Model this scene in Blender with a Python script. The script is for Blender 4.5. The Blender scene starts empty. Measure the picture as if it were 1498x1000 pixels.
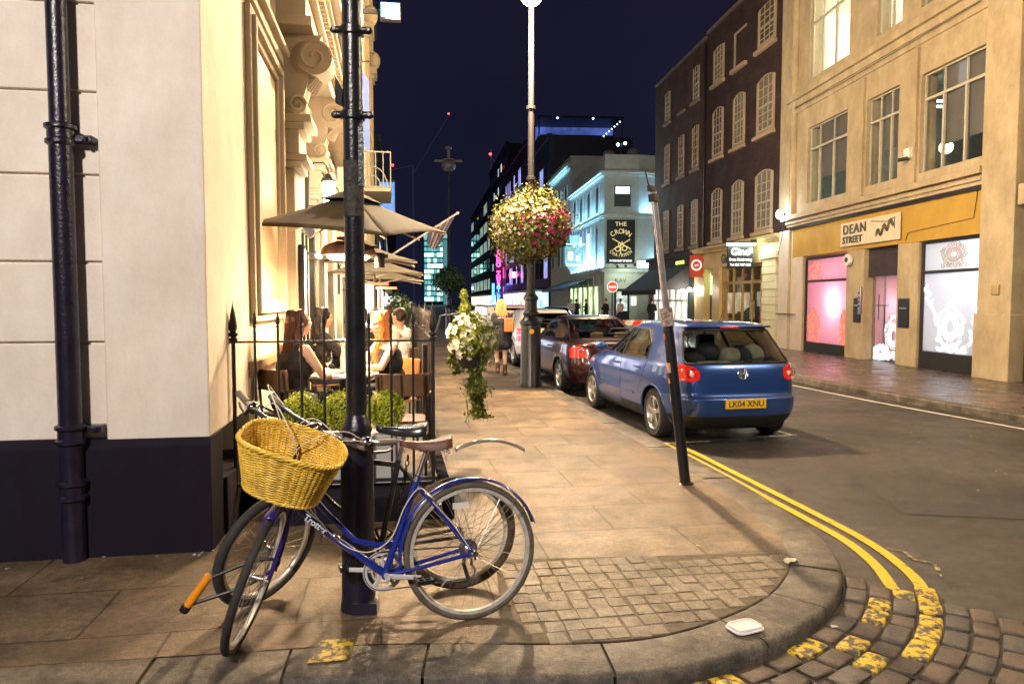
import bpy, math, random
from math import sin, cos, pi, radians, atan2, sqrt
from mathutils import Vector, Matrix, Euler
from mathutils.bvhtree import BVHTree
R = radians
random.seed(7)
scene = bpy.context.scene
COL = scene.collection

# ------------------------------------------------------------------ camera, world, lamps, exposure
camd = bpy.data.cameras.new('camera'); cam = bpy.data.objects.new('camera', camd); COL.objects.link(cam)
cam.location = (0, 0, 1.62)
PITCH = math.atan(-60/1060.); YAWC = math.atan(72/1060.)*cos(PITCH)
cam.rotation_euler = (pi/2 + PITCH, 0, -YAWC)
camd.sensor_width = 36; camd.lens = 36*1060/1498.; camd.clip_end = 3000; camd.clip_start = 0.05
scene.camera = cam

w = bpy.data.worlds.new("World"); scene.world = w; w.use_nodes = True
nt = w.node_tree; nt.nodes.clear()
wo = nt.nodes.new('ShaderNodeOutputWorld'); bg = nt.nodes.new('ShaderNodeBackground')
tc = nt.nodes.new('ShaderNodeTexCoord'); sx = nt.nodes.new('ShaderNodeSeparateXYZ'); rp = nt.nodes.new('ShaderNodeValToRGB')
rp.color_ramp.elements[0].position = 0.0; rp.color_ramp.elements[0].color = (.0040, .0045, .0115, 1)
rp.color_ramp.elements[1].position = 0.6; rp.color_ramp.elements[1].color = (.0045, .0034, .0092, 1)
nt.links.new(tc.outputs['Generated'], sx.inputs[0]); nt.links.new(sx.outputs['Z'], rp.inputs[0])
wn = nt.nodes.new('ShaderNodeTexNoise'); wn.inputs['Scale'].default_value = 2.2; wn.inputs['Detail'].default_value = 5; nt.links.new(tc.outputs['Generated'], wn.inputs['Vector'])
wr = nt.nodes.new('ShaderNodeValToRGB'); wr.color_ramp.elements[0].position = .35; wr.color_ramp.elements[1].position = .7; wr.color_ramp.elements[0].color = (.75, .78, .85, 1); wr.color_ramp.elements[1].color = (1.35, 1.2, 1.15, 1)
wm = nt.nodes.new('ShaderNodeMix'); wm.data_type = 'RGBA'; wm.blend_type = 'MULTIPLY'; wm.inputs[0].default_value = 1; nt.links.new(wn.outputs['Fac'], wr.inputs[0]); nt.links.new(rp.outputs[0], wm.inputs[6]); nt.links.new(wr.outputs[0], wm.inputs[7])
nt.links.new(wm.outputs[2], bg.inputs[0]); nt.links.new(bg.outputs[0], wo.inputs[0]); bg.inputs[1].default_value = 1.0
scene.view_settings.view_transform = 'Standard'; scene.view_settings.look = 'None'
scene.view_settings.exposure = 1.24; scene.view_settings.gamma = 1

WARM = (1, .68, .38); WARMW = (1, .78, .52); COOL = (.75, .85, 1)
def point(name, loc, energy, color, radius=.12):
    l = bpy.data.lights.new(name, 'POINT'); l.energy = energy; l.color = color; l.shadow_soft_size = radius
    o = bpy.data.objects.new(name, l); o.location = loc; COL.objects.link(o); return o
def area(name, loc, target, energy, color, sx_, sy_, spread=pi):
    l = bpy.data.lights.new(name, 'AREA'); l.energy = energy; l.color = color; l.shape = 'RECTANGLE'; l.size = sx_; l.size_y = sy_; l.spread = spread
    o = bpy.data.objects.new(name, l); o.location = loc
    o.rotation_euler = (Vector(target)-Vector(loc)).to_track_quat('-Z', 'Y').to_euler(); COL.objects.link(o); return o
def spot(name, loc, target, energy, color, ang, blend=.5, radius=.1):
    l = bpy.data.lights.new(name, 'SPOT'); l.energy = energy; l.color = color; l.spot_size = R(ang); l.spot_blend = blend; l.shadow_soft_size = radius
    o = bpy.data.objects.new(name, l); o.location = loc
    o.rotation_euler = (Vector(target)-Vector(loc)).to_track_quat('-Z', 'Y').to_euler(); COL.objects.link(o); return o

point('street_light', (1.2, 12.74, 6.62), 2800, WARM, .13)                 # the lamp over the flower ball
point('street_light_near', (-2.6, -4.2, 6.4), 1800, (1, .88, .78), .3)     # street lamp behind the photographer
point('street_light_opposite', (6.8, 5.5, 5.6), 520, (1, .77, .47), .2)           # across the road
point('street_light_opposite', (4.9, 23.0, 7.6), 420, (1, .76, .48), .2)

# ------------------------------------------------------------------ helpers
def tag(o, label=None, cat=None, group=None, kind=None):
    if label: o['label'] = label
    if cat: o['category'] = cat
    if group: o['group'] = group
    if kind: o['kind'] = kind
    return o
def empty(name, loc=(0, 0, 0), rz=0, label=None, cat=None, group=None, rot=None):
    o = bpy.data.objects.new(name, None); COL.objects.link(o); o.location = loc
    o.rotation_euler = rot if rot else (0, 0, rz); o.empty_display_size = .1
    return tag(o, label, cat, group)
def copy_tree(o, parent=None):
    c = o.copy(); COL.objects.link(c)
    if parent: c.parent = parent
    for ch in list(o.children): copy_tree(ch, c)
    return c

class MB:
    def __init__(s): s.v = []; s.f = []; s.m = []; s.cur = 0; s.M = None
    def mi(s, i): s.cur = i; return s
    def add(s, vs, fs):
        b = len(s.v)
        if s.M: vs = [s.M @ Vector(p) for p in vs]
        s.v.extend([tuple(p) for p in vs])
        for f in fs: s.f.append(tuple(b+i for i in f)); s.m.append(s.cur)
        return s
    def quad(s, a, b, c, d): return s.add([a, b, c, d], [(0, 1, 2, 3)])
    def poly(s, pts): return s.add(pts, [tuple(range(len(pts)))])
    def box(s, x0, x1, y0, y1, z0, z1):
        if x0 > x1: x0, x1 = x1, x0
        if y0 > y1: y0, y1 = y1, y0
        if z0 > z1: z0, z1 = z1, z0
        return s.add([(x0,y0,z0),(x1,y0,z0),(x1,y1,z0),(x0,y1,z0),(x0,y0,z1),(x1,y0,z1),(x1,y1,z1),(x0,y1,z1)],
                     [(0,3,2,1),(4,5,6,7),(0,1,5,4),(1,2,6,5),(2,3,7,6),(3,0,4,7)])
    def obox(s, c, size, mat):
        hx, hy, hz = size[0]/2, size[1]/2, size[2]/2
        vs = [mat @ Vector((sx*hx, sy*hy, sz*hz)) + Vector(c) for sz in (-1,1) for sx, sy in ((-1,-1),(1,-1),(1,1),(-1,1))]
        return s.add(vs, [(0,3,2,1),(4,5,6,7),(0,1,5,4),(1,2,6,5),(2,3,7,6),(3,0,4,7)])
    def tube(s, pts, r, n=8, closed=False, cap=True, squash=None):
        pts = [Vector(p) for p in pts]; m = len(pts)
        if m < 2: return s
        rs = r if isinstance(r, (list, tuple)) else [r]*m
        ts = []
        for i in range(m):
            a = pts[(i-1) % m] if (i > 0 or closed) else pts[i]; b = pts[(i+1) % m] if (i < m-1 or closed) else pts[i]
            t = (b-a); ts.append(t.normalized() if t.length > 1e-9 else Vector((0, 0, 1)))
        up = Vector((0, 0, 1)) if abs(ts[0].z) < .9 else Vector((1, 0, 0))
        nrm = (up - ts[0]*up.dot(ts[0])).normalized(); vs = []
        for i in range(m):
            nrm = (nrm - ts[i]*nrm.dot(ts[i]))
            nrm = nrm.normalized() if nrm.length > 1e-6 else ts[i].orthogonal().normalized()
            bn = ts[i].cross(nrm)
            for k in range(n):
                a = 2*pi*k/n; d = nrm*cos(a) + bn*sin(a)
                if squash: d = nrm*cos(a)*squash[0] + bn*sin(a)*squash[1]
                vs.append(pts[i] + d*rs[i])
        fs = []
        for i in range(m if closed else m-1):
            j = (i+1) % m
            for k in range(n): fs.append((i*n+k, i*n+(k+1) % n, j*n+(k+1) % n, j*n+k))
        if cap and not closed: fs.append(tuple(reversed(range(n)))); fs.append(tuple(range((m-1)*n, m*n)))
        return s.add(vs, fs)
    def cyl(s, a, b, r0, r1=None, n=16): return s.tube([a, b], [r0, r0 if r1 is None else r1], n)
    def lathe(s, prof, c=(0, 0, 0), n=24, ax=2, ang=2*pi, a0=0, cap=True):
        """prof: list of (r, h)"""
        vs = []; fs = []; full = abs(ang-2*pi) < 1e-6; nn = n if full else n+1
        for r, h in prof:
            for k in range(nn):
                a = a0+ang*k/n; x, y, z = r*cos(a), r*sin(a), h
                if ax == 1: x, y, z = x, h, y
                if ax == 0: x, y, z = h, x, y
                vs.append((c[0]+x, c[1]+y, c[2]+z))
        for i in range(len(prof)-1):
            for k in range(n):
                k2 = (k+1) % nn
                fs.append((i*nn+k, i*nn+k2, (i+1)*nn+k2, (i+1)*nn+k))
        if full and cap:
            if prof[0][0] > 1e-6: fs.append(tuple(reversed(range(nn))))
            if prof[-1][0] > 1e-6: fs.append(tuple(range((len(prof)-1)*nn, len(prof)*nn)))
        return s.add(vs, fs)
    def ell(s, c, r, n=16, m=10, rot=None):
        vs = []; fs = []
        if not isinstance(r, (tuple, list)): r = (r, r, r)
        for i in range(m+1):
            t = pi*i/m
            for k in range(n):
                a = 2*pi*k/n; p = Vector((r[0]*sin(t)*cos(a), r[1]*sin(t)*sin(a), -r[2]*cos(t)))
                if rot: p = rot @ p
                vs.append(p + Vector(c))
        for i in range(m):
            for k in range(n): fs.append((i*n+k, i*n+(k+1) % n, (i+1)*n+(k+1) % n, (i+1)*n+k))
        return s.add(vs, fs)
    def cap(s, a, b, r0, r1=None, n=12):
        a = Vector(a); b = Vector(b); r1 = r0 if r1 is None else r1; d = (b-a); L_ = d.length
        if L_ < 1e-6: return s.ell(a, r0)
        t = d/L_; pts = []; rs = []
        for k in range(5): q = pi/2*k/4; pts.append(a - t*r0*cos(q)); rs.append(max(r0*sin(q), 1e-4))
        for k in range(5): q = pi/2*k/4; pts.append(b + t*r1*sin(q)); rs.append(max(r1*cos(q), 1e-4))
        return s.tube(pts, rs, n)
    def prism(s, poly, axis, lo, hi):
        """poly of 2-D points; axis 'x': (y,z), 'y': (x,z), 'z': (x,y)"""
        def P(p, h):
            return (h, p[0], p[1]) if axis == 'x' else ((p[0], h, p[1]) if axis == 'y' else (p[0], p[1], h))
        n = len(poly); vs = [P(p, lo) for p in poly]+[P(p, hi) for p in poly]
        fs = [tuple(range(n)), tuple(reversed(range(n, 2*n)))]+[(i, i+n, (i+1) % n+n, (i+1) % n) for i in range(n)]
        return s.add(vs, fs)
    def build(s, name, mats, parent=None, smooth=40, bevel=0, seg=2, fix=True):
        me = bpy.data.meshes.new(name); me.from_pydata(s.v, [], s.f)
        if not isinstance(mats, (list, tuple)): mats = [mats]
        for m in mats: me.materials.append(m)
        if len(mats) > 1: me.polygons.foreach_set('material_index', s.m)
        if fix:
            import bmesh
            bm = bmesh.new(); bm.from_mesh(me); bmesh.ops.recalc_face_normals(bm, faces=bm.faces); bm.to_mesh(me); bm.free()
        if smooth:
            me.polygons.foreach_set('use_smooth', [True]*len(me.polygons)); me.set_sharp_from_angle(angle=R(smooth))
        me.update()
        o = bpy.data.objects.new(name, me); COL.objects.link(o)
        if parent: o.parent = parent
        if bevel:
            b = o.modifiers.new('bevel', 'BEVEL'); b.width = bevel; b.segments = seg; b.limit_method = 'ANGLE'; b.angle_limit = R(40)
        return o

def split_pieces(o, eps=.004):
    """give every separate piece of a mesh (touching shells stay together) an object of its own"""
    me = o.data; n = len(me.vertices); par = list(range(n))
    def find(a):
        while par[a] != a: par[a] = par[par[a]]; a = par[a]
        return a
    for e in me.edges:
        a, b = find(e.vertices[0]), find(e.vertices[1])
        if a != b: par[a] = b
    comp = {}
    for i in range(n): comp.setdefault(find(i), []).append(i)
    bb = []
    for c in comp.values():
        lo = [min(me.vertices[i].co[k] for i in c)-eps for k in range(3)]; hi = [max(me.vertices[i].co[k] for i in c)+eps for k in range(3)]; bb.append([lo, hi, set(c)])
    ch = True
    while ch:
        ch = False; out = []
        for b in bb:
            for q in out:
                if all(b[0][k] <= q[1][k] and q[0][k] <= b[1][k] for k in range(3)):
                    q[0] = [min(x, y) for x, y in zip(q[0], b[0])]; q[1] = [max(x, y) for x, y in zip(q[1], b[1])]; q[2] |= b[2]; ch = True; break
            else: out.append(b)
        bb = out
    if len(bb) < 2: return
    import bmesh
    for k, b in enumerate(bb[1:]+bb[:1]):
        last = k == len(bb)-1; bm = bmesh.new(); bm.from_mesh(me); bm.verts.ensure_lookup_table()
        bmesh.ops.delete(bm, geom=[v for v in bm.verts if v.index not in b[2]], context='VERTS')
        if last: new = o
        else: new = o.copy(); COL.objects.link(new)
        m2 = me.copy(); bm.to_mesh(m2); bm.free(); new.data = m2
def bake(o):
    dg = bpy.context.evaluated_depsgraph_get(); dg.update()
    me = bpy.data.meshes.new_from_object(o.evaluated_get(dg)); o.modifiers.clear(); old = o.data; o.data = me; me.name = o.name
    if old.users == 0:
        (bpy.data.meshes if isinstance(old, bpy.types.Mesh) else bpy.data.curves).remove(old)
    return o
def blend(mb, name, mats, parent, voxel=.01, it=4, fac=.6):
    o = mb.build(name, mats, parent, smooth=0)
    m = o.modifiers.new('r', 'REMESH'); m.mode = 'VOXEL'; m.voxel_size = voxel; m.use_smooth_shade = True
    if it: s_ = o.modifiers.new('s', 'SMOOTH'); s_.iterations = it; s_.factor = fac
    bake(o)
    return o

def text(s, size, m, parent, loc, rot, extrude=.006, align='CENTER', name='lettering', sx_=1.0, space=1.0, bold=0):
    c = bpy.data.curves.new(name, 'FONT'); c.body = s; c.size = size; c.extrude = extrude; c.align_x = align; c.align_y = 'CENTER'; c.space_character = space; c.offset = bold
    o = bpy.data.objects.new(name, c); COL.objects.link(o)
    dg = bpy.context.evaluated_depsgraph_get(); dg.update()
    me = bpy.data.meshes.new_from_object(o.evaluated_get(dg)); bpy.data.objects.remove(o); bpy.data.curves.remove(c)
    me.materials.clear(); me.materials.append(m)
    o = bpy.data.objects.new(name, me); COL.objects.link(o); o.parent = parent; o.location = loc; o.rotation_euler = rot; o.scale = (sx_, 1, 1)
    return o

# ------------------------------------------------------------------ materials
MATS = {}
def mat(name, col, rough=.6, metal=0, var=.15, scale=6, bump=0, bscale=None, spec=.5, emit=None, estr=0, coat=0, trans=0, col2=None, c2amt=.5, detail=6, alpha=1, sub=0):
    if name in MATS: return MATS[name]
    m = bpy.data.materials.new(name); m.use_nodes = True; t = m.node_tree; b = t.nodes['Principled BSDF']
    b.inputs['Roughness'].default_value = rough; b.inputs['Metallic'].default_value = metal
    b.inputs['Specular IOR Level'].default_value = spec; b.inputs['Coat Weight'].default_value = coat
    b.inputs['Transmission Weight'].default_value = trans
    if coat: b.inputs['Coat Roughness'].default_value = .04
    if alpha < 1: b.inputs['Alpha'].default_value = alpha
    b.inputs['Base Color'].default_value = (*col, 1)
    tc = t.nodes.new('ShaderNodeTexCoord')
    if var or col2:
        n = t.nodes.new('ShaderNodeTexNoise'); n.inputs['Scale'].default_value = scale; n.inputs['Detail'].default_value = detail; n.inputs['Roughness'].default_value = .6
        t.links.new(tc.outputs['Object'], n.inputs['Vector'])
        r = t.nodes.new('ShaderNodeValToRGB'); t.links.new(n.outputs['Fac'], r.inputs[0])
        a = tuple(max(0, c*(1-var)) for c in col); c2 = col2 if col2 else tuple(min(1, c*(1+var)) for c in col)
        r.color_ramp.elements[0].color = (*a, 1); r.color_ramp.elements[1].color = (*c2, 1)
        r.color_ramp.elements[0].position = .32; r.color_ramp.elements[1].position = .68
        t.links.new(r.outputs[0], b.inputs['Base Color'])
    if bump:
        n2 = t.nodes.new('ShaderNodeTexNoise'); n2.inputs['Scale'].default_value = bscale or scale*8; n2.inputs['Detail'].default_value = 5
        t.links.new(tc.outputs['Object'], n2.inputs['Vector'])
        bp = t.nodes.new('ShaderNodeBump'); bp.inputs['Strength'].default_value = bump; bp.inputs['Distance'].default_value = .01
        t.links.new(n2.outputs['Fac'], bp.inputs['Height']); t.links.new(bp.outputs[0], b.inputs['Normal'])
    if emit:
        b.inputs['Emission Color'].default_value = (*emit, 1); b.inputs['Emission Strength'].default_value = estr
    MATS[name] = m; return m
def nodes(m): return m.node_tree, m.node_tree.nodes['Principled BSDF']

def stone_mat(name, c1, c2, scale, rough, patch=(.6, .35), bump=.4, wet=0):
    """mottled stone / asphalt: large stains, mid mottling, fine grain"""
    if name in MATS: return MATS[name]
    m = bpy.data.materials.new(name); m.use_nodes = True; t, b = m.node_tree, m.node_tree.nodes['Principled BSDF']
    tc = t.nodes.new('ShaderNodeTexCoord')
    def noise(sc, det=6, ro=.6):
        n = t.nodes.new('ShaderNodeTexNoise'); n.inputs['Scale'].default_value = sc; n.inputs['Detail'].default_value = det; n.inputs['Roughness'].default_value = ro
        t.links.new(tc.outputs['Object'], n.inputs['Vector']); return n
    def ramp(src, p0, p1, a, b_):
        r = t.nodes.new('ShaderNodeValToRGB'); r.color_ramp.elements[0].position = p0; r.color_ramp.elements[1].position = p1
        r.color_ramp.elements[0].color = (*a, 1); r.color_ramp.elements[1].color = (*b_, 1); t.links.new(src, r.inputs[0]); return r
    def mul(a, b_, f=1.0):
        x = t.nodes.new('ShaderNodeMix'); x.data_type = 'RGBA'; x.blend_type = 'MULTIPLY'; x.inputs[0].default_value = f
        t.links.new(a, x.inputs[6]); t.links.new(b_, x.inputs[7]); return x.outputs[2]
    base = ramp(noise(scale).outputs['Fac'], .35, .68, c1, c2)
    big = ramp(noise(patch[1], 4, .5).outputs['Fac'], .35, .6, (patch[0],)*3, (1, 1, 1))
    fine = ramp(noise(120, 4, .8).outputs['Fac'], .38, .62, (.45,)*3, (1.45,)*3)
    midn = ramp(noise(26, 5, .75).outputs['Fac'], .36, .64, (.62, .60, .58), (1.3, 1.3, 1.3))
    spots = ramp(noise(7.5, 2, .4).outputs['Fac'], .62, .70, (1, 1, 1), (.62, .60, .58))
    c = mul(mul(mul(mul(base.outputs[0], big.outputs[0]), fine.outputs[0], .9), midn.outputs[0], .85), spots.outputs[0], .7)
    t.links.new(c, b.inputs['Base Color'])
    rr = ramp(noise(2.2, 5).outputs['Fac'], .35, .65, (rough-.16,)*3, (min(1, rough+.1),)*3); t.links.new(rr.outputs[0], b.inputs['Roughness'])
    bp = t.nodes.new('ShaderNodeBump'); bp.inputs['Strength'].default_value = bump; bp.inputs['Distance'].default_value = .006
    h = noise(55, 6, .75); t.links.new(h.outputs['Fac'], bp.inputs['Height']); t.links.new(bp.outputs[0], b.inputs['Normal'])
    MATS[name] = m; return m

def joints(m, w, h, off=(0, 0), ang=0, mortar=.012, offset=.5, dark=.25, tint=.22, freq=2):
    """slab joints (brick texture) multiplied into the base colour and bump of a stone material"""
    t, b = nodes(m); tc = t.nodes.new('ShaderNodeTexCoord'); mp = t.nodes.new('ShaderNodeMapping'); br = t.nodes.new('ShaderNodeTexBrick')
    mp.inputs['Location'].default_value = (off[0], off[1], 0); mp.inputs['Rotation'].default_value = (0, 0, ang)
    br.inputs['Scale'].default_value = 1; br.inputs['Brick Width'].default_value = w; br.inputs['Row Height'].default_value = h
    br.inputs['Mortar Size'].default_value = mortar; br.inputs['Mortar Smooth'].default_value = .3; br.offset = offset; br.offset_frequency = freq
    br.inputs['Color1'].default_value = (1, 1, 1, 1); br.inputs['Color2'].default_value = (1-tint, 1-tint*1.05, 1-tint*1.1, 1); br.inputs['Mortar'].default_value = (dark, dark*.95, dark*.9, 1)
    # wobble the joints a little
    nz = t.nodes.new('ShaderNodeTexNoise'); nz.inputs['Scale'].default_value = 3; vm = t.nodes.new('ShaderNodeVectorMath'); vm.operation = 'MULTIPLY_ADD'
    vm.inputs[1].default_value = (.02, .02, 0); t.links.new(tc.outputs['Object'], nz.inputs['Vector']); t.links.new(nz.outputs['Color'], vm.inputs[0]); t.links.new(tc.outputs['Object'], vm.inputs[2])
    t.links.new(vm.outputs[0], mp.inputs[0]); t.links.new(mp.outputs[0], br.inputs[0])
    src = b.inputs['Base Color'].links[0].from_socket; x = t.nodes.new('ShaderNodeMix'); x.data_type = 'RGBA'; x.blend_type = 'MULTIPLY'; x.inputs[0].default_value = 1
    t.links.new(src, x.inputs[6]); t.links.new(br.outputs['Color'], x.inputs[7]); t.links.new(x.outputs[2], b.inputs['Base Color'])
    if b.inputs['Normal'].links:
        bp = b.inputs['Normal'].links[0].from_node; bp2 = t.nodes.new('ShaderNodeBump'); bp2.inputs['Strength'].default_value = .9; bp2.inputs['Distance'].default_value = .012; bp2.invert = True
        t.links.new(br.outputs['Fac'], bp2.inputs['Height']); t.links.new(bp.outputs[0], bp2.inputs['Normal']); t.links.new(bp2.outputs[0], b.inputs['Normal'])
    return m

def brick_mat(name, c1, c2, mort, bw=.225, bh=.075, axis='yz'):
    if name in MATS: return MATS[name]
    m = bpy.data.materials.new(name); m.use_nodes = True; t, b = nodes(m)
    tc = t.nodes.new('ShaderNodeTexCoord'); sp = t.nodes.new('ShaderNodeSeparateXYZ'); cb = t.nodes.new('ShaderNodeCombineXYZ'); br = t.nodes.new('ShaderNodeTexBrick')
    t.links.new(tc.outputs['Object'], sp.inputs[0]); t.links.new(sp.outputs['Y' if axis == 'yz' else 'X'], cb.inputs[0]); t.links.new(sp.outputs['Z'], cb.inputs[1]); t.links.new(cb.outputs[0], br.inputs[0])
    br.inputs['Scale'].default_value = 1; br.inputs['Brick Width'].default_value = bw; br.inputs['Row Height'].default_value = bh; br.inputs['Mortar Size'].default_value = .007
    br.inputs['Color1'].default_value = (*c1, 1); br.inputs['Color2'].default_value = (*c2, 1); br.inputs['Mortar'].default_value = (*mort, 1)
    n = t.nodes.new('ShaderNodeTexNoise'); n.inputs['Scale'].default_value = 1.3; n.inputs['Detail'].default_value = 6; t.links.new(tc.outputs['Object'], n.inputs['Vector'])
    r = t.nodes.new('ShaderNodeValToRGB'); r.color_ramp.elements[0].position = .3; r.color_ramp.elements[1].position = .7; r.color_ramp.elements[0].color = (.55, .55, .55, 1); r.color_ramp.elements[1].color = (1.2, 1.2, 1.2, 1)
    t.links.new(n.outputs['Fac'], r.inputs[0]); x = t.nodes.new('ShaderNodeMix'); x.data_type = 'RGBA'; x.blend_type = 'MULTIPLY'; x.inputs[0].default_value = 1
    t.links.new(br.outputs['Color'], x.inputs[6]); t.links.new(r.outputs[0], x.inputs[7]); t.links.new(x.outputs[2], b.inputs['Base Color'])
    b.inputs['Roughness'].default_value = .85; bp = t.nodes.new('ShaderNodeBump'); bp.invert = True; bp.inputs['Strength'].default_value = .6; bp.inputs['Distance'].default_value = .01
    t.links.new(br.outputs['Fac'], bp.inputs['Height']); t.links.new(bp.outputs[0], b.inputs['Normal'])
    MATS[name] = m; return m

def stucco(name, col, stain=.75, rough=.8, streak=True):
    """painted render with faint water streaks and soft unevenness"""
    if name in MATS: return MATS[name]
    m = mat(name, col, rough, var=.07, scale=1.6, bump=.25, bscale=38)
    t, b = nodes(m); tc = t.nodes.new('ShaderNodeTexCoord'); mp = t.nodes.new('ShaderNodeMapping'); mp.inputs['Scale'].default_value = (.9, .9, .45)
    n = t.nodes.new('ShaderNodeTexNoise'); n.inputs['Scale'].default_value = 1.7; n.inputs['Detail'].default_value = 10; n.inputs['Roughness'].default_value = .78
    t.links.new(tc.outputs['Object'], mp.inputs[0]); t.links.new(mp.outputs[0], n.inputs['Vector'])
    r = t.nodes.new('ShaderNodeValToRGB'); r.color_ramp.elements[0].position = .28; r.color_ramp.elements[1].position = .62
    r.color_ramp.elements[0].color = (stain*.97, stain*.92, stain*.85, 1); r.color_ramp.elements[1].color = (1, 1, 1, 1); t.links.new(n.outputs['Fac'], r.inputs[0])
    src = b.inputs['Base Color'].links[0].from_socket; x = t.nodes.new('ShaderNodeMix'); x.data_type = 'RGBA'; x.blend_type = 'MULTIPLY'; x.inputs[0].default_value = 1
    t.links.new(src, x.inputs[6]); t.links.new(r.outputs[0], x.inputs[7]); t.links.new(x.outputs[2], b.inputs['Base Color'])
    return m

def emis(name, col, strength, var=0, scale=2, base=(.05, .05, .05)):
    if name in MATS: return MATS[name]
    m = mat(name, base, .3, var=0, emit=col, estr=strength)
    if var:
        t, b = nodes(m); tc = t.nodes.new('ShaderNodeTexCoord'); n = t.nodes.new('ShaderNodeTexNoise'); n.inputs['Scale'].default_value = scale; n.inputs['Detail'].default_value = 3
        t.links.new(tc.outputs['Object'], n.inputs['Vector']); mr = t.nodes.new('ShaderNodeMapRange'); mr.inputs[1].default_value = .3; mr.inputs[2].default_value = .7
        mr.inputs[3].default_value = strength*(1-var); mr.inputs[4].default_value = strength*(1+var); t.links.new(n.outputs['Fac'], mr.inputs[0]); t.links.new(mr.outputs[0], b.inputs['Emission Strength'])
    return m

def thin_glass(name, tint, refl=.5):
    m = bpy.data.materials.new(name); m.use_nodes = True; t = m.node_tree; t.nodes.remove(t.nodes['Principled BSDF']); out = t.nodes['Material Output']
    tr = t.nodes.new('ShaderNodeBsdfTransparent'); tr.inputs[0].default_value = (*tint, 1); gl = t.nodes.new('ShaderNodeBsdfGlossy'); gl.inputs['Roughness'].default_value = .02
    lw = t.nodes.new('ShaderNodeLayerWeight'); lw.inputs[0].default_value = refl; mx = t.nodes.new('ShaderNodeMixShader')
    pw = t.nodes.new('ShaderNodeMath'); pw.operation = 'POWER'; pw.inputs[1].default_value = 3.0; ml = t.nodes.new('ShaderNodeMath'); ml.operation = 'MULTIPLY_ADD'; ml.inputs[1].default_value = .8; ml.inputs[2].default_value = .05; lw.inputs[0].default_value = .5; t.links.new(lw.outputs['Facing'], pw.inputs[0]); t.links.new(pw.outputs[0], ml.inputs[0]); t.links.new(ml.outputs[0], mx.inputs[0]); t.links.new(tr.outputs[0], mx.inputs[1]); t.links.new(gl.outputs[0], mx.inputs[2]); t.links.new(mx.outputs[0], out.inputs[0]); MATS[name] = m; return m
BLACK = mat('black_gloss_paint', (.012, .012, .016), .28, var=.3, scale=9, bump=.25, bscale=60)
PIPE = mat('blue_black_gloss_paint', (.010, .008, .021), .3, var=.3, scale=12, bump=.3, bscale=50)
IRON = mat('black_iron', (.014, .013, .016), .42, var=.3, scale=20, bump=.4, bscale=70)
DKGREY = mat('dark_grey', (.03, .03, .034), .5, var=.3, scale=5)
RUBBER = mat('tyre_rubber', (.018, .018, .018), .8, var=.2, scale=20)
CHROME = mat('chrome', (.62, .62, .64), .14, metal=1, var=.1, scale=20)
ALU = mat('aluminium', (.5, .5, .52), .32, metal=1, var=.15, scale=15)
WHITE = mat('white_paint', (.72, .71, .68), .5, var=.06)
GLASSD = mat('dark_window_glass', (.012, .014, .02), .06, var=.2, scale=1.2, spec=.8)
LEAF1 = mat('leaf_green', (.10, .19, .018), .5, var=.4, scale=30)
LEAF2 = mat('leaf_yellow_green', (.25, .30, .03), .5, var=.3, scale=30)
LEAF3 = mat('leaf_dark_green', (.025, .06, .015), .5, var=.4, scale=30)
PETW = mat('white_petal', (.62, .60, .52), .6, var=.05)
PETP = mat('magenta_petal', (.32, .02, .12), .6, var=.3)
PETO = mat('apricot_petal', (.75, .35, .12), .6, var=.2)
SKIN = mat('skin', (.60, .37, .27), .5, var=.05, scale=8)
# ------------------------------------------------------------------ setting: road, pavements, kerbs, setts
AL = 0.0947; C0 = (-1.64, 4.78)
def LW(n, s, z=0): return (C0[0]+n*cos(AL)-s*sin(AL), C0[1]+n*sin(AL)+s*cos(AL), z)
RZ = -.12
ASPH = stone_mat('asphalt', (.034, .031, .031), (.076, .067, .062), 9, .58, patch=(.55, .6), bump=1)
road = MB(); road.quad((-90, -40, RZ), (120, -40, RZ), (120, 500, RZ), (-90, 500, RZ))
tag(road.build('road', ASPH, smooth=0), kind='structure')

# kerb line of the near corner (outer edge), x,y
KO = [(-30, 1.2), (-6, 2.62), (-3, 2.9), (-1.1, 3.04), (-.5, 3.08), (.0, 3.06), (.45, 3.02), (.97, 3.06), (1.5, 3.3), (1.95, 3.66), (2.26, 4.1), (2.44, 4.6), (2.5, 5.2), (2.5, 6.0), (2.42, 7.0), (2.3, 8.2), (2.1, 9.8), (1.88, 12), (1.66, 14.2), (1.3, 18), (.4, 27), (-1.2, 43), (-4.5, 78), (-14, 180)]
def catmull(P, n=8):
    out = []
    for i in range(len(P)-1):
        p0 = P[max(0, i-1)]; p1 = P[i]; p2 = P[i+1]; p3 = P[min(len(P)-1, i+2)]
        for k in range(n):
            t = k/n
            # centripetal-ish finite tangents scaled to chord to avoid loops
            d = len(p1); L12 = math.dist(p1, p2); L01 = max(1e-6, math.dist(p0, p1)); L23 = max(1e-6, math.dist(p2, p3))
            m1 = [((p2[j]-p1[j])/L12+(p1[j]-p0[j])/L01)*.5*L12 if i > 0 else (p2[j]-p1[j]) for j in range(d)]
            m2 = [((p3[j]-p2[j])/L23+(p2[j]-p1[j])/L12)*.5*L12 if i+2 < len(P) else (p2[j]-p1[j]) for j in range(d)]
            h = (2*t**3-3*t*t+1, t**3-2*t*t+t, -2*t**3+3*t*t, t**3-t*t)
            out.append(tuple(h[0]*p1[j]+h[1]*m1[j]+h[2]*p2[j]+h[3]*m2[j] for j in range(d)))
    out.append(tuple(P[-1])); return out
KP = catmull(KO, 6)
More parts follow.
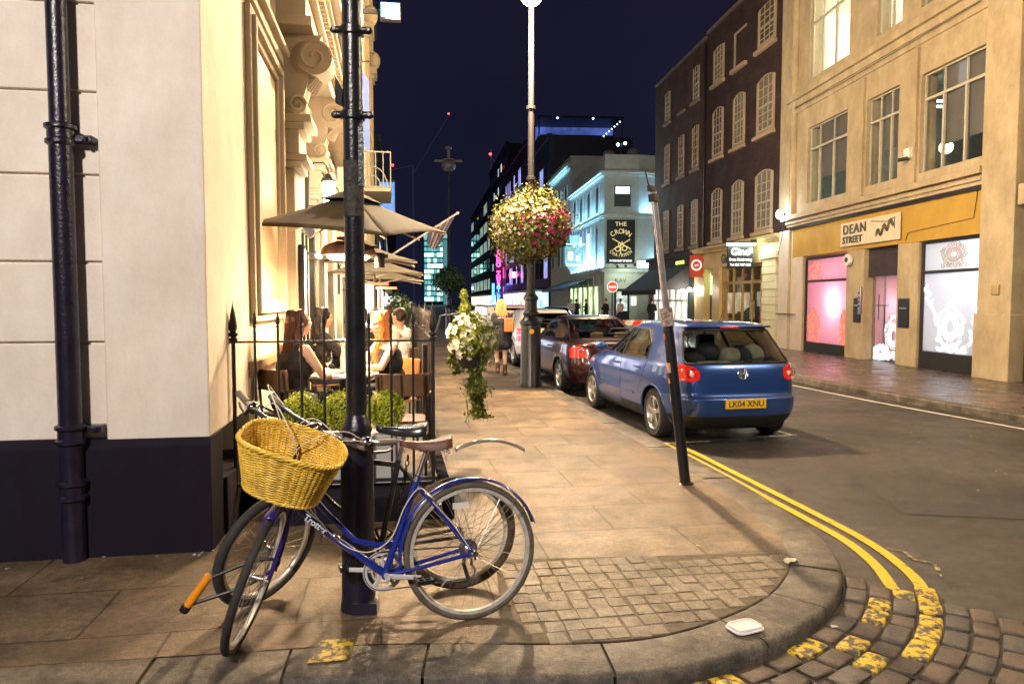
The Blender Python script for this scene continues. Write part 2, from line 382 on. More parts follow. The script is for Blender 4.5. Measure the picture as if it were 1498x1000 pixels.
def offset(P, d):
    out = []
    for i, p in enumerate(P):
        a = P[max(0, i-1)]; b = P[min(len(P)-1, i+1)]; tx, ty = b[0]-a[0], b[1]-a[1]; l = math.hypot(tx, ty)
        out.append((p[0]-ty/l*d, p[1]+tx/l*d))
    return out
KIN = offset(KP, .30)   # left of travel = inland
YORK = stone_mat('york_stone', (.135, .097, .059), (.275, .20, .125), 3.4, .5, patch=(.55, .9), bump=.9)
joints(YORK, 1.02, .60, off=(-1.98*1, -.1), ang=-AL, mortar=.0065, offset=.42, dark=.32, tint=.26)
pv = MB(); NK = [i for i, p in enumerate(KIN) if p[1] >= 6.3][0]
low = KIN[:NK]; hi_ = KIN[NK-1:]
# one polygon up to the terrace front, then strips up the street
pv.poly([(x, y, 0) for x, y in low]+[(-30, low[-1][1], 0)])
pv.add([(x, y, 0) for x, y in hi_]+[(-30, y, 0) for x, y in hi_], [(i, i+1, len(hi_)+i+1, len(hi_)+i) for i in range(len(hi_)-1)])
tag(pv.build('pavement', YORK, smooth=0), kind='structure')

GRAN = stone_mat('granite_kerb', (.06, .053, .045), (.19, .165, .13), 6, .6, patch=(.5, 1.6), bump=1)
kb = MB(); acc = 0; N_ = len(KP)
# walk the kerb and cut it in stones with dark gaps between
def resample(P, step):
    out = [P[0]]; carry = 0
    for i in range(len(P)-1):
        a, b = P[i], P[i+1]; L_ = math.dist(a, b); t = step-carry
        while t <= L_:
            out.append((a[0]+(b[0]-a[0])*t/L_, a[1]+(b[1]-a[1])*t/L_)); t += step
        carry = L_-(t-step)
    return out
KR = resample([p for p in KP if p[1] < 120], .06); KRi = offset(KR, .305)
i = 0; rk = random.Random(3)
while i < len(KR)-4:
    n = rk.choice((10, 12, 14, 15)) if KR[i][1] < 40 else 30
    n = min(n, len(KR)-1-i); z0 = rk.uniform(-.005, .003); idx = list(range(i, i+n+1))
    for q in range(len(idx)-1):
        a, b = idx[q], idx[q+1]
        A = Vector((*KR[a], 0)); B = Vector((*KR[b], 0)); Ai = Vector((*KRi[a], 0)); Bi = Vector((*KRi[b], 0))
        if q == 0: A = A.lerp(B, .12); Ai = Ai.lerp(Bi, .12)
        if q == len(idx)-2: B = B.lerp(A, .12); Bi = Bi.lerp(Ai, .12)
        ro = [(0, RZ-.05), (.004, -.022), (.016, -.006), (.035, .003+z0), (.285, .004+z0), (.298, -.004)]
        def row(P, Pi):
            d = (Pi-P)/.305; return [(P.x+d.x*o, P.y+d.y*o, z) for o, z in ro]
        va = row(A, Ai); vb = row(B, Bi); k = len(ro)
        fs = [(j, j+1, k+j+1, k+j) for j in range(k-1)]
        if q == 0: fs.append(tuple(range(k)))
        if q == len(idx)-2: fs.append(tuple(range(k, 2*k)))
        kb.add(va+vb, fs)
    i += n
tag(kb.build('kerb', GRAN, smooth=45), kind='structure')
kb2 = MB(); kb2.add([(x, y, -.014) for x, y in offset(KR, .01)]+[(x, y, -.014) for x, y in offset(KR, .315)], [(i, i+1, len(KR)+i+1, len(KR)+i) for i in range(len(KR)-1)])
tag(kb2.build('kerb_bed', mat('joint_dirt', (.02, .017, .014), .9), smooth=0), kind='structure')

# small sett paving patch on the corner (world polygon)
SMALL = stone_mat('small_setts', (.14, .115, .08), (.27, .22, .155), 9, .6, patch=(.6, 1.4), bump=.9)
sm = MB(); rs = random.Random(5)
bx = [p for p in KIN if .3 < p[0] and p[1] < 4.6]
def inside_small(x, y):
    if y > 4.43: return False
    if x < .22: return False
    # inside the kerb's inner edge
    return pip(x, y, spoly)
def pip(x, y, P):
    c = False; n = len(P)
    for i in range(n):
        x1, y1 = P[i]; x2, y2 = P[(i+1) % n]
        if (y1 > y) != (y2 > y) and x < (x2-x1)*(y-y1)/(y2-y1)+x1: c = not c
    return c
spoly = [(.2, 4.45)]+[p for p in offset(KP, .306) if p[0] > .15 and p[1] < 4.45]+[(2.12, 4.45)]
for j in range(16):
    for i in range(30):
        n_ = 1.85+i*.101+rs.uniform(-.008, .008); s_ = -1.95+j*.118+rs.uniform(-.006, .006)
        x, y, _ = LW(n_, s_)
        hx = .0495+rs.uniform(-.004, .003); hy = .058+rs.uniform(-.004, .002)
        if all(inside_small(*LW(n_+a*hx*.5, s_+b*hy*.5)[:2]) for a in (-1, 1) for b in (-1, 1)):
            z = .0085+rs.uniform(-.002, .002); c = [LW(n_+a*hx, s_+b*hy) for a, b in ((-1,-1),(1,-1),(1,1),(-1,1))]; ci = [LW(n_+a*(hx-.005), s_+b*(hy-.005)) for a, b in ((-1,-1),(1,-1),(1,1),(-1,1))]
            tl = [rs.uniform(-.0025, .0025) for _ in range(4)]
            sm.add([(p[0], p[1], -.01) for p in c]+[(p[0], p[1], z-.006) for p in c]+[(p[0], p[1], z+tl[k]) for k, p in enumerate(ci)],
                   [(0,1,5,4),(1,2,6,5),(2,3,7,6),(3,0,4,7),(4,5,9,8),(5,6,10,9),(6,7,11,10),(7,4,8,11),(8,9,10,11)])
tag(sm.build('paving_setts', SMALL, smooth=30), kind='structure')
bedp = MB(); bedp.poly([(x, y, .0042) for x, y in spoly]); tag(bedp.build('paving_bed', mat('joint_sand', (.11, .09, .06), .9, var=.3, scale=20), smooth=0), kind='structure')

# road setts in rows following the kerb, yellow paint on some of them
def sett_col_yellow(x, y):
    for P in (YI, YO):
        for (ax, ay), (bx_, by) in zip(P[:-1], P[1:]):
            d = Vector((bx_-ax, by-ay)); L2 = d.length_squared; t = max(0, min(1, ((x-ax)*d.x+(y-ay)*d.y)/L2))
            if math.hypot(x-ax-d.x*t, y-ay-d.y*t) < .058: return True
    return False
YI = [(2.43, 8.65), (2.52, 7.9), (2.59, 7.14), (2.66, 6.3), (2.73, 5.5), (2.76, 4.95), (2.70, 4.5), (2.58, 4.1), (2.42, 3.86), (2.18, 3.62), (1.85, 3.38), (1.5, 3.2), (1.1, 3.05), (.8, 2.98)]
YO = [(2.57, 8.64), (2.66, 7.9), (2.73, 7.14), (2.81, 6.3), (2.88, 5.5), (2.91, 4.95), (2.87, 4.5), (2.80, 4.2), (2.70, 3.98), (2.6, 3.78), (2.4, 3.53), (2.15, 3.3), (1.8, 3.05), (1.4, 2.9)]
EDGE = [(-40, 1.0), (1.9, 4.0), (2.0, 4.28), (2.42, 4.12), (2.72, 3.9), (2.93, 3.72), (3.2, 3.5), (3.55, 3.25), (6, 1.5)]
SETT = stone_mat('road_setts', (.05, .036, .030), (.13, .088, .066), 4.5, .42, patch=(.55, 2.2), bump=1)
SETT2 = stone_mat('road_setts_grey', (.05, .045, .042), (.10, .09, .08), 6, .4, patch=(.6, 2), bump=1)
def paint_mat(name, col, under, thr=.47, sc=16):
    m = mat(name, col, .5, var=0, bump=.6, bscale=60); t, b = nodes(m); tc = t.nodes.new('ShaderNodeTexCoord'); n = t.nodes.new('ShaderNodeTexNoise')
    n.inputs['Scale'].default_value = sc; n.inputs['Detail'].default_value = 8; n.inputs['Roughness'].default_value = .7; t.links.new(tc.outputs['Object'], n.inputs['Vector'])
    r = t.nodes.new('ShaderNodeValToRGB'); r.color_ramp.elements[0].position = thr-.03; r.color_ramp.elements[1].position = thr+.03; r.color_ramp.elements[0].color = (*under, 1); r.color_ramp.elements[1].color = (*col, 1)
    t.links.new(n.outputs['Fac'], r.inputs[0]); t.links.new(r.outputs[0], b.inputs['Base Color']); return m
YEL = paint_mat('yellow_road_paint', (.62, .42, .02), (.09, .07, .04), .38)
YELW = paint_mat('worn_yellow_paint', (.58, .40, .02), (.06, .05, .04), .50, 20)
st = MB(); rs = random.Random(11)
def edge_y(x):
    for (x0, y0), (x1, y1) in zip(EDGE[:-1], EDGE[1:]):
        if x0 <= x <= x1: return y0+(y1-y0)*(x-x0)/(x1-x0)
    return -9
row_off = .075
KF = resample([p for p in KP if -5 < p[0] and p[1] < 9.0], .01)
for r_ in range(16):
    if r_: row_off += .124
    P = offset(KF, -row_off); L_ = 0; a = 0; ln = rs.uniform(.15, .24); i = 0
    while i < len(P)-1:
        ln = rs.uniform(.15, .25); j = i; d = 0
        while j < len(P)-1 and d < ln: d += math.dist(P[j], P[j+1]); j += 1
        if j >= len(P)-1: break
        A, B = Vector(P[i]), Vector(P[j]); i = j
        c = (A+B)/2; u = (B-A).normalized(); v = Vector((u.y, -u.x)); hl = (B-A).length/2-.0045; hw = .0595
        if c.y > edge_y(c.x) or c.y < 1.3: continue
        if c.x > 2.05 and c.y > 4.2: continue
        yel = sett_col_yellow(c.x, c.y) and rs.random() < (.95 if c.x > 2.2 else .7)
        st.mi(2 if yel else (1 if rs.random() < .3 else 0)); z = RZ+.022+.045*max(0, 1-row_off/1.2)+rs.uniform(-.005, .005)
        ring = []
        for k in range(12):
            an = 2*pi*k/12; ca, sa = cos(an), sin(an); q = .24
            ring.append((abs(ca)**q*(1 if ca >= 0 else -1)*rs.uniform(.93, 1.0), abs(sa)**q*(1 if sa >= 0 else -1)*rs.uniform(.94, 1.0)))
        vs = []
        for sc_, zz in ((1, RZ-.03), (1, z-.012), (.955, z-.003), (.78, z+.001)):
            for (p, q_) in ring: w_ = c+u*hl*sc_*p+v*hw*sc_*q_; vs.append((w_.x, w_.y, zz+(rs.uniform(-.0015, .0015) if sc_ < 1 else 0)))
        k = 12; fs = []
        for l in range(3):
            for q_ in range(k): fs.append((l*k+q_, l*k+(q_+1) % k, (l+1)*k+(q_+1) % k, (l+1)*k+q_))
        fs.append(tuple(range(3*k, 4*k))); st.add(vs, fs); st.mi(3)
        st.add([(*(c+u*(hl+.009)*p+v*.068*q_), z-.015) for p, q_ in ((-1, -1), (1, -1), (1, 1), (-1, 1))], [(0, 1, 2, 3)])
tag(st.build('road_setts', [SETT, SETT2, YELW, mat('sett_grit', (.042, .034, .026), .8, var=.4, scale=40)], smooth=50), kind='structure')
bed = MB(); bed.poly([(x, y, RZ+.012) for x, y in [(-8, .5)]+EDGE[1:-1]+[(3.9, 3.0), (5.4, 1.9), (5.4, .5)]]); tag(bed.build('sett_bed', mat('sett_joint', (.030, .024, .019), .7, var=.4, scale=9), smooth=0), kind='structure')

def ribbon(P, w_, z, name, m, y0=None):
    P = [p for p in P if (y0 is None or p[1] > y0)]; P = catmull(P, 5); a = offset(P, w_/2); b = offset(P, -w_/2); mb = MB()
    mb.add([(x, y, z) for x, y in a]+[(x, y, z) for x, y in b], [(i, i+1, len(P)+i+1, len(P)+i) for i in range(len(P)-1)])
    return tag(mb.build(name, m, smooth=0), kind='structure')
ribbon([p for p in YI if p[1] > 4.05], .075, RZ+.008, 'yellow_line', YEL)
ribbon([p for p in YO if p[1] > 3.9], .075, RZ+.008, 'yellow_line', YEL)
FAINT = paint_mat('faint_road_paint', (.34, .27, .12), (.05, .045, .035), .52, 30)
WH = paint_mat('white_road_paint', (.6, .58, .54), (.1, .09, .08), .42)
mk = MB()
for x0, y0, x1, y1, w_ in ((2.36, 8.62, 3.05, 8.72, .06), (3.75, 8.96, 4.32, 9.06, .06), (4.26, 9.06, 4.12, 9.75, .06)):
    u = Vector((x1-x0, y1-y0)).normalized(); v = Vector((-u.y, u.x))*w_/2
    mk.quad((x0-v.x, y0-v.y, RZ+.005), (x1-v.x, y1-v.y, RZ+.005), (x1+v.x, y1+v.y, RZ+.005), (x0+v.x, y0+v.y, RZ+.005))
tag(mk.build('parking_bay_marking', WH, smooth=0), kind='structure')
ribbon([(2.97, 4.82), (3.05, 4.72), (3.02, 4.62)], .03, RZ+.006, 'worn_road_marking', FAINT); ribbon([(3.02, 4.60), (3.10, 4.50), (3.05, 4.38)], .03, RZ+.006, 'worn_road_marking', FAINT)
# tar patch + manhole of darker chippings
pt = MB(); pt.poly([(3.6, 5.6, RZ+.004), (5.3, 5.2, RZ+.004), (5.5, 6.3, RZ+.004), (3.8, 6.8, RZ+.004)]); tag(pt.build('road_patch', stone_mat('dark_asphalt', (.02, .019, .02), (.045, .042, .04), 7, .6, bump=1.2), smooth=0), kind='structure')
# dropped yellow blip on the kerb stones by the big post
ylp = MB(); ylp.poly([(-.68, 3.42, .009), (-.52, 3.43, .009), (-.52, 3.22, .009), (-.70, 3.20, .009)]); tag(ylp.build('yellow_kerb_mark', YELW, smooth=0), kind='structure')

# far pavement
FK = [(22, -6), (10.2, .5), (8.6, 6), (8.0, 9.3), (7.5, 12), (7.1, 15.3), (6.75, 19), (6.4, 24), (6.0, 33), (5.2, 44), (4.3, 60), (2, 100), (-3, 180)]
FP = catmull(FK, 6)
FPAV = stone_mat('far_pavement_stone', (.11, .085, .08), (.20, .155, .14), 2.6, .34, patch=(.65, .6), bump=.5); joints(FPAV, .9, .6, ang=-.05, mortar=.009, dark=.4, tint=.2)
fp = MB(); fpi = offset(FP, -.15)
fp.add([(x, y, 0) for x, y in fpi]+[(30, y, 0) for x, y in fpi], [(i, i+1, len(fpi)+i+1, len(fpi)+i) for i in range(len(fpi)-1)])
tag(fp.build('far_pavement', FPAV, smooth=0), kind='structure')
fkb = MB(); ro = [(0, RZ-.05), (.005, -.02), (.02, -.003), (.15, .004), (.154, -.01)]
for (a, b) in zip(FP[:-1], FP[1:]):
    pass
rows = [offset(FP, -o) for o, z in ro]
for j in range(len(ro)-1):
    fkb.add([(x, y, ro[j][1]) for x, y in rows[j]]+[(x, y, ro[j+1][1]) for x, y in rows[j+1]], [(i, i+1, len(FP)+i+1, len(FP)+i) for i in range(len(FP)-1)])
tag(fkb.build('far_kerb', GRAN, smooth=45), kind='structure')
ribbon([(p[0]-.42, p[1]) for p in FK[1:9]], .08, RZ+.006, 'road_edge_line', WH)
# ------------------------------------------------------------------ corner building on the left (local: x = out into the street, y = along the street)
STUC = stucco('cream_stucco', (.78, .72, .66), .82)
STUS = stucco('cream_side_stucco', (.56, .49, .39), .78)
PLIN = stucco('dark_plinth_paint', (.010, .007, .018), .6, .9); PLIN.node_tree.nodes['Principled BSDF'].inputs['Specular IOR Level'].default_value = .25
BL = empty('corner_building', (C0[0], C0[1], 0), AL, 'cream stucco corner building with dark plinth, carved doorcase and downpipe', 'building')
f = MB()   # street front facing the photographer, grooved blocks left of the downpipe
GZ = [1.355, 1.86, 2.40, 2.91, 3.45, 3.97, 4.5, 5.0]
zs = [.735]+GZ+[5.9]
for a, b in zip(zs[:-1], zs[1:]): f.box(-9, -.615, .03, .5, a+.011, b-.011)
f.box(-9, -.62, .055, .5, .7, 9)
wb_ = f.build('wall', STUC, BL, bevel=.006)
f = MB(); f.box(-.62, 0, 0, 1.30, .735, 9.5); f.build('corner_pier', STUC, BL, bevel=.012, seg=3)
f = MB(); f.prism([(-.045, -.1), (-.045, .70), (-.0, .745), (.3, .745), (.3, -.1)], 'x', -9, .012)
f.build('plinth', PLIN, BL, bevel=.01)
f = MB(); f.box(-.4, .035, .31, 5.2, -.1, .40); f.build('plinth', PLIN, BL, bevel=.008)
# side wall
f = MB(); f.box(-.5, -.001, 1.302, 30, .2, 9.5)
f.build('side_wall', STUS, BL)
f = MB()   # tall blind window: moulded surround and recessed panel
for k, (g, o) in enumerate(((0, .05), (.07, .085), (.13, .04))):
    y0, y1, z0, z1 = 1.42+g, 3.12-g, 1.44+g, 4.06-g; ww = .07
    f.box(0, o, y0, y0+ww-.003, z0, z1); f.box(0, o, y1-ww+.003, y1, z0, z1); f.box(0, o, y0+ww, y1-ww, z1-ww+.003, z1); f.box(0, o, y0+ww, y1-ww, z0, z0+ww-.003)
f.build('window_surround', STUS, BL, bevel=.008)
f = MB(); f.box(0, .012, 1.64, 2.9, 1.66, 3.84); f.build('blind_panel', stucco('warm_panel', (.62, .46, .28), .9, .5), BL)
f = MB(); f.box(0, .07, 1.3, 3.3, 1.04, 1.12); f.box(0, .035, 1.3, 3.3, .99, 1.04); f.build('dado_rail', mat('timber_rail', (.25, .15, .08), .5), BL, bevel=.006)
f = MB(); f.box(0, .06, 1.36, 3.2, 4.10, 4.2); f.box(0, .12, 1.3, 3.25, 4.2, 4.26); f.build('window_hood', STUS, BL, bevel=.01)
# doorcase piers, capitals, scrolled brackets, entablature with dentils
for y0 in (3.3, 5.75):
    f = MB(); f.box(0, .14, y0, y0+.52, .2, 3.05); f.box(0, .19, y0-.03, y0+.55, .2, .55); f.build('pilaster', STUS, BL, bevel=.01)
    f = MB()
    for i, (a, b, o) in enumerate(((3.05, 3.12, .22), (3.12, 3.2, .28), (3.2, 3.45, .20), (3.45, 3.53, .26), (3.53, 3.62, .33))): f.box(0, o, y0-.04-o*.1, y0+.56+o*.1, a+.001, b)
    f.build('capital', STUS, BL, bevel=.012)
    f = MB()  # S-scroll bracket as a thick profile in the x/z plane
    prof = []
    for t in range(31):
        q = t/30; z = 3.64+.86*q; x = .14+.30*(.5-.5*cos(pi*q))+.06*sin(2*pi*q); prof.append((x, z))
    f.prism([(0, 3.64)]+prof+[(0, 4.5)], 'y', y0+.08, y0+.44)
    for (cx_, cz_, r0) in ((.36, 4.26, .19), (.17, 3.75, .10)):
        f.cyl((cx_, y0+.05, cz_), (cx_, y0+.47, cz_), r0, n=24)
        for sy in (y0+.045, y0+.475):
            sp = [(cx_+cos(a*.5)*r0*(1-a/22), sy, cz_+sin(a*.5)*r0*(1-a/22)) for a in range(20)]; f.tube(sp, .018, 6)
    for k in range(5): f.cap((.26+.02*k, y0+.14+.06*k, 3.95), (.43, y0+.14+.06*k, 4.15), .02)
    f.build('scroll_bracket', STUS, BL, smooth=50)
f = MB()
for a, b, o in ((4.5, 4.6, .36), (4.6, 4.9, .30), (4.9, 4.97, .38), (5.10, 5.18, .48), (5.18, 5.3, .58), (5.3, 5.36, .64), (5.36, 5.62, .3), (5.62, 5.7, .36), (5.95, 6.05, .45), (6.05, 6.14, .5)): f.box(0, o, 3.15-(o-.3), 11.3, a+.001, b)
for k in range(64): f.box(.3, .44, 3.14+k*.128, 3.2+k*.128, 4.985, 5.09)
for k in range(5): f.box(.02+k*.08, .06+k*.08, 3.02, 3.14, 4.985, 5.09)
f.box(0, .3, 3.15, 11.3, 4.97, 5.1); f.box(0, .25, 3.15, 11.3, 5.7, 5.95)
f.build('entablature', STUS, BL, bevel=.006)
f = MB(); f.box(0, .10, 3.3, 12.5, 6.14, 9.5); f.build('upper_wall', STUS, BL)
f = MB(); f.box(0, .34, 3.28, 4.2, 6.6, 7.0); f.box(0, .5, 3.2, 30, 7.0, 7.1); f.build('upper_cornice', STUS, BL)
# black doorway with lit menu board
f = MB(); f.box(0, .10, 3.84, 3.98, .2, 2.62); f.box(0, .10, 5.55, 5.70, .2, 2.62); f.box(0, .10, 3.98, 5.55, 2.5, 2.62); f.build('door_frame', BLACK, BL, bevel=.006)
f = MB(); f.box(0, .03, 3.99, 5.54, .2, 2.49); f.build('door', emis('warm_interior_glow', (1, .62, .25), .9, .7, 1.3), BL)
f = MB()
for k in (4.35, 4.75, 5.15): f.box(.03, .06, k-.03, k+.03, .2, 2.49)
f.box(.03, .055, 3.99, 5.54, 1.0, 1.1); f.build('door_bars', BLACK, BL)
f = MB(); f.box(.14, .20, 3.5, 3.72, 1.25, 2.25); f.build('menu_case', BLACK, BL, bevel=.01)
f = MB(); f.box(.2, .205, 3.53, 3.69, 1.3, 2.2); f.build('menu_sheet', emis('menu_glow', (.9, .95, .85), 1.0, .6, 12), BL)
# windows along the terrace: white frames, bright glass
WGLOW = emis('restaurant_window_glow', (1, .82, .55), 1.5, .6, .9)
for y0 in (6.5, 8.4, 10.3):
    f = MB(); f.box(0, .08, y0, y0+.12, .6, 3.3); f.box(0, .08, y0+1.25, y0+1.37, .6, 3.3); f.box(0, .08, y0+.12, y0+1.25, 3.18, 3.3); f.box(0, .12, y0, y0+1.4, .5, .6); f.box(0, .07, y0+.6, y0+.66, .6, 3.18); w_ = f.build('window', WHITE, BL, bevel=.006)
    f = MB(); f.box(0, .02, y0+.12, y0+1.25, .6, 3.18); f.build('pane', WGLOW, w_)
for y0 in (6.3, 8.15, 10.05, 12.0):
    f = MB(); f.box(0, .16, y0-.08, y0+.12, .2, 3.6); f.build('pilaster', STUS, BL, bevel=.01)
# downpipe
f = MB(); px_ = -.80
prof = []
f.cyl((px_, -.075, 0), (px_, -.075, 2.68), .0665, n=24); f.cyl((px_, -.075, 2.68), (px_, -.075, 9), .0585, n=24)
for z in (.44, .79, 2.62): f.lathe([(.066, z-.065), (.085, z-.05), (.085, z-.03), (.073, z-.02), (.073, z+.03), (.088, z+.04), (.088, z+.06), (.06, z+.075)], (px_, -.075, 0), 24)
f.lathe([(.058, 5.0), (.075, 5.02), (.075, 5.10), (.058, 5.12)], (px_, -.075, 0), 24)
dp = f.build('downpipe', PIPE, BL, smooth=35)
f = MB()
for z in (.83, 2.62): f.box(px_-.005, px_+.17, -.06, .03, z-.03, z+.01); f.cyl((px_+.13, -.09, z-.01), (px_+.13, .0, z-.01), .018, n=10)
f.build('pipe_bracket', PIPE, dp, bevel=.004)
# small roof lamp bracket above the corner (dark blob at the top edge)
f = MB(); f.ell((.10, .95, 4.27), (.08, .08, .05)); f.ell((.17, .9, 4.3), (.05, .05, .06)); f.cyl((0, .97, 4.33), (.12, .95, 4.3), .02); tag(f.build('camera_dome', IRON, None), 'dark security camera fixed high on the cream corner wall', 'camera'); o = bpy.data.objects['camera_dome']; o.location = (C0[0], C0[1], 0); o.rotation_euler = (0, 0, AL)

# taller pilastered building further along the left side
B2 = empty('pilastered_building', LW(0, 12.6), AL, 'tall pale stone building with giant pilasters beyond the restaurant', 'building')
f = MB(); f.box(-2, .30, 0, 9, .0, 16); f.build('wall', stucco('pale_stone', (.50, .44, .30), .7), B2)
for y0 in (.2, 4.2, 8.2):
    f = MB(); f.box(.3, .56, y0, y0+.7, 2.6, 9.2); f.box(.3, .62, y0-.05, y0+.75, 2.6, 3.0); f.build('pilaster', MATS['pale_stone'], B2, bevel=.02)
    f = MB(); f.box(.3, .62, y0-.05, y0+.75, 9.2, 9.35); f.box(.3, .7, y0-.1, y0+.8, 9.35, 9.6); f.ell((.6, y0+.3, 9.9), (.22, .28, .3)); f.box(.3, .58, y0, y0+.7, 10.1, 14); f.build('capital', MATS['pale_stone'], B2, bevel=.02)
f = MB(); f.box(.3, .9, -.1, 9.1, 14, 14.5); f.box(.3, 1.1, -.2, 9.2, 14.5, 14.8); f.build('cornice', MATS['pale_stone'], B2)
for z0 in (3.6, 6.8, 10.5):
    for y0 in (1.5, 5.5):
        f = MB(); f.box(.3, .36, y0, y0+2, z0, z0+2.2); w_ = f.build('window', WHITE, B2); f = MB(); f.box(.36, .365, y0+.1, y0+1.9, z0+.1, z0+2.1); f.build('pane', GLASSD, w_)
f = MB(); f.box(.3, .9, 0, 9, 2.35, 2.6); f.build('fascia', DKGREY, B2)
f = MB()
for y0 in (.9, 3.6, 6.3): f.box(.3, .32, y0, y0+2.0, .3, 2.2)
f.build('shop_window', emis('far_shop_glow', (.9, .85, 1), 1.6, .6, 1.1), B2)
f = MB()   # iron balcony with sun-burst front
for z in (4.25, 5.05): f.tube([(.3, -.3, z), (1.15, -.3, z), (1.15, 1.8, z)], .018, 6)
for k in range(6): f.cyl((.3+.17*k, -.3, 4.25), (.3+.17*k, -.3, 5.05), .012, n=6)
for r_ in (.2, .36): f.tube([(.72+r_*cos(a*pi/10), -.31, 4.25+r_*sin(a*pi/10)*1.3) for a in range(11)], .012, 6)
f.box(.3, 1.15, -.3, 1.8, 4.15, 4.25); f.build('balcony', mat('pale_iron', (.20, .18, .13), .5), B2)
# row of darker buildings down the left side, each its own
def left_block(s0, s1, n0, h, col, lab, lit, seed=0):
    b = empty('terraced_building', LW(0, s0), AL, lab, 'building'); rr = random.Random(seed)
    m = brick_mat('dark_brick_%d' % seed, col, tuple(c*.7 for c in col), tuple(c*1.3 for c in col))
    f = MB(); f.box(-6, n0, 0, s1-s0-.05, 0, h); f.box(-6, n0+.25, 0, s1-s0-.05, h, h+.3); f.build('wall', m, b)
    z = 3.6
    while z+1.8 < h:
        y = 1.0
        while y+1.2 < s1-s0:
            f = MB(); f.box(n0, n0+.05, y, y+1.2, z, z+1.7); w_ = f.build('window', mat('dim_frame', (.18, .18, .18), .6), b)
            f = MB(); f.box(n0+.05, n0+.056, y+.08, y+1.12, z+.08, z+1.62); f.build('pane', emis('cold_lit_window', (.75, .9, 1), .8, .5, 1) if rr.random() < lit else GLASSD, w_)
            y += 2.4
        z += 3.1
    f = MB(); f.box(n0, n0+.03, .5, s1-s0-.6, .4, 2.4); f.build('shopfront', emis('shopfront_glow_%d' % (seed % 3), [(1, .8, .5), (.6, .75, 1), (1, .9, .8)][seed % 3], .9, .7, .8), b)
    f = MB(); f.box(n0, n0+.5, .2, s1-s0-.3, 2.6, 3.1); f.build('fascia', DKGREY, b)
    return b
left_block(21.8, 34, .25, 15, (.05, .045, .045), 'dark brick terrace building past the pilastered one on the left', .1, 1)
left_block(34.2, 58, .35, 10, (.045, .045, .05), 'low dark building further down the left side', .15, 2)
left_block(58.3, 95, .5, 13, (.04, .045, .05), 'farthest dark building on the left before the teal tower', .15, 3)
# blue illuminated hoarding and grey roof box, far left side
t = empty('illuminated_sign', LW(1.0, 32.0), AL, 'tall blue lit vertical sign projecting from the left row', 'sign')
f = MB(); f.box(-.5, .35, 0, .25, 5.3, 7.6); f.build('sign_box', DKGREY, t); f = MB(); f.box(-.45, .3, -.01, 0, 5.4, 7.5); f.build('sign_face', emis('blue_sign_glow', (.08, .30, .75), .55, .3, 3), t)
f = MB(); f.box(-.85, -.5, 0, .2, 5.6, 5.7); f.box(-.85, -.5, 0, .2, 7.2, 7.3); f.build('arm', IRON, t)
# floodlight + blue banner above the left pavement
t = empty('floodlight', LW(1.18, 11.0, 7.55), AL, 'bright cyan-white floodlight on an arm high over the terrace', 'lamp')
f = MB(); f.box(-.22, .22, -.1, .15, .0, .34); f.build('housing', DKGREY, t, bevel=.02)
f = MB(); f.box(-.19, .19, -.112, -.101, .03, .31); f.build('lens', emis('floodlight_glow', (.22, .85, 1), 4), t)
f = MB(); f.box(-1.15, -.2, .0, .06, .12, .2); f.build('arm', DKGREY, t)
area('floodlight_light', LW(1.18, 10.85, 7.6), LW(1.6, 6, 0), 160, (.7, .95, 1), .4, .3)
t = empty('blue_banner', LW(.5, 9.2, 5.2), AL, 'narrow glowing blue banner hanging beside the black post', 'banner')
f = MB()
f.add([(.0, 0, -.55), (.26, 0, -.75), (.26, 0, .55), (.0, 0, .95), (.0, .03, -.55), (.26, .03, -.75), (.26, .03, .55), (.0, .03, .95)], [(0,1,2,3),(4,7,6,5),(0,4,5,1),(1,5,6,2),(2,6,7,3),(3,7,4,0)]); f.build('cloth', emis('blue_banner_glow', (.10, .18, .9), 1.1, .2, 3), t)
f = MB(); f.cyl((-.45, .015, .9), (.28, .015, .9), .015); f.build('pole', IRON, t)
# flag on a slanting pole
t = empty('flag', LW(0, 18.0), AL, 'furled striped flag on a slanting pole above the pavement', 'flag')
p0 = Vector((.5, 0, 2.62)); p1 = Vector((3.2, -.1, 4.36))
f = MB(); f.tube([p0, p1], .03, 8); f.ell(p1, .05); f.build('flagpole', WHITE, t)
f = MB(); vs = []; fs = []
for i in range(13):
    a = p0.lerp(p1, .66+.32*i/12)
    for j in range(12):
        q = j/11; ww = .09*sin(i*1.4+q*3)*(q+.2); vs.append((a.x-.55*q*(i/12)-.05*q, a.y+ww, a.z-(.25+.85*(i/12)**.7)*q))
for i in range(12):
    for j in range(11): fs.append((i*12+j, i*12+j+1, (i+1)*12+j+1, (i+1)*12+j))
f.add(vs, fs); fl = f.build('cloth', mat('flag_cloth', (.10, .10, .16), .8, var=.3, scale=3), t)
m_ = fl.modifiers.new('s', 'SOLIDIFY'); m_.thickness = .006
f = MB()
for i in (3, 6, 9): f.tube([Vector(vs[i*12+j])+Vector((0, -.012, 0)) for j in range(12)], .03, 4)
f.build('stripe', mat('flag_stripe', (.35, .30, .30), .8), t)

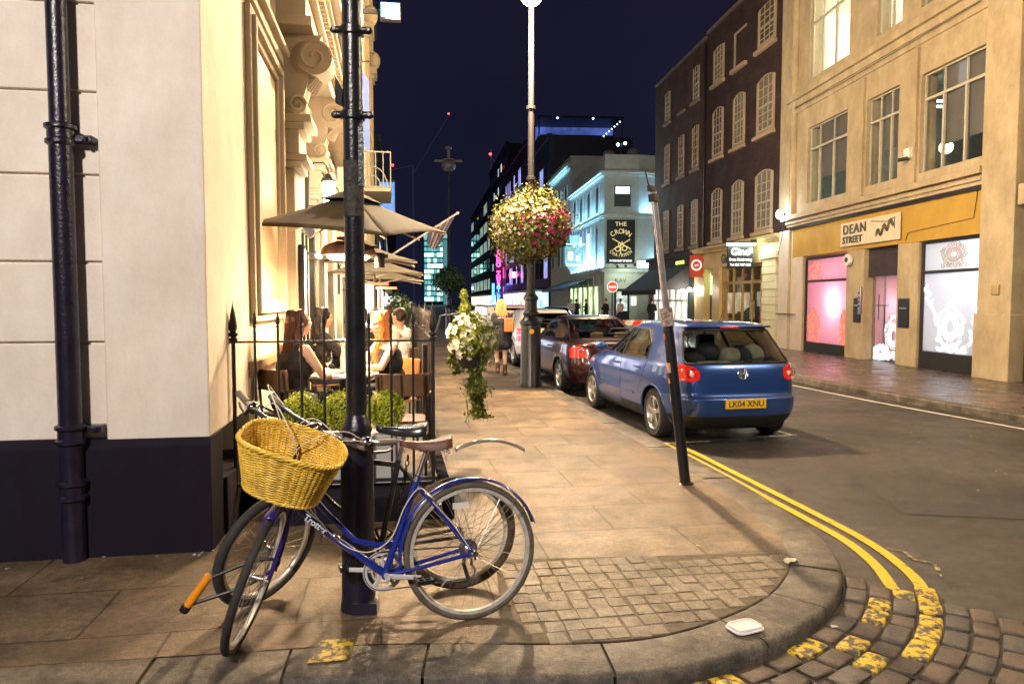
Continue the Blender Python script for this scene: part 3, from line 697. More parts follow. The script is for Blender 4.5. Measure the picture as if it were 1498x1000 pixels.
# ------------------------------------------------------------------ office building on the right (plane x = 11, y 14.6..24.6)
CON = stucco('buff_concrete', (.43, .36, .235), .58, .8)
YFA = stucco('ochre_fascia', (.44, .28, .04), .8, .6)
OB = empty('office_building', (11, 0, 0), 0, 'buff concrete office block with metal windows and frosted shop windows', 'building')
def facade(mb, x0, x1, ya, yb, za, zb, holes):
    """wall slab between x0 and x1 with rectangular holes (y0,y1,z0,z1), cut as a grid"""
    ys = sorted({ya, yb, *[h[0] for h in holes], *[h[1] for h in holes]}); zs_ = sorted({za, zb, *[h[2] for h in holes], *[h[3] for h in holes]})
    for a, b in zip(ys[:-1], ys[1:]):
        run = None
        for c, d in zip(zs_[:-1], zs_[1:]):
            cy, cz = (a+b)/2, (c+d)/2
            solid = not any(h[0] < cy < h[1] and h[2] < cz < h[3] for h in holes)
            if solid:
                if run is None: run = [c, d]
                else: run[1] = d
            if (not solid) and run: mb.box(x0, x1, a, b, *run); run = None
        if run: mb.box(x0, x1, a, b, *run)
OW = [(20.35, 22.75, 4.72, 7.1), (17.85, 19.35, 4.72, 7.06), (14.85, 17.0, 4.68, 7.02)]
OU = [(20.35, 22.75, 8.62, 11.2), (17.85, 19.0, 8.62, 11.2), (14.85, 17.1, 8.62, 11.2)]
f = MB(); facade(f, 0, .4, 14.65, 24.65, 4.45, 12.4, OW+OU); f.build('wall', CON, OB)
f = MB(); facade(f, 0, .35, 14.65, 22.9, 0, 3.12, [(20.2, 22.86, 0, 3.12), (17.75, 19.3, 0, 3.12), (14.65, 16.9, 0, 3.12)]); f.build('shop_pier', CON, OB, bevel=.01)
f = MB(); f.box(-.02, .35, 14.66, 23.6, 3.05, 3.98); f.build('ochre_fascia', YFA, OB)
f = MB(); f.box(-.10, .3, 14.66, 23.7, 3.98, 4.06); f.build('black_ledge', BLACK, OB)
f = MB(); f.box(-.12, .3, 14.66, 23.9, 4.062, 4.15); f.box(-.17, .3, 14.66, 23.9, 4.15, 4.22); f.box(-.07, .3, 14.66, 24.1, 4.22, 4.30); f.box(-.2, .3, 14.66, 24.2, 4.30, 4.45); f.build('sill_course', CON, OB, bevel=.01)
f = MB(); f.box(-.05, .3, 14.66, 23.9, 7.75, 7.95); f.box(-.1, .3, 14.66, 23.9, 7.95, 8.15); f.box(-.2, .3, 14.66, 24, 8.15, 8.35); f.build('cornice', CON, OB, bevel=.01)
f = MB(); f.box(-.15, .4, 13.7, 14.65, 0, 14); f.box(-.19, .4, 13.66, 14.69, .0, 1.35); f.build('pier', CON, OB, bevel=.015)
f = MB(); f.box(-.06, .4, 23.9, 24.65, 4.45, 14); f.cyl((-.02, 23.62, 4.45), (-.02, 23.62, 14), .13, n=16); f.build('corner_pier', CON, OB, bevel=.01)
f = MB()
for y0 in (19.35, 17.0): f.box(-.07, .05, y0+.08, y0+.77, 4.46, 7.7)
f.build('window_pier', CON, OB, bevel=.01)
WALLW = stucco('whitewashed_wall', (.62, .55, .48), .8, .7)
f = MB(); f.box(-.02, .35, 22.9, 24.65, 0, 3.05); f.box(-.02, .35, 23.6, 24.65, 3.05, 4.0); f.build('end_wall', WALLW, OB)
f = MB(); f.box(0, 8, 14, 24.6, 12.4, 14); f.build('parapet', CON, OB)
# right neighbour beyond the pier
FRM = mat('pale_window_metal', (.40, .38, .30), .45, var=.1)
FRD = mat('dark_window_metal', (.02, .02, .022), .35)
INT_D = emis('dim_office_interior', (.55, .5, .3), .10, .8, .7, (.02, .02, .03))
INT_L = emis('lit_office_interior', (1, .88, .55), 1.7, .25, .5)
def mwin(y0, y1, z0, z1, tr, vs_, glass, open_leaf=False):
    f = MB(); a = .035; x0, x1 = .10, .15
    f.box(x0, x1, y0, y0+a, z0, z1); f.box(x0, x1, y1-a, y1, z0, z1); f.box(x0, x1, y0+a, y1-a, z0, z0+a); f.box(x0, x1, y0+a, y1-a, z1-a, z1)
    f.box(x0-.02, x1-.002, y0+a, y1-a, tr-.03, tr+.03)
    for v in vs_: f.box(x0-.01, x1-.004, v-.028, v+.028, z0+a, tr-.03); f.box(x0+.004, x1-.008, v-.016, v+.016, tr+.03, z1-a)
    w_ = f.build('window', FRM, OB)
    f = MB(); f.quad((.14, y0, z0), (.14, y1, z0), (.14, y1, z1), (.14, y0, z1)); f.build('pane', glass, w_, smooth=0)
    return w_
PG = thin_glass('office_glass', (.85, .88, .9), .35)
BLD = mat('grey_roller_blind', (.16, .15, .14), .8, var=.1, scale=2)
for (y0, y1, z0, z1), vs_ in zip(OW, ((21.3, 22.15), (18.35, 18.85), (15.55, 16.3))): mwin(y0, y1, z0, z1, 6.42, vs_, PG)
for (y0, y1, z0, z1), vs_ in zip(OU, ((21.3, 22.1), (18.4,), (15.6, 16.4))): mwin(y0, y1, z0, z1, 10.35, vs_, PG)
# rooms behind, with blinds, ceiling panels and partitions
f = MB(); f.box(.4, 5, 14.7, 24.6, 4.45, 4.5); f.box(.4, 5, 14.7, 24.6, 7.5, 7.6); f.box(5, 5.1, 14.7, 24.6, 4.45, 12.4); f.box(.41, 5, 24.5, 24.6, 4.5, 7.5); f.box(.41, 5, 14.66, 14.69, 4.5, 7.5); f.box(.4, 5, 19.45, 19.5, 4.5, 7.5); f.build('room', mat('office_room', (.25, .24, .22), .8), OB)
f = MB(); f.box(.4, 5, 14.7, 24.6, 8.2, 8.3); f.box(.4, 5, 14.7, 24.6, 11.4, 11.5); f.box(4.8, 4.9, 14.7, 24.6, 8.3, 11.4); f.box(.41, 4.8, 24.45, 24.55, 8.3, 11.4); f.box(.41, 4.8, 19.4, 19.5, 8.3, 11.4); f.build('upper_room', mat('upper_room_paint', (.8, .78, .70), .8), OB)
for yc in (21.5, 18.4): point('office_ceiling_light', (13.6, yc, 10.9), 170, (1, .94, .78), .4)
f = MB()
for (y0, y1, z0, z1), zb in zip(OW, (5.45, 5.6, 5.25)): f.box(.2, .21, y0+.04, y1-.5 if y0 < 20 else y1-.45, zb, z1)
f.build('roller_blind', BLD, OB)
f = MB()
for y0 in (20.6, 21.2, 21.7): f.box(1.2, 2.6, y0, y0+.16, 6.9, 6.93); f.box(3.0, 4.4, y0, y0+.16, 6.9, 6.93)
f.box(.9, 1.9, 18.0, 18.12, 6.7, 6.73); f.box(.9, 1.9, 18.5, 18.62, 6.7, 6.73); f.build('ceiling_light_strip', emis('office_tube', (.8, 1, .75), 5), OB)
f = MB(); f.cyl((.7, 21.2, 4.5), (.7, 21.2, 5.5), .1); f.ell((.6, 16.9, 5.3), .16); f.build('office_lamp', emis('desk_lamp', (1, .85, .5), 1.6), OB)
point('office_room_light', (13.3, 16.5, 6.8), 14, (1, .9, .7), .3); point('office_room_light', (13.3, 21.5, 6.6), 16, (.8, 1, .85), .3)

# frosted shop windows, lit from behind by lamps inside; ornament is a band of curls on the glass
def frost(name, col, rough=.9):
    m = mat(name, col, .35, var=0, trans=.0); t, b = nodes(m)
    tr = t.nodes.new('ShaderNodeBsdfTranslucent'); tr.inputs[0].default_value = (*col, 1); mx = t.nodes.new('ShaderNodeMixShader'); mx.inputs[0].default_value = .8
    out = t.nodes['Material Output']; t.links.new(b.outputs[0], mx.inputs[1]); t.links.new(tr.outputs[0], mx.inputs[2]); t.links.new(mx.outputs[0], out.inputs[0]); return m
FRP = frost('pink_frosted_glass', (.92, .62, .70)); FRW = frost('white_frosted_glass', (.85, .88, .92))
shops = [('pink', 20.24, 22.84, .32, 2.97, 2.24, FRP), ('white', 14.7, 16.88, .42, 3.02, 2.30, FRW)]
ORR = emis('orange_lace_glow', (1, .22, .12), .45, 0); ORW = emis('white_lace_glow', (.95, .95, 1), .55, 0); ORG = mat('grey_lace', (.45, .45, .5), .6)
def lace(y0, z0, w_, h, m, parent, x, seed=1, flip=1, name='etched_ornament'):
    f = MB(); rr = random.Random(seed)
    def curl(cy, cz, r, a0, d, turns=1.3, th=.012):
        P = []
        for k in range(16):
            q = k/15; a = a0+d*turns*2*pi*q; rr_ = r*(1-.75*q); P.append((x, cy+rr_*cos(a), cz+rr_*sin(a)))
        f.tube(P, [th*(1-.4*k/15) for k in range(16)], 5, squash=(.25, 1) if False else None)
    cy, cz = y0+w_/2, z0+h*.55
    for rr_, th in ((.30, .012), (.25, .02), (.14, .016)): f.tube([(x, cy+rr_*w_*cos(a*pi/12), cz+rr_*h*1.05*sin(a*pi/12)) for a in range(24)], th, 5, closed=True)
    for k in range(10): a = 2*pi*k/10; curl(cy+.19*w_*cos(a), cz+.20*h*sin(a), .05, a, 1)
    for k in range(26):
        a = 2*pi*k/26; b = 1+.08*sin(5*a); curl(cy+.42*w_*cos(a)*b, cz+.44*h*sin(a)*b, rr.uniform(.05, .085), rr.uniform(0, 6), rr.choice((1, -1)))
    for k in range(9): curl(y0+w_*(k+.2)/8.5-.05*w_, z0+.03+.02*rr.random(), rr.uniform(.05, .08), rr.uniform(0, 6), rr.choice((1, -1)))
    o = f.build(name, m, parent, smooth=60); return o
for nm, y0, y1, z0, z1, tr, g in shops:
    f = MB(); a = .06
    f.box(.06, .16, y0, y0+a, 0, z1); f.box(.06, .16, y1-a, y1, 0, z1); f.box(.06, .16, y0+a, y1-a, z1-.05, z1+.04); f.box(.05, .17, y0+a, y1-a, tr-.035, tr+.035); f.box(.04, .2, y0+a, y1-a, 0, z0)
    s_ = f.build('shop_window', FRD, OB, bevel=.004); f = MB(); f.quad((.12, y0, z0), (.12, y1, z0), (.12, y1, z1), (.12, y0, z1)); p_ = f.build('pane', g, s_, smooth=0)
    if nm == 'pink':
        lace(21.95, .34, .80, 1.0, ORR, s_, .112, 1); lace(20.02+.28, .34, .38, .95, ORR, s_, .112, 2); lace(21.9, 2.3, .8, .5, mat('rose_lace', (.85, .4, .45), .6), s_, .112, 5)
    else:
        lace(15.35, .46, 1.0, 1.05, ORW, s_, .112, 3)
        f = MB(); rr = random.Random(8)
        for k in range(46):   # trailing stems of curls up each side
            q = k/45; yy = (14.85+.5*(1-q)**2 + .12*rr.uniform(-1, 1)) if k % 2 else (16.4+.35*q+.1*rr.uniform(-1, 1)-.3*(1-q)); zz = .5+1.5*q
            P = [(.112, yy+.06*(1-.7*j/9)*cos(j*.9+k), zz+.06*(1-.7*j/9)*sin(j*.9+k)) for j in range(10)]; f.tube(P, .012, 5)
        f.build('etched_stem', ORW, s_, smooth=60); lace(15.35, 2.4, .9, .5, ORG, s_, .112, 6)
# the recessed doorway with raised roller shutter
f = MB()
for k in range(18): f.cyl((.16, 17.75, 2.30+k*.045), (.16, 19.3, 2.30+k*.045), .026, n=8)
f.build('roller_shutter', mat('shutter_steel', (.10, .09, .11), .4, metal=.6), OB)
f = MB(); f.box(.28, .34, 17.76, 17.84, 0, 2.3); f.box(.28, .34, 19.2, 19.29, 0, 2.3); f.box(.28, .34, 17.84, 19.2, 0, .08); f.box(.28, .34, 18.72, 18.78, .08, 2.3); d_ = f.build('door', ALU, OB)
f = MB(); f.quad((.31, 17.8, .05), (.31, 19.25, .05), (.31, 19.25, 2.6), (.31, 17.8, 2.6)); f.build('pane', FRP, d_, smooth=0); lace(17.85, .1, .85, 1.1, ORW, d_, .275, 7); lace(18.5, .05, .7, .35, ORW, d_, .275, 9)
f = MB(); f.cyl((.25, 18.66, .9), (.25, 18.66, 1.5), .012); f.cyl((.25, 18.95, 1.1), (.25, 18.95, 1.8), .012); f.cyl((.25, 18.5, 1.5), (.25, 19.1, 1.5), .012); f.build('handle', BLACK, d_)
f = MB(); f.box(.36, 4, 14.66, 22.9, -.02, .02); f.box(.36, 4, 14.66, 22.9, 3.12, 3.2); f.box(4, 4.1, 14.66, 22.9, 0, 3.2); f.build('shop_room', mat('shop_room_paint', (.85, .82, .84), .7), OB)
f = MB(); f.box(.4, 4, 19.9, 20.0, .02, 3.1); f.box(.4, 4, 17.2, 17.3, .02, 3.1); f.build('partition', mat('partition_paint', (.8, .8, .82), .7), OB)
point('shop_lamp', (11.48, 21.15, 1.55), 14, (1, .72, .80), .14); point('shop_lamp', (12.2, 21.3, 1.9), 20, (1, .27, .47), .10); point('shop_lamp', (11.6, 15.0, 2.25), 9, (.9, .93, 1), .2); point('shop_lamp', (12.3, 15.6, 2.3), 14, (.78, .86, 1), .25); point('shop_lamp', (11.75, 18.4, 1.5), 6, (1, .72, .80), .1); point('shop_lamp', (13.0, 15.9, 1.4), 9, (.80, .86, 1), .3)
# sign board over the door
sb = empty('shop_sign', (10.97, 0, 0), 0, 'cream sign board reading DEAN STREET over the shuttered doorway', 'sign')
SGB = mat('cream_sign_board', (.62, .54, .40), .5, var=.08)
f = MB(); f.box(-.07, -.02, 17.55, 20.4, 3.16, 3.84); f.build('board', SGB, sb, bevel=.02)
INK = mat('dark_lettering', (.07, .07, .05), .5)
rotR = (pi/2, 0, -pi/2)
text('DEAN', .36, INK, sb, (-.08, 20.25, 3.62), rotR, .01, 'LEFT', sx_=1.15, space=1.15, bold=.006); text('STREET', .26, INK, sb, (-.08, 20.25, 3.33), rotR, .01, 'LEFT', sx_=1.1, space=1.1, bold=.008)
f = MB(); rr = random.Random(4)   # crossed ribbon emblem with two words
for k in range(40):
    q = k/39; yy = 18.55-.75*q; zz = 3.36+.28*q+.09*sin(q*17); P = [(-.085, yy+.045*cos(j*.8+k), zz+.04*sin(j*.8+k)) for j in range(8)]; f.tube(P, .009, 4)
f.tube([(-.08, 18.8, 3.74), (-.08, 18.1, 3.66), (-.08, 17.75, 3.74), (-.08, 17.75, 3.45)], .012, 5); f.build('emblem', INK, sb)
# entry phone, post boxes, bell, small plates
def plate(name, y0, y1, z0, z1, m, lab, cat, x=-.04, dx=.05, group=None, face=None):
    t = empty(name, (11, 0, 0), 0, lab, cat, group); f = MB(); f.box(x, x+dx-.002, y0, y1, z0, z1); f.build('case', m, t, bevel=.008)
    if face: f = MB(); [f.box(x-.008, x, *b_) for b_ in face[0]]; f.build(face[2], face[1], t)
    return t
plate('post_box', 19.38, 19.72, 1.02, 1.7, BLACK, 'black wall post box on the pier left of the frosted door', 'post box', face=([(19.44, 19.66, 1.48, 1.52)], ALU, 'slot'))
plate('post_box', 17.2, 17.62, .95, 1.68, BLACK, 'black wall post box on the pier right of the frosted door', 'post box', face=([(17.27, 17.55, 1.42, 1.46)], ALU, 'slot'))
plate('entry_phone', 19.32, 19.44, 1.25, 2.0, ALU, 'slim steel entry phone panel beside the frosted door', 'intercom', x=-.07, face=([(19.35, 19.41, 1.45+.12*k, 1.5+.12*k) for k in range(4)], INK, 'button'))
plate('notice_plate', 14.0, 14.2, 1.75, 1.95, mat('brass_plate', (.55, .42, .2), .4, metal=.6), 'small pale notice plate on the right-hand buff pier', 'plate', x=-.2)
t = empty('alarm_bell', (10.97, 19.98, 2.78), 0, 'round white alarm bell box on the pier by the pink window', 'alarm'); f = MB(); f.cyl((-.1, 0, 0), (0, 0, 0), .17, n=24); f.build('case', WHITE, t, bevel=.01); f = MB(); f.cyl((-.12, 0, 0), (-.1, 0, 0), .07, n=16); f.build('lens', DKGREY, t)
t = empty('security_camera', (10.85, 17.28, 5.1), 0, 'small white camera under the middle office windows', 'camera'); f = MB(); f.box(.0, .15, -.12, .12, 0, .24); f.build('bracket', WHITE, t); f = MB(); f.cyl((-.18, .05, -.04), (.02, -.05, 0), .045); f.build('body', DKGREY, t)
t = empty('wall_lamp', (10.75, 24.15, 4.55), 0, 'round glowing wall lamp at the corner of the buff office block', 'lamp'); f = MB(); f.ell((0, 0, 0), (.12, .14, .16)); f.build('globe', emis('globe_glow', (.75, .95, 1), 7), t); f = MB(); f.cyl((.04, 0, 0), (.25, 0, 0), .05); f.tube([(.1, 0, -.1), (.15, .05, -.6), (.1, .1, -1.0), (.1, .3, -1.35)], .012, 5); f.build('arm', IRON, t)
point('wall_lamp_light', (10.5, 24.0, 4.5), 30, (.85, .95, 1), .1)
f = MB(); f.cyl((-.04, 23.75, 0), (-.04, 23.75, 4.3), .05, n=12); f.build('downpipe', CON, OB); f = MB(); f.tube([(-.03, 14.9, 4.0), (-.03, 15.0, 3.4), (-.03, 17.3, 3.3), (-.03, 17.4, 3.1)], .009, 5); f.tube([(-.12, 14.9, 7.9), (-.12, 20, 7.86), (-.12, 23.5, 7.9)], .01, 5); f.build('cable', IRON, OB)
t = empty('handrail', (10.95, 23.0, 1.18), 0, 'short dark handrail on the whitewashed wall by the pink window', 'rail'); f = MB(); f.cyl((-.1, .25, 0), (-.1, 1.5, 0), .02); f.cyl((-.1, .3, 0), (.05, .3, 0), .012); f.cyl((-.1, 1.45, 0), (.05, 1.45, 0), .012); f.build('bar', IRON, t)
# dark building at the right edge
NB = empty('dark_shopfront_building', (11, 0, 0), 0, 'dark shopfront building at the right edge beyond the buff pier', 'building')
f = MB(); f.box(.1, .5, 6, 13.62, 2.9, 3.7); f.box(.1, .5, 6, 13.62, 0, .5); f.box(.1, .5, 13.1, 13.62, .5, 2.9); f.build('shopfront', mat('purple_black_paint', (.03, .02, .04), .4), NB); f = MB(); f.box(.25, .3, 6, 13.1, .5, 2.9); f.build('shop_window', GLASSD, NB)
f = MB(); f.box(0, .5, 6, 13.62, 3.72, 14); f.build('wall', CON, NB); f = MB(); f.box(-.15, .1, 6, 13.62, 3.5, 3.9); f.build('cornice', CON, NB)
text('3', .3, emis('green_number_glow', (.75, 1, .3), 1.5), NB, (.085, 13.3, 2.35), rotR, .01, name='number_sign')
# ------------------------------------------------------------------ brick houses, hairdresser, awning shop (local: x = into the building, y = along the street)
AB = R(2.2)
BRK = brick_mat('dark_red_brick', (.055, .026, .026), (.035, .018, .022), (.03, .02, .02))
BRK2 = brick_mat('brown_brick', (.085, .045, .032), (.06, .032, .026), (.045, .035, .03))
REV = stucco('painted_reveal', (.46, .36, .24), .8, .6)
SASH = mat('sash_paint', (.40, .36, .28), .5, var=.1)
CURT = mat('net_curtain', (.17, .155, .12), .9, var=.4, scale=9)
CURT2 = mat('drawn_curtain', (.08, .06, .045), .9, var=.4, scale=5)
B3 = empty('brick_house', (11.2, 24.7, 0), AB, 'dark red brick house with arched cream window reveals above the hairdresser', 'building')
def arch_window(parent, y0, y1, z0, z1, blank=False, arch=.16, rev=REV, wide=.20):
    """cream reveal strip on the far side, sill, arched head, sash with glazing bars; opening between y0..y1"""
    f = MB(); n = 8
    prof = [(y0, z0), (y1, z0), (y1, z1)]+[(y1+(y0-y1)*k/n, z1+arch*sin(pi*k/n)) for k in range(1, n)]+[(y0, z1)]
    f.prism(prof, 'x', -.012, .0); w_ = f.build('window', rev, parent)
    PN = random.Random(int((y0*7+z0*13)*100)).choice([CURT, CURT, GLASSD, CURT2, CURT])
    if not blank:
        a, b = y0+.10, y1-wide
        a, b = y0+wide*.35, y1-wide
        f = MB(); t = .045
        pr2 = [(a, z0+.08), (b, z0+.08), (b, z1-.02)]+[(b+(a-b)*k/n, z1-.02+arch*.8*sin(pi*k/n)) for k in range(1, n)]+[(a, z1-.02)]
        f.prism(pr2, 'x', -.02, -.013); f.build('pane', PN, w_)
        f = MB(); f.box(-.06, -.02, a, a+t, z0+.08, z1); f.box(-.06, -.02, b-t, b, z0+.08, z1); f.box(-.06, -.02, a+t, b-t, z0+.08, z0+.16); f.box(-.07, -.02, a+t, b-t, (z0+z1)/2-.03, (z0+z1)/2+.04)
        for k in (1, 2): yy = a+(b-a)*k/3; f.box(-.045, -.02, yy-.014, yy+.014, z0+.16, z1+.06)
        for k in (1, 2, 4, 5): zz = z0+.1+(z1-z0-.1)*k/6; f.box(-.044, -.021, a+t, b-t, zz-.012, zz+.012)
        f.build('sash', SASH, w_)
    f = MB(); f.box(-.14, .0, y0-.08, y1+.10, z0-.14, z0-.002); f.build('sill', rev, w_, bevel=.01)
    return w_
f = MB(); f.box(0, 8, 0, 7.6, 3.9, 13.4); f.build('wall', BRK, B3)
f = MB(); f.box(-.06, .4, 0, 7.6, 13.4, 13.55); f.build('coping', mat('coping_stone', (.14, .12, .1), .8), B3)
for z0, z1 in ((4.2, 6.3), (7.78, 9.75)):
    for y0, y1 in ((.95, 2.45), (3.45, 4.65), (5.6, 6.85)): arch_window(B3, y0, y1, z0, z1)
for k, (y0, y1) in enumerate(((.95, 2.45), (3.45, 4.65), (5.6, 6.85))):
    if k == 1:
        f = MB(); f.box(-.012, 0, y1-.2, y1, 10.95, 12.4); f.box(-.014, 0, y0, y1-.2, 12.3, 12.4); w_ = f.build('blind_window', REV, B3); f = MB(); f.box(-.14, 0, y0-.08, y1+.1, 10.8, 10.95); f.build('sill', REV, w_)
    else: arch_window(B3, y0, y1, 10.95, 12.4, arch=.08)
f = MB(); f.cyl((-.07, 7.62, 3.9), (-.07, 7.62, 13), .06, n=10); f.build('downpipe', BLACK, B3)
B4 = empty('brick_house', (11.2-sin(AB)*7.7, 24.7+cos(AB)*7.7, 0), AB, 'browner brick house with slim windows above the dark awning', 'building')
f = MB(); f.box(0, 8, .05, 7.5, 3.4, 13.3); f.build('wall', BRK2, B4)
f = MB(); f.box(-.05, .4, .05, 7.5, 13.3, 13.42); f.build('coping', MATS['coping_stone'], B4)
DREV = stucco('dull_reveal', (.26, .21, .16), .8, .6)
for z0, z1 in ((4.2, 6.3), (7.75, 9.7), (10.9, 12.4)):
    for k, (y0, y1) in enumerate(((.75, 1.6), (2.7, 3.55), (4.9, 5.75))):
        if z0 > 10 and k == 1:
            f = MB(); f.box(-.1, 0, y0-.05, y1+.1, z0-.1, z0); f.build('sill', DREV, B4); continue
        arch_window(B4, y0, y1, z0, z1, arch=.05, rev=DREV, wide=.08)
# hairdresser's cream shopfront
SHP = stucco('cream_shopfront_paint', (.55, .43, .20), .85, .45)
t = empty('hairdresser_shopfront', (11.2, 24.7, 0), AB, 'cream painted hairdresser shopfront with dentilled cornice and wood-framed window', 'shopfront')
f = MB(); f.box(-.1, .3, .1, 8.4, 3.05, 3.72); f.build('fascia', SHP, t, bevel=.01)
f = MB(); f.box(-.35, .2, .05, 8.5, 3.88, 3.98); f.box(-.25, .2, .05, 8.5, 3.80, 3.88)
for k in range(46): f.box(-.22, -.1, .1+k*.182, .19+k*.182, 3.72, 3.79)
f.build('cornice', SHP, t)
QUO = stucco('pale_green_quoins', (.66, .64, .44), .9, .5)
f = MB()
for k in range(11): f.box(-.14 if k % 2 else -.12, .3, .35 if k % 2 else .4, 1.45, .12+k*.275, .12+k*.275+.262)
f.box(-.2, .3, .25, 1.55, 3.15, 3.4); f.box(-.16, .3, .3, 1.5, 0, .12); f.build('pilaster', QUO, t, bevel=.008)
f = MB()
for y0, y1 in ((5.45, 6.25), (7.2, 8.4)): f.box(-.14, .3, y0, y1, 0, 3.05); f.box(-.2, .3, y0-.03, y1+.03, 2.72, 2.85); f.box(-.2, .3, y0-.03, y1+.03, 0, .4)
f.build('pilaster', SHP, t, bevel=.01)
WOOD = mat('gilded_wood_frame', (.30, .20, .06), .45, var=.2, scale=8)
f = MB()
for y in (1.5, 1.75, 2.6, 3.45, 4.3, 5.05, 5.38): f.box(-.02, .06, y-.04, y+.04, .6, 3.05)
for z in (.6, 2.35, 2.98): f.box(-.012, .05, 1.5, 5.4, z-.05, z+.06)
f.box(-.05, .1, 1.5, 5.4, 0, .55); w_ = f.build('shop_window', WOOD, t)
f = MB(); f.quad((.02, 1.5, .6), (.02, 5.4, .6), (.02, 5.4, 3.0), (.02, 1.5, 3.0)); f.build('pane', PG, w_)
f = MB(); f.box(.3, 4, .3, 8.4, 0, .02); f.box(4, 4.1, .3, 8.4, 0, 3.3); f.box(.3, 4, .3, 8.4, 3.2, 3.3); f.box(.3, 4, 8.4, 8.5, 0, 3.3); f.build('salon_room', mat('salon_wall', (.35, .27, .14), .7, var=.3, scale=2), t)
f = MB(); rr = random.Random(2)
for k in range(9): y = 1.9+k*.4; f.box(.6+rr.random(), 1.0+rr.random(), y, y+.22, 0, rr.uniform(.9, 2.2))
f.build('salon_fitting', mat('salon_fitting_dark', (.03, .03, .03), .5), t)
f = MB(); f.box(.3, .34, 2.0, 2.5, 1.3, 2.0); f.box(.3, .34, 3.0, 3.4, .9, 1.6); f.box(.3, .34, 4.2, 4.7, 1.9, 2.6); f.build('poster', mat('poster_paper', (.6, .55, .45), .8, var=.5, scale=9), t)
f = MB(); f.box(.15, .2, 6.25, 7.2, 0, 2.2); f.box(.14, .2, 6.25, 7.2, 2.2, 2.26); d_ = f.build('door', BLACK, t); f = MB(); f.box(.1, .14, 6.3, 7.1, 1.9, 2.85); f.build('fanlight', emis('green_fanlight', (.6, .9, .35), 1.2, .3), d_)
point('salon_light', (12.6, 28.0, 2.7), 30, (1, .78, .42), .2)
text('Gino', .52, INK, t, (-.112, 5.35, 3.36), rotR, .01, 'LEFT', sx_=.95, bold=.015)
text('GENTS', .22, INK, t, (-.112, 3.85, 3.34), rotR, .01, 'LEFT', sx_=.9, bold=.006)
# projecting lit sign (faces up and down the street)
g = empty('projecting_sign', (10.25, 26.35, 0), 0, 'dark projecting sign reading Gino with white lettering and a lamp over it', 'sign')
SGD = mat('sign_dark_green', (.008, .016, .018), .35)
f = MB(); f.box(-.48, .48, -.05, .05, 2.82, 3.62); f.build('board', SGD, g, bevel=.01)
f = MB(); f.box(-.52, .52, -.16, -.04, 3.66, 3.74); f.build('lamp_tube', emis('tube_glow', (.85, 1, .85), 9), g); f = MB(); f.box(-.56, .56, -.18, .12, 3.745, 3.80); f.cyl((.4, 0, 3.85), (1.0, 0, 3.85), .03); f.cyl((.0, 0, 3.62), (.0, 0, 3.8), .015); f.build('bracket', IRON, g)
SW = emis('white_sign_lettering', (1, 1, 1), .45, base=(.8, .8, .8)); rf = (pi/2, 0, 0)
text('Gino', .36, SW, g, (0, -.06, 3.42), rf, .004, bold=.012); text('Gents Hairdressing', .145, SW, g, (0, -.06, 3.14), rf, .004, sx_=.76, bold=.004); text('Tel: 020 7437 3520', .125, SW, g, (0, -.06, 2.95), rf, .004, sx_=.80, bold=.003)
area('sign_strip_light', (10.25, 26.15, 3.66), (10.25, 26.35, 2.6), 3, (.85, 1, .88), .9, .05); point('sign_spill_light', (10.75, 26.1, 3.5), 11, (.85, 1, .8), .08)
g = empty('projecting_sign', (10.45, 32.0, 0), 0, 'small red hanging sign with a round white emblem over the dark awning', 'sign')
REDS = mat('red_sign', (.50, .05, .03), .5, var=.1)
f = MB(); f.box(-.30, .30, -.03, .03, 2.68, 3.66); f.build('board', REDS, g); f = MB(); f.cyl((-.35, 0, 3.7), (.6, 0, 3.7), .02); f.cyl((.1, 0, 3.62), (.5, 0, 3.3), .012); f.build('bracket', IRON, g)
f = MB()
for r_ in (.235, .19): f.tube([(r_*cos(a*pi/12), -.035, 3.22+r_*sin(a*pi/12)) for a in range(24)], .012, 5, closed=True)
f.build('emblem', SW, g); text('art', .17, SW, g, (0, -.036, 3.22), rf, .004, sx_=.9)
# dark awning shop
t = empty('awning_shopfront', (11.2-sin(AB)*8.6, 24.7+cos(AB)*8.6, 0), AB, 'black shopfront with a drooping black awning and two bare wall lamps', 'shopfront')
f = MB(); f.box(-.3, .2, -.05, 7.2, 3.75, 3.95); f.box(-.12, .2, 0, 7.2, 3.1, 3.75); f.box(-.1, .2, 0, .8, 0, 3.1); f.box(-.1, .2, 6.4, 7.2, 0, 3.1); f.build('fascia', mat('black_green_paint', (.015, .02, .018), .4), t)
f = MB(); f.box(-.1, .1, .8, 6.4, 0, .5)
for k in range(7): f.box(-.1, -.02, .8+k*.92, .88+k*.92, .5, 3.1)
f.box(-.09, -.03, .8, 6.4, 1.6, 1.68); f.build('window_frame', mat('pale_frame', (.4, .38, .36), .5), t); f = MB(); f.box(0, .05, .8, 6.4, .5, 3.1); f.build('pane', emis('awning_shop_glow', (1, .9, .75), .55, .9, 1.4), t)
f = MB(); f.add([(-.12, .6, 3.35), (-.12, 6.9, 3.35), (-1.75, 6.9, 2.15), (-1.75, .6, 2.15), (-1.75, .6, 1.92), (-1.75, 6.9, 1.92)], [(0,1,2,3),(3,2,5,4)]); f.add([(-.12, .6, 3.35), (-1.75, .6, 2.15), (-.12, .6, 2.15)], [(0,1,2)]); a_ = f.build('awning', mat('black_canvas', (.02, .019, .02), .85, var=.3), t, smooth=0, fix=False); a_.modifiers.new('s', 'SOLIDIFY').thickness = .02
f = MB(); f.box(-.14, -.125, 1.3, 2.5, 3.42, 3.58); f.build('sign_light', emis('lime_sign_glow', (.75, 1, .15), .8, .6, 9), t)
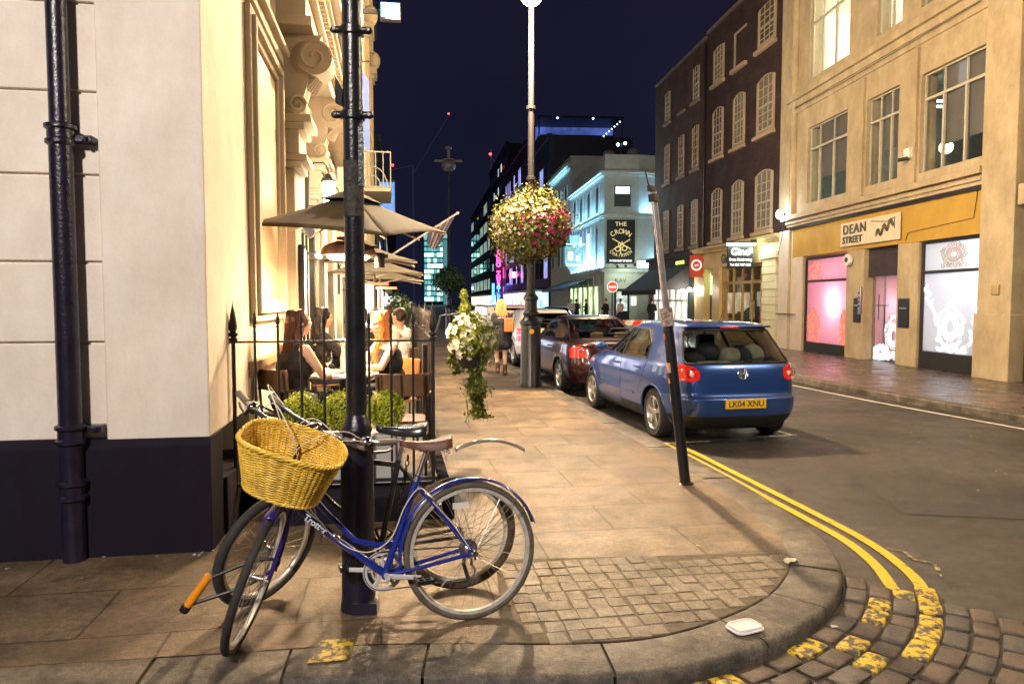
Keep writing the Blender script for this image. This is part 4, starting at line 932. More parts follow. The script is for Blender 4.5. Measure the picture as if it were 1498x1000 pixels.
for y in (.15, 1.1):
    l = empty('wall_lamp', (11.2-sin(AB)*(8.6+y)-.25, 24.7+cos(AB)*(8.6+y), 2.15), AB, 'bright bare bulb lamp on the black shopfront, %s the cream pilaster' % ('next to' if y < 1 else 'second from'), 'lamp', 'bulb lamps on the black shopfront')
    f = MB(); f.ell((0, 0, 0), .09); f.build('bulb', emis('bulb_glow', (1, .97, .88), 16), l); f = MB(); f.cyl((0, 0, .05), (.2, 0, .15), .015); f.build('arm', IRON, l)
point('awning_bulb_light', (10.45, 33.4, 2.1), 55, (1, .93, .8), .1)

# ------------------------------------------------------------------ the pub on the next corner, lit cyan
AP = math.atan((677-636)/1060.)
PB = empty('pub', (10.2, 52, 0), 0, 'pale corner pub washed in cyan light with a tall black name board', 'building')
PUB = stucco('pub_render', (.46, .50, .45), .85, .6)
def pubwall(mb, z0, z1, o=0):
    # plan: left face along the street, chamfer, right face along the side street; o = outward offset
    l = (-sin(AP), cos(AP)); n = (-cos(AP), -sin(AP)); k = .5*o
    P = [(l[0]*13.0+n[0]*o, 13*l[1]+n[1]*o), (n[0]*o, -k), (-.0+.0, -o), (2.55, -o), (2.55+.8*o, -.6*o), (6.5, 1.8-o*1.0), (6.5, 13)]
    P = [(l[0]*13+n[0]*o, 13*l[1]+n[1]*o), (n[0]*o, -.6*o), (n[0]*o*.4, -o), (2.5, -o), (2.5+.5*o, -o), (7.5, 1.2-o), (7.5, 13)]
    mb.prism(P, 'z', z0, z1)
f = MB(); pubwall(f, 3.6, 12.1); f.build('wall', PUB, PB)
f = MB(); pubwall(f, 0, 3.6, -.02); f.build('ground_floor', stucco('pub_ground_paint', (.50, .52, .42), .8, .5), PB)
f = MB(); pubwall(f, 10.6, 10.75, .22); pubwall(f, 10.752, 10.9, .4); f.build('cornice', PUB, PB)
f = MB(); pubwall(f, 7.6, 7.7, .12); pubwall(f, 7.702, 7.86, .28); pubwall(f, 3.7, 3.95, .25); f.build('string_course', PUB, PB)
f = MB(); f.box(.7, 1.9, -.04, -.001, 8.4, 9.9); w_ = f.build('window', mat('dark_sash', (.05, .05, .05), .5), PB); f = MB(); f.box(.78, 1.82, -.05, -.042, 9.3, 9.82); f.build('pane', emis('pale_teal_pane', (.6, .9, .75), .8), w_); f = MB(); f.box(.6, 2.0, -.12, -.0, 8.28, 8.38); f.build('sill', PUB, w_)
# left-face windows
def onleft(mb, y0, y1, z0, z1, d0, d1):
    M = Matrix.Rotation(AP, 4, 'Z'); mb.M = M; mb.box(-d1, -d0, y0, y1, z0, z1); mb.M = None
for k, y in enumerate((1.6, 4.6, 7.6, 10.4)):
    f = MB(); onleft(f, y, y+1.1, 8.2, 10.0, 0, .04); w_ = f.build('window', MATS['dark_sash'], PB)
    f = MB(); onleft(f, y-.2, y-.02, 8.0, 10.2, 0, .1); onleft(f, y+1.12, y+1.3, 8.0, 10.2, 0, .1); f.build('frame', PUB, w_)
    f = MB(); onleft(f, y, y+1.1, 4.2, 7.0, 0, .04); w_ = f.build('window', MATS['dark_sash'], PB)
    f = MB(); onleft(f, y-.3, y-.02, 4.0, 7.3, 0, .14); onleft(f, y+1.12, y+1.4, 4.0, 7.3, 0, .14); f.build('frame', PUB, w_)
    if k > 0: f = MB(); onleft(f, y+.1, y+1.0, 4.3, 6.9, .04, .05); f.build('pane', emis('cyan_lit_pane', (.45, .85, 1), 2.0, .3, .8), w_)
f = MB(); onleft(f, 1.2, 12.8, .5, 2.7, -.01, .03); f.build('shopfront', emis('pub_window_glow', (.75, .95, .5), .55, .9, .9), PB)
f = MB()
for y in (1.0, 3.0, 5.0, 7.0, 9.0, 11.0): onleft(f, y, y+.35, 0, 3.5, .03, .12)
f.build('pilaster', MATS['pub_ground_paint'], PB)
f = MB(); M = Matrix.Rotation(AP, 4, 'Z'); f.M = M; f.add([(0, 4, 3.4), (0, 16, 3.4), (-2.2, 16, 2.6), (-2.2, 4, 2.6), (-2.2, 4, 2.4), (-2.2, 16, 2.4)], [(0,1,2,3),(3,2,5,4)]); f.M = None
a_ = f.build('awning', mat('grey_blue_canvas', (.12, .16, .2), .8), PB, smooth=0, fix=False); a_.modifiers.new('s', 'SOLIDIFY').thickness = .03
# chamfer: door, lamps, lettering
f = MB(); f.box(.75, 1.85, -.03, -.001, 0, 2.5); f.build('door', mat('dark_door', (.03, .035, .03), .3), PB)
f = MB(); f.box(.9, 1.7, -.04, -.03, .9, 2.3); f.build('door_pane', emis('door_pane_glow', (.8, .9, .8), .35, .9, 2), PB)
text('KAV', .45, INK, PB, (1.2, -.03, 3.1), rf, .01, name='lettering')
f = MB(); f.box(2.0, 2.35, -.06, -.001, 1.3, 1.9); f.build('menu_case', emis('menu_white', (.9, 1, .95), .8), PB)
# black name board
bd = empty('name_board', (10.2, 52, 0), 0, 'tall black board with gold lettering THE CROWN on the cyan-lit pub', 'sign')
f = MB(); f.box(.15, 2.2, -.14, -.03, 4.3, 7.45); f.build('board', mat('board_black', (.01, .012, .01), .5), bd, bevel=.01)
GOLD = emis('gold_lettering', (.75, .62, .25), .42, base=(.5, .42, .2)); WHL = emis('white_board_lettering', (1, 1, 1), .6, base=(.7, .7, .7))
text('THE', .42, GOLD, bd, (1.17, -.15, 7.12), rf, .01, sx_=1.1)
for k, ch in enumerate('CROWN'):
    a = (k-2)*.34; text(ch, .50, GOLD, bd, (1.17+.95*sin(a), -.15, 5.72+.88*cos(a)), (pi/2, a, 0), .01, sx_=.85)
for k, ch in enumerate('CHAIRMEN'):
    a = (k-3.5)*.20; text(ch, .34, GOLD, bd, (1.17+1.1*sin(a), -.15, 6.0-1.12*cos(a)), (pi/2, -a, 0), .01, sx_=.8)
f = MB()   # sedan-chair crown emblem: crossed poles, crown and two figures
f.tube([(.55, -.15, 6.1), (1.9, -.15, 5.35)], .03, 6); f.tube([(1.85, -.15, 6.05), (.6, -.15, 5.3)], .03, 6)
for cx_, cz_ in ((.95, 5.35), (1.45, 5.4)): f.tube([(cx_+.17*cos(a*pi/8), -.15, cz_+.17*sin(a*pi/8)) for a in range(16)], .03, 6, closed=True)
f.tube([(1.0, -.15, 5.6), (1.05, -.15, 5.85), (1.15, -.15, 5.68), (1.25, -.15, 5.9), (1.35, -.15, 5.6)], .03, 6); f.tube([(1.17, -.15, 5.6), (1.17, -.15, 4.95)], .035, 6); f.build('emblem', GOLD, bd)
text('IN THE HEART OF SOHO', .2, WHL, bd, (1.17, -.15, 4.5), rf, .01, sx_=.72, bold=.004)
f = MB(); [f.ell((x_, -.3, 4.1), .09) for x_ in (.9, 1.5)]; f.build('sign_lamp', IRON, bd)
hs = empty('hanging_sign', (9.0, 58.5, 0), 0, 'round-bottomed hanging sign projecting from the pub side wall', 'sign')
f = MB(); f.prism([(-.75, 6.0), (.75, 6.0), (.75, 4.6), (.45, 4.2), (0, 4.0), (-.45, 4.2), (-.75, 4.6)], 'y', -.05, .05); f.build('board', emis('teal_sign', (.25, .6, .6), .35, .5, 3), hs)
f = MB(); f.box(-.5, -.1, -.07, -.05, 4.9, 5.6); f.box(.15, .5, -.07, -.05, 4.8, 5.3); f.box(-.65, .65, -.07, -.05, 4.45, 4.62); f.cyl((-.7, 0, 6.2), (1.1, 0, 6.2), .04); f.build('emblem', emis('teal_emblem', (.7, 1, .95), .6), hs)
f = MB(); f.box(-.35, .35, -.06, .06, 6.3, 6.9); f.build('lamp', emis('blue_lamp_glow', (.05, .15, 1), 2.5), hs)
# cyan wash lights: on the ledges of both faces
CY = (.30, .66, 1)
def pl_(y, z, d): c = Matrix.Rotation(AP, 4, 'Z') @ Vector((-d, y, z)); return (10.2+c.x, 52+c.y, c.z)
area('pub_wash', pl_(5.5, 4.0, .55), pl_(5.5, 7.5, 0), 420, CY, 11, .1).rotation_euler
bpy.data.objects['pub_wash'].rotation_euler = (0, 0, 0)
def strip(y0, y1, z, d, e, face='left', name='pub_wash'):
    if face == 'left': a, b = Vector(pl_(y0, z, d)), Vector(pl_(y1, z, d))
    else: a, b = Vector(y0), Vector(y1)
    l = bpy.data.lights.new(name, 'AREA'); l.shape = 'RECTANGLE'; l.size = (b-a).length; l.size_y = .12; l.energy = e; l.color = CY
    o = bpy.data.objects.new(name, l); COL.objects.link(o); o.location = (a+b)/2
    x = (b-a).normalized(); zz = Vector((0, 0, -1)); y = zz.cross(x); o.matrix_world = Matrix.Translation((a+b)/2) @ Matrix((x, y, zz)).transposed().to_4x4(); return o
bpy.data.objects.remove(bpy.data.objects['pub_wash'])
strip(.3, 12.5, 4.0, .5, 620); strip(.3, 12.5, 7.9, .5, 200); strip(.3, 12.5, 10.35, .3, 16)
strip((13.0, 51.7, 4.0), (16.5, 52.6, 4.0), 0, 0, 130, 'r'); strip((13.0, 51.7, 7.9), (16.5, 52.6, 7.9), 0, 0, 90, 'r')
point('pub_chamfer_light', (11.5, 50.6, 3.5), 40, (.8, 1, .85), .2); point('pub_front_light', (9.0, 44.0, 7.5), 260, (.6, .8, .85), .4)
# second pale house behind, further along
B5 = empty('terraced_building', (10.2-sin(AP)*13.2, 52+cos(AP)*13.2, 0), AP, 'taller pale corniced building directly beyond the pub', 'building')
f = MB(); f.box(0, 6, 0, 11, 0, 14.6); f.build('wall', PUB, B5); f = MB(); f.box(-.35, .2, -.1, 11.1, 13.7, 14.0); f.box(-.2, .2, 0, 11, 13.5, 13.7); f.build('cornice', PUB, B5)
for z in (5, 9.4):
    for y in (1.5, 5, 8.5):
        f = MB(); f.box(-.04, 0, y, y+1.3, z, z+2.6); w_ = f.build('window', MATS['dark_sash'], B5); f = MB(); f.box(-.1, 0, y-.2, y-.01, z-.2, z+2.8); f.box(-.1, 0, y+1.31, y+1.5, z-.2, z+2.8); f.build('frame', PUB, w_)
a = Vector((10.2-sin(AP)*14, 52+cos(AP)*14, 0)); b = Vector((10.2-sin(AP)*23.5, 52+cos(AP)*23.5, 0)); off = Vector((-.45, 0, 0))
strip(a+off+Vector((0, 0, 13.2)), b+off+Vector((0, 0, 13.2)), 0, 0, 40, 'r'); strip(a+off+Vector((0, 0, 8.0)), b+off+Vector((0, 0, 8.0)), 0, 0, 200, 'r')
# rooftop pods, aerials on the pub roof
for k, (x, y, lab) in enumerate(((11.4, 57, 'left squat rooftop ventilator on the pub, beside the parapet step'), (13.1, 56, 'right rooftop ventilator on the pub under two blue lights'))):
    t = empty('roof_ventilator', (x, y, 12.1), 0, lab, 'ventilator', 'roof ventilators on the pub'); f = MB(); f.cyl((0, 0, 0), (0, 0, .7), .25); f.ell((.1, 0, 1.0), (.5, .35, .35)); f.box(-.7, -.2, -.2, .2, .3, .45); f.build('cowl', mat('cowl_grey', (.2, .22, .25), .5), t)
t = empty('roof_lights', (13.3, 60, 14.5), 0, 'pair of small blue-white lights above the pub roof', 'lamp'); f = MB(); f.ell((-.45, 0, 0), .13, 8, 6); f.ell((.15, 0, .12), .13, 8, 6); f.build('bulb', emis('blue_white_bulb', (.5, .7, 1), 6), t); f = MB(); f.cyl((-.15, 0, -2.4), (-.15, 0, .1), .04); f.build('stand', IRON, t)
# modern glass block, neon block and others down the right side
def right_block(P, ang, L_, h, col, lab, win, wcol, stre, lit, fh=3.3, ww=1.6, gap=.8, seed=0, gl=None, wh=1.5):
    b = empty('street_building', (P[0], P[1], 0), ang, lab, 'building'); rr = random.Random(seed)
    m = stucco('block_paint_%d' % seed, col, .7, .6); f = MB(); f.box(0, 9, 0, L_, 0, h); f.box(-.25, .3, 0, L_, h-.25, h+.25); f.build('wall', m, b)
    z = 4.0
    while z+wh+.3 < h:
        y = .8
        while y+ww < L_:
            f = MB(); f.box(-.04, 0, y, y+ww, z, z+wh); w_ = f.build('window', mat('block_frame', (.10, .10, .11), .5), b)
            g = emis('block_glow_%d' % seed, wcol, stre, .6, .6) if rr.random() < lit else GLASSD
            f = MB(); f.box(-.05, -.042, y+.08, y+ww-.08, z+.08, z+wh-.08); f.build('pane', g, w_)
            y += ww+gap
        z += fh
    f = MB(); f.box(-.03, 0, .5, L_-.5, .4, 2.7); f.build('shopfront', emis('block_shop_%d' % seed, gl or (1, .8, .55), .8, .8, .5), b)
    f = MB(); f.box(-1.6, 0, .3, L_-.4, 2.8, 3.0); f.build('canopy', DKGREY, b)
    return b
right_block((9.2, 77), AP+.02, 16, 19, (.045, .06, .09), 'dark blue glass-fronted block with lit canopy beyond the pale houses', True, (.35, .45, .9), .35, .6, seed=1, gl=(.45, .8, .95), ww=2.4, wh=2.4, gap=.5)
right_block((8.3, 93.5), AP+.02, 24, 22, (.06, .05, .09), 'purple-lit block with projecting bay beside the neon strip', True, (.45, .45, 1), .45, .5, seed=2, gl=(1, .6, .35), ww=1.0, wh=2.6, gap=.25)
right_block((7.3, 118), AP+.02, 30, 27, (.05, .045, .055), 'tall dark block carrying the pink neon strip', True, (.6, .8, .75), .4, .12, seed=3, gl=(.5, .6, 1))
right_block((6.0, 148.5), AP+.02, 60, 25, (.06, .05, .05), 'long brown block with rows of pale lit windows left of the neon', True, (.65, .9, .75), .15, .4, seed=4, ww=8, wh=2.4, gap=2.0, fh=4.2)
# scaffolded roof structure glowing blue
t = empty('roof_structure', (10.5, 84, 17), 0, 'blue-lit rooftop structure with dotted fairy lights behind the lamppost', 'roof structure')
f = MB(); f.box(-1.6, 7.5, 2, 8, 0, 4.0); f.build('plant_room', mat('plant_room_grey', (.05, .06, .09), .6), t); f = MB(); f.box(-1.6, 8.5, 1.4, 8, 6.0, 6.2); f.box(-1.6, -1.45, 1.5, 1.7, 4, 6.0); f.box(8.2, 8.35, 1.5, 1.7, 0, 6.0); f.box(-1.4, 7.4, 1.4, 1.6, 3.9, 4.0); f.build('canopy_frame', DKGREY, t)
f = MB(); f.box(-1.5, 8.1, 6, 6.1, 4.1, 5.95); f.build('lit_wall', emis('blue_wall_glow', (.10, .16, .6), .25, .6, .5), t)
f = MB(); [f.ell((8.0-k*.32, 1.4, 5.6-k*.28), .09, 6, 4) for k in range(7)]; [f.ell((x, 1.3, 5.9), .12, 6, 4) for x in (.6, 4.8)]; f.build('fairy_light', emis('fairy_glow', (.6, .8, 1), 2), t)
f = MB()
for z in (.8, 1.6, 2.6): f.box(-.9, 2.8, 1.85, 1.95, z, z+.12)
f.build('ledge', mat('cold_ledge', (.3, .35, .4), .6), t)
# neon sign
t = empty('neon_sign', (5.75, 124, 0), 0, 'tall vertical neon sign, pink at the top and blue at the foot', 'sign')
f = MB(); f.box(-.1, 1.6, 0, .3, 1.2, 12.5); f.build('backing', DKGREY, t)
NP = emis('pink_neon', (1, .05, .30), 3.2); NB_ = emis('blue_neon', (.04, .15, 1), 3.5)
word = 'SOHO THEATRE'
for k, ch in enumerate(word):
    if ch != ' ': text(ch, 1.0, NP if k < 8 else NB_, t, (.35, -.05, 9.9-k*.72), rf, .05, bold=.04)
f = MB(); f.cyl((1.25, -.05, 2.2), (1.25, -.05, 11.8), .09); f.build('neon_tube', NP, t); f = MB(); f.cyl((-.55, -.05, 1.2), (-.55, -.05, 4.6), .22); f.cyl((1.6, -.05, 1.0), (1.6, -.05, 3.2), .15); f.build('neon_tube', NB_, t)
point('neon_light', (4.6, 122, 6), 300, (1, .1, .5), .5); point('neon_light', (4.2, 120, 2.5), 300, (.1, .2, 1), .5)
# teal glass tower closing the street
t = empty('glass_tower', (-13.6, 305, 0), 0, 'pale teal lit office tower closing the far end of the street', 'building')
f = MB(); f.box(-2.5, 7.2, 0, 20, 0, 29.5); f.build('wall', mat('tower_teal', (.04, .12, .13), .4, var=.2, scale=.3), t)
rr = random.Random(9); G1 = emis('teal_window_dim', (.12, .42, .42), .55, .4, .4); G2 = emis('teal_window_lit', (.5, 1, .85), 1.15, .4, .4)
for r_ in range(12):
    z = 1.5+r_*2.3; f = MB(); g = MB()
    for c in range(6):
        x = -2.3+c*1.3; (g if rr.random() < (.5 if r_ < 9 else .1) else f).box(x, x+1.15, -.1, -.01, z, z+1.7)
    if f.v: f.build('window_row', G1, t)
    if g.v: g.build('lit_window_row', G2, t)
f = MB(); f.box(-2.5, 7.2, -.3, 0, 27.6, 29.2); f.build('top_band', emis('tower_top_glow', (.25, .5, .55), .5), t)
f = MB(); f.box(5.6, 7.2, -.15, 0, 0, 27); f.build('stair_tower', emis('tower_side_glow', (.12, .30, .32), .35), t)
right_block((-28, 210), .15, 60, 24, (.03, .03, .04), 'near-black block at the left of the teal tower', True, (.5, .7, .8), .3, .1, seed=6)
t = empty('construction_crane', (-22, 330, 0), 0, 'faint tower crane with red aircraft lights in the night sky', 'crane')
f = MB(); f.box(-.3, .3, -.3, .3, 0, 62); f.tube([(0, 0, 58), (16, 0, 84)], .16, 5); f.tube([(0, 0, 62), (-9, 0, 60)], .2, 5); f.build('mast', emis('crane_sky_glow', (.12, .14, .3), .05, base=(.08, .08, .1)), t)  # mast glows faintly in a near-sky tone to soften its dark outline
f = MB(); f.ell((-9, 0, 62), .55, 8, 6); f.ell((16, 0, 85), .4, 8, 6); f.build('warning_light', emis('red_warning', (1, .03, .03), 5), t)
t = empty('construction_crane', (13, 330, 0), 0, 'distant dark crane mast tipped by one red light above the brown block', 'crane')
f = MB(); f.box(-.25, .25, -.25, .25, 0, 70); f.tube([(0, 0, 66), (6, 0, 58)], .2, 5); f.build('mast', MATS['crane_sky_glow'], t); f = MB(); f.ell((-.4, -1, 67.3), .6, 8, 6); f.build('warning_light', MATS['red_warning'], t)
# ------------------------------------------------------------------ foliage
def leaf_cluster(n, cfun, size, rr, flat=.0, curl=True):
    """n leaf faces; cfun(rr) -> (point, outward normal)"""
    f = MB(); vs = []; fs = []
    for _ in range(n):
        p, nn = cfun(rr); nn = Vector(nn)
        d = (nn*(1-flat)+Vector((rr.gauss(0, 1), rr.gauss(0, 1), rr.gauss(0, 1)))*.55).normalized()
        u = d.orthogonal().normalized(); u = Matrix.Rotation(rr.uniform(0, 6.28), 3, d) @ u; v = d.cross(u)
        s = size*rr.uniform(.55, 1.25); p = Vector(p); w_ = s*.36
        b = len(vs); vs += [p-u*s*.5, p+v*w_+d*s*.08, p+u*s*.55, p-v*w_+d*s*.08]; fs.append((b, b+1, b+2)); fs.append((b, b+2, b+3))
    f.add(vs, fs); return f
def ball_fun(c, r, jag=.18, lumps=None):
    def fn(rr):
        d = Vector((rr.gauss(0, 1), rr.gauss(0, 1), rr.gauss(0, 1))).normalized()
        k = 1.0
        if lumps:
            for l, a in lumps: k += a*max(0, d.dot(l))**6
        q = rr.random()**.35*(1+rr.gauss(0, jag*.35)); rad = Vector((d.x*r[0], d.y*r[1], d.z*r[2]))*q*k
        return Vector(c)+rad, d
    return fn
def flower(mb, p, n, r, rr, petals=5, cup=.35):
    n = Vector(n).normalized(); u = n.orthogonal().normalized(); u = Matrix.Rotation(rr.uniform(0, 6), 3, n) @ u; v = n.cross(u); p = Vector(p)
    for k in range(petals):
        a = 2*pi*k/petals; d = u*cos(a)+v*sin(a); e = n.cross(d); w_ = r*.58
        mb.add([p, p+d*r*.55+e*w_*.8+n*r*cup*.6, p+d*r+e*w_*.25+n*r*cup, p+d*r-e*w_*.25+n*r*cup, p+d*r*.55-e*w_*.8+n*r*cup*.6], [(0, 1, 2, 3, 4)])

# ------------------------------------------------------------------ the big black post with the bicycles
rr = random.Random(21)
t = empty('street_post', (-.555, 3.80, 0), 0, 'thick black cast street post with the bicycles locked to its base', 'post')
f = MB(); f.lathe([(.094, -.02), (.094, .03), (.088, .05), (.086, .3), (.086, .78), (.083, .84), (.088, .86), (.088, .88), (.076, .90), (.074, .93), (.079, .945), (.079, .955), (.066, .985), (.057, 1.02), (.052, 1.03)], n=32)
f.box(-.02, .105, -.1, .02, 0, .06)
f.build('base', PIPE, t)
f = MB(); f.lathe([(.052, 1.03), (.051, 2.0), (.051, 2.55), (.050, 6)], n=28); f.build('shaft', BLACK, t)
f = MB()
for z in (2.56, 2.98):
    f.lathe([(.05, z-.025), (.062, z-.02), (.062, z+.02), (.05, z+.025)], n=28)
    for s_ in (-1, 1): f.cap((s_*.058, -.02, z), (s_*.088, -.02, z), .019); f.cyl((s_*.085, -.045, z), (s_*.085, .01, z), .012, n=8)
f.build('clamp', BLACK, t, bevel=.003)
f = MB(); f.add([(-.085, -.02, 2.76), (-.085, -.02, 2.62), (-.05, -.03, 2.60), (-.05, -.03, 2.69), (-.085, .0, 2.76), (-.085, .0, 2.62), (-.05, -.01, 2.60), (-.05, -.01, 2.69)], [(0,1,2,3),(4,7,6,5),(0,4,5,1),(1,5,6,2),(2,6,7,3),(3,7,4,0)])
f.box(.03, .055, -.045, .0, 2.2, 2.5); f.build('bracket', BLACK, t)
f = MB(); f.lathe([(.054, 2.05), (.054, 2.33)], n=20, ang=2.0, a0=-2.7); f.build('worn_sticker', mat('torn_sticker_residue', (.03, .027, .025), .8, var=.9, scale=50), t)
f = MB(); f.ell((0, -.075, .905), (.035, .012, .018)); f.build('badge', CHROME, t)

# ------------------------------------------------------------------ lampposts
def lamppost(loc, h, lab, lit=True, scale=1):
    t = empty('street_lamp', loc, 0, lab, 'street lamp')
    f = MB(); f.lathe([(.21, -.02), (.21, .05), (.195, .08), (.19, 1.12), (.185, 1.16), (.215, 1.18), (.215, 1.24), (.17, 1.27), (.13, 1.33), (.15, 1.36), (.15, 1.40), (.12, 1.43), (.12, 1.62), (.145, 1.64), (.145, 1.70), (.10, 1.74), (.09, 1.8)], n=16); f.build('base', BLACK, t)
    f = MB(); f.lathe([(.075, 1.78), (.07, 2.6), (.058, 4.0), (.05, h-.2)], n=20)
    for z in (2.35, 3.9, 5.2): f.lathe([(.06, z-.04), (.085, z-.03), (.085, z+.03), (.06, z+.04)], n=16)
    f.build('shaft', mat('weathered_black_shaft', (.010, .009, .014), .65, var=.3, scale=10), t)
    return t
t = lamppost((1.28, 13.63, 0), 7.4, 'tall black lamppost with octagonal cast base under the flower ball, lit at the top')
f = MB(); f.tube([(0, 0, 7.2), (0, 0, 7.5), (-.05, -.35, 7.44), (-.08, -.89, 7.06)], .04, 8); f.build('arm', BLACK, t)
f = MB(); f.lathe([(.01, 7.10), (.12, 7.06), (.22, 6.96), (.23, 6.92)], (-.08, -.89, 0), 20); f.build('lantern_hood', BLACK, t)
f = MB(); f.ell((-.08, -.89, 6.84), (.18, .18, .15)); f.build('lamp_glass', emis('sodium_glow', (1, .78, .45), 30), t)
f = MB(); f.cyl((0.0, -.195, 1.05), (0, -.19, 1.05), .045, n=16); f.build('yellow_sticker', mat('yellow_sticker', (.75, .42, .02), .5), t)
f = MB()
for s_ in (-1, 1): f.tube([(s_*.06, 0, 2.32), (s_*.3, 0, 2.45), (s_*.48, 0, 2.55)], .018, 6)
f.build('basket_bracket', BLACK, t)
t = lamppost((-.75, 40, 0), 8.8, 'farther black lamppost with unlit twin-hood lantern and a dark foliage ball', False)
f = MB(); f.tube([(-.55, 0, 9.2), (0, 0, 9.35), (.55, 0, 9.2)], .05, 6); f.ell((0, 0, 8.95), (.42, .42, .32)); f.cyl((0, 0, 9.25), (0, 0, 9.8), .09); f.ell((0, 0, 9.9), (.2, .2, .12)); f.cyl((-.75, 0, 9.2), (.75, 0, 9.2), .09); f.build('lantern', mat('pale_lantern', (.12, .12, .14), .4), t)
# flower ball on the lamppost
t = empty('flower_ball', (1.28, 13.63, 3.02), 0, 'large round hanging ball of yellow-green foliage, white and magenta flowers on the lamppost', 'flower basket')
lumps = [(Vector((rr.gauss(0, 1), rr.gauss(0, 1), rr.gauss(0, 1))).normalized(), rr.uniform(-.10, .20)) for _ in range(26)]
RB = (.73, .73, .56)
f = leaf_cluster(13000, ball_fun((0, 0, 0), RB, .3, lumps), .056, rr); f.build('foliage', mat('ball_leaf', (.07, .10, .012), .5, var=.5, scale=7, col2=(.22, .20, .025)), t, smooth=0, fix=False)
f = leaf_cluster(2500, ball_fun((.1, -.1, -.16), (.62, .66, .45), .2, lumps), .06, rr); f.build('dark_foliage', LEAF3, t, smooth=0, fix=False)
def hang(rr):
    a = rr.randrange(22)*.2856; q = rr.random(); rad = .42+.26*(a*1.7 % 1); return Vector((cos(a)*rad*(1-.1*q)+rr.gauss(0, .02), sin(a)*rad*(1-.1*q)+rr.gauss(0, .02), -.30-(.12+.22*(a*2.3 % 1))*q)), (rr.gauss(0, 1), rr.gauss(0, 1), 0)
f = leaf_cluster(1500, hang, .045, rr); f.build('trailing_stems', MATS['ball_leaf'], t, smooth=0, fix=False)
f = MB(); g = MB(); o_ = MB()
fn = ball_fun((0, 0, 0), RB, .05, lumps)
for k in range(620):
    p, n = fn(rr); n = Vector(n); p = Vector((n.x*RB[0], n.y*RB[1], n.z*RB[2]))*rr.uniform(.96, 1.06)
    q = p.x*.9-p.z*.6+rr.gauss(0, .25)
    if n.z < .45 and p.x > -.25 and q > .18: flower(g, p, n, .042, rr)
    elif n.x < .35 and rr.random() < .6: flower(f, p, n, .033, rr)
    elif n.z > .1 and rr.random() < .5: flower(o_, p, n, .034, rr)
for k in range(260):
    p, n = fn(rr); n = Vector(n)
    if n.x > -.45 and n.z < .35: flower(g, Vector((n.x*RB[0], n.y*RB[1], n.z*RB[2]))*rr.uniform(.9, 1.05), n, .036, rr)
f.build('white_flowers', PETW, t, fix=False); g.build('magenta_flowers', PETP, t, fix=False); o_.build('apricot_flowers', PETO, t, fix=False)
f = MB(); f.lathe([(.05, -.35), (.35, -.28), (.5, -.1), (.5, 0)], n=20); f.build('basket', mat('basket_moss', (.04, .035, .02), .9), t)
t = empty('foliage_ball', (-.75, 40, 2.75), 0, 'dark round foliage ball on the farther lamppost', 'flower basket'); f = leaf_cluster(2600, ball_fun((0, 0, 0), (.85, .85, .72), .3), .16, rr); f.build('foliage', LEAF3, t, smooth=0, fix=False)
# hanging basket of white petunias with a long trail, outside the side railing
HB = LW(1.95, 2.35, 1.13)
t = empty('petunia_basket', HB, 0, 'hanging basket of white petunias with ivy trailing to the pavement beside the railing', 'flower basket')
lumps = [(Vector((rr.gauss(0, 1), rr.gauss(0, 1), rr.gauss(0, 1))).normalized(), rr.uniform(.1, .3)) for _ in range(14)]
f = leaf_cluster(4200, ball_fun((0, 0, .12), (.20, .20, .235), .25, lumps), .036, rr); f.build('foliage', mat('petunia_leaf', (.14, .22, .02), .5, var=.4, scale=9, col2=(.28, .34, .04)), t, smooth=0, fix=False)
def plume(rr): q = rr.random(); return Vector((-.06+rr.gauss(0, .03)*(1-q*.6), rr.gauss(0, .03), .3+.3*q)), (rr.gauss(0, 1), rr.gauss(0, 1), .3)
f = leaf_cluster(500, plume, .035, rr); f.build('foliage', LEAF2, t, smooth=0, fix=False)
for k in range(80):
    d = Vector((rr.gauss(0, 1), rr.gauss(-.5, .9), rr.gauss(.1, .8))).normalized(); q = rr.uniform(1.02, 1.16); f = MB(); flower(f, Vector((d.x*.21*q, d.y*.21*q, .12+d.z*.24*q)), d+Vector((0, -.4, 0)), rr.uniform(.028, .040), rr, cup=.3); f.build('petunia_flower', PETW, t, fix=False)
def trail(rr):
    q = rr.random()**.8; ww = .095*(1-.3*q)+.03*sin(q*14)
    return Vector((.03+.05*q+rr.gauss(0, ww*.55), rr.gauss(0, ww*.5), -.04-.63*q-rr.random()*.03)), (rr.gauss(0, 1), rr.gauss(0, 1), .2)
f = leaf_cluster(3600, trail, .034, rr)
def trail2(rr): q = rr.random(); return Vector((-.17+.03*sin(q*9)+rr.gauss(0, .025), rr.gauss(0, .03), .05-.3*q)), (rr.gauss(0, 1), rr.gauss(0, 1), .2)
f2 = leaf_cluster(350, trail2, .04, rr); f.add(f2.v, f2.f); f.build('trailing_ivy', mat('ivy_leaf', (.05, .09, .015), .5, var=.5, scale=8, col2=(.2, .24, .03)), t, smooth=0, fix=False)
f = MB()
for k in range(7): x = rr.uniform(-.1, .16); f.tube([(x, 0, -.5), (x+.02, 0, -.66), (x+rr.uniform(-.05, .06), 0, -.74)], .0025, 4)
f.build('stems', LEAF2, t)
f = MB(); f.lathe([(.02, -.20), (.09, -.18), (.15, -.08), (.155, -.03)], n=20); f.build('bowl', mat('dark_bowl', (.02, .02, .018), .8), t)
f = MB(); f.tube([(-.34, 0, .2), (-.3, 0, .34), (-.1, 0, .36), (0, 0, .33)], .012, 6); f.build('hook', IRON, t)

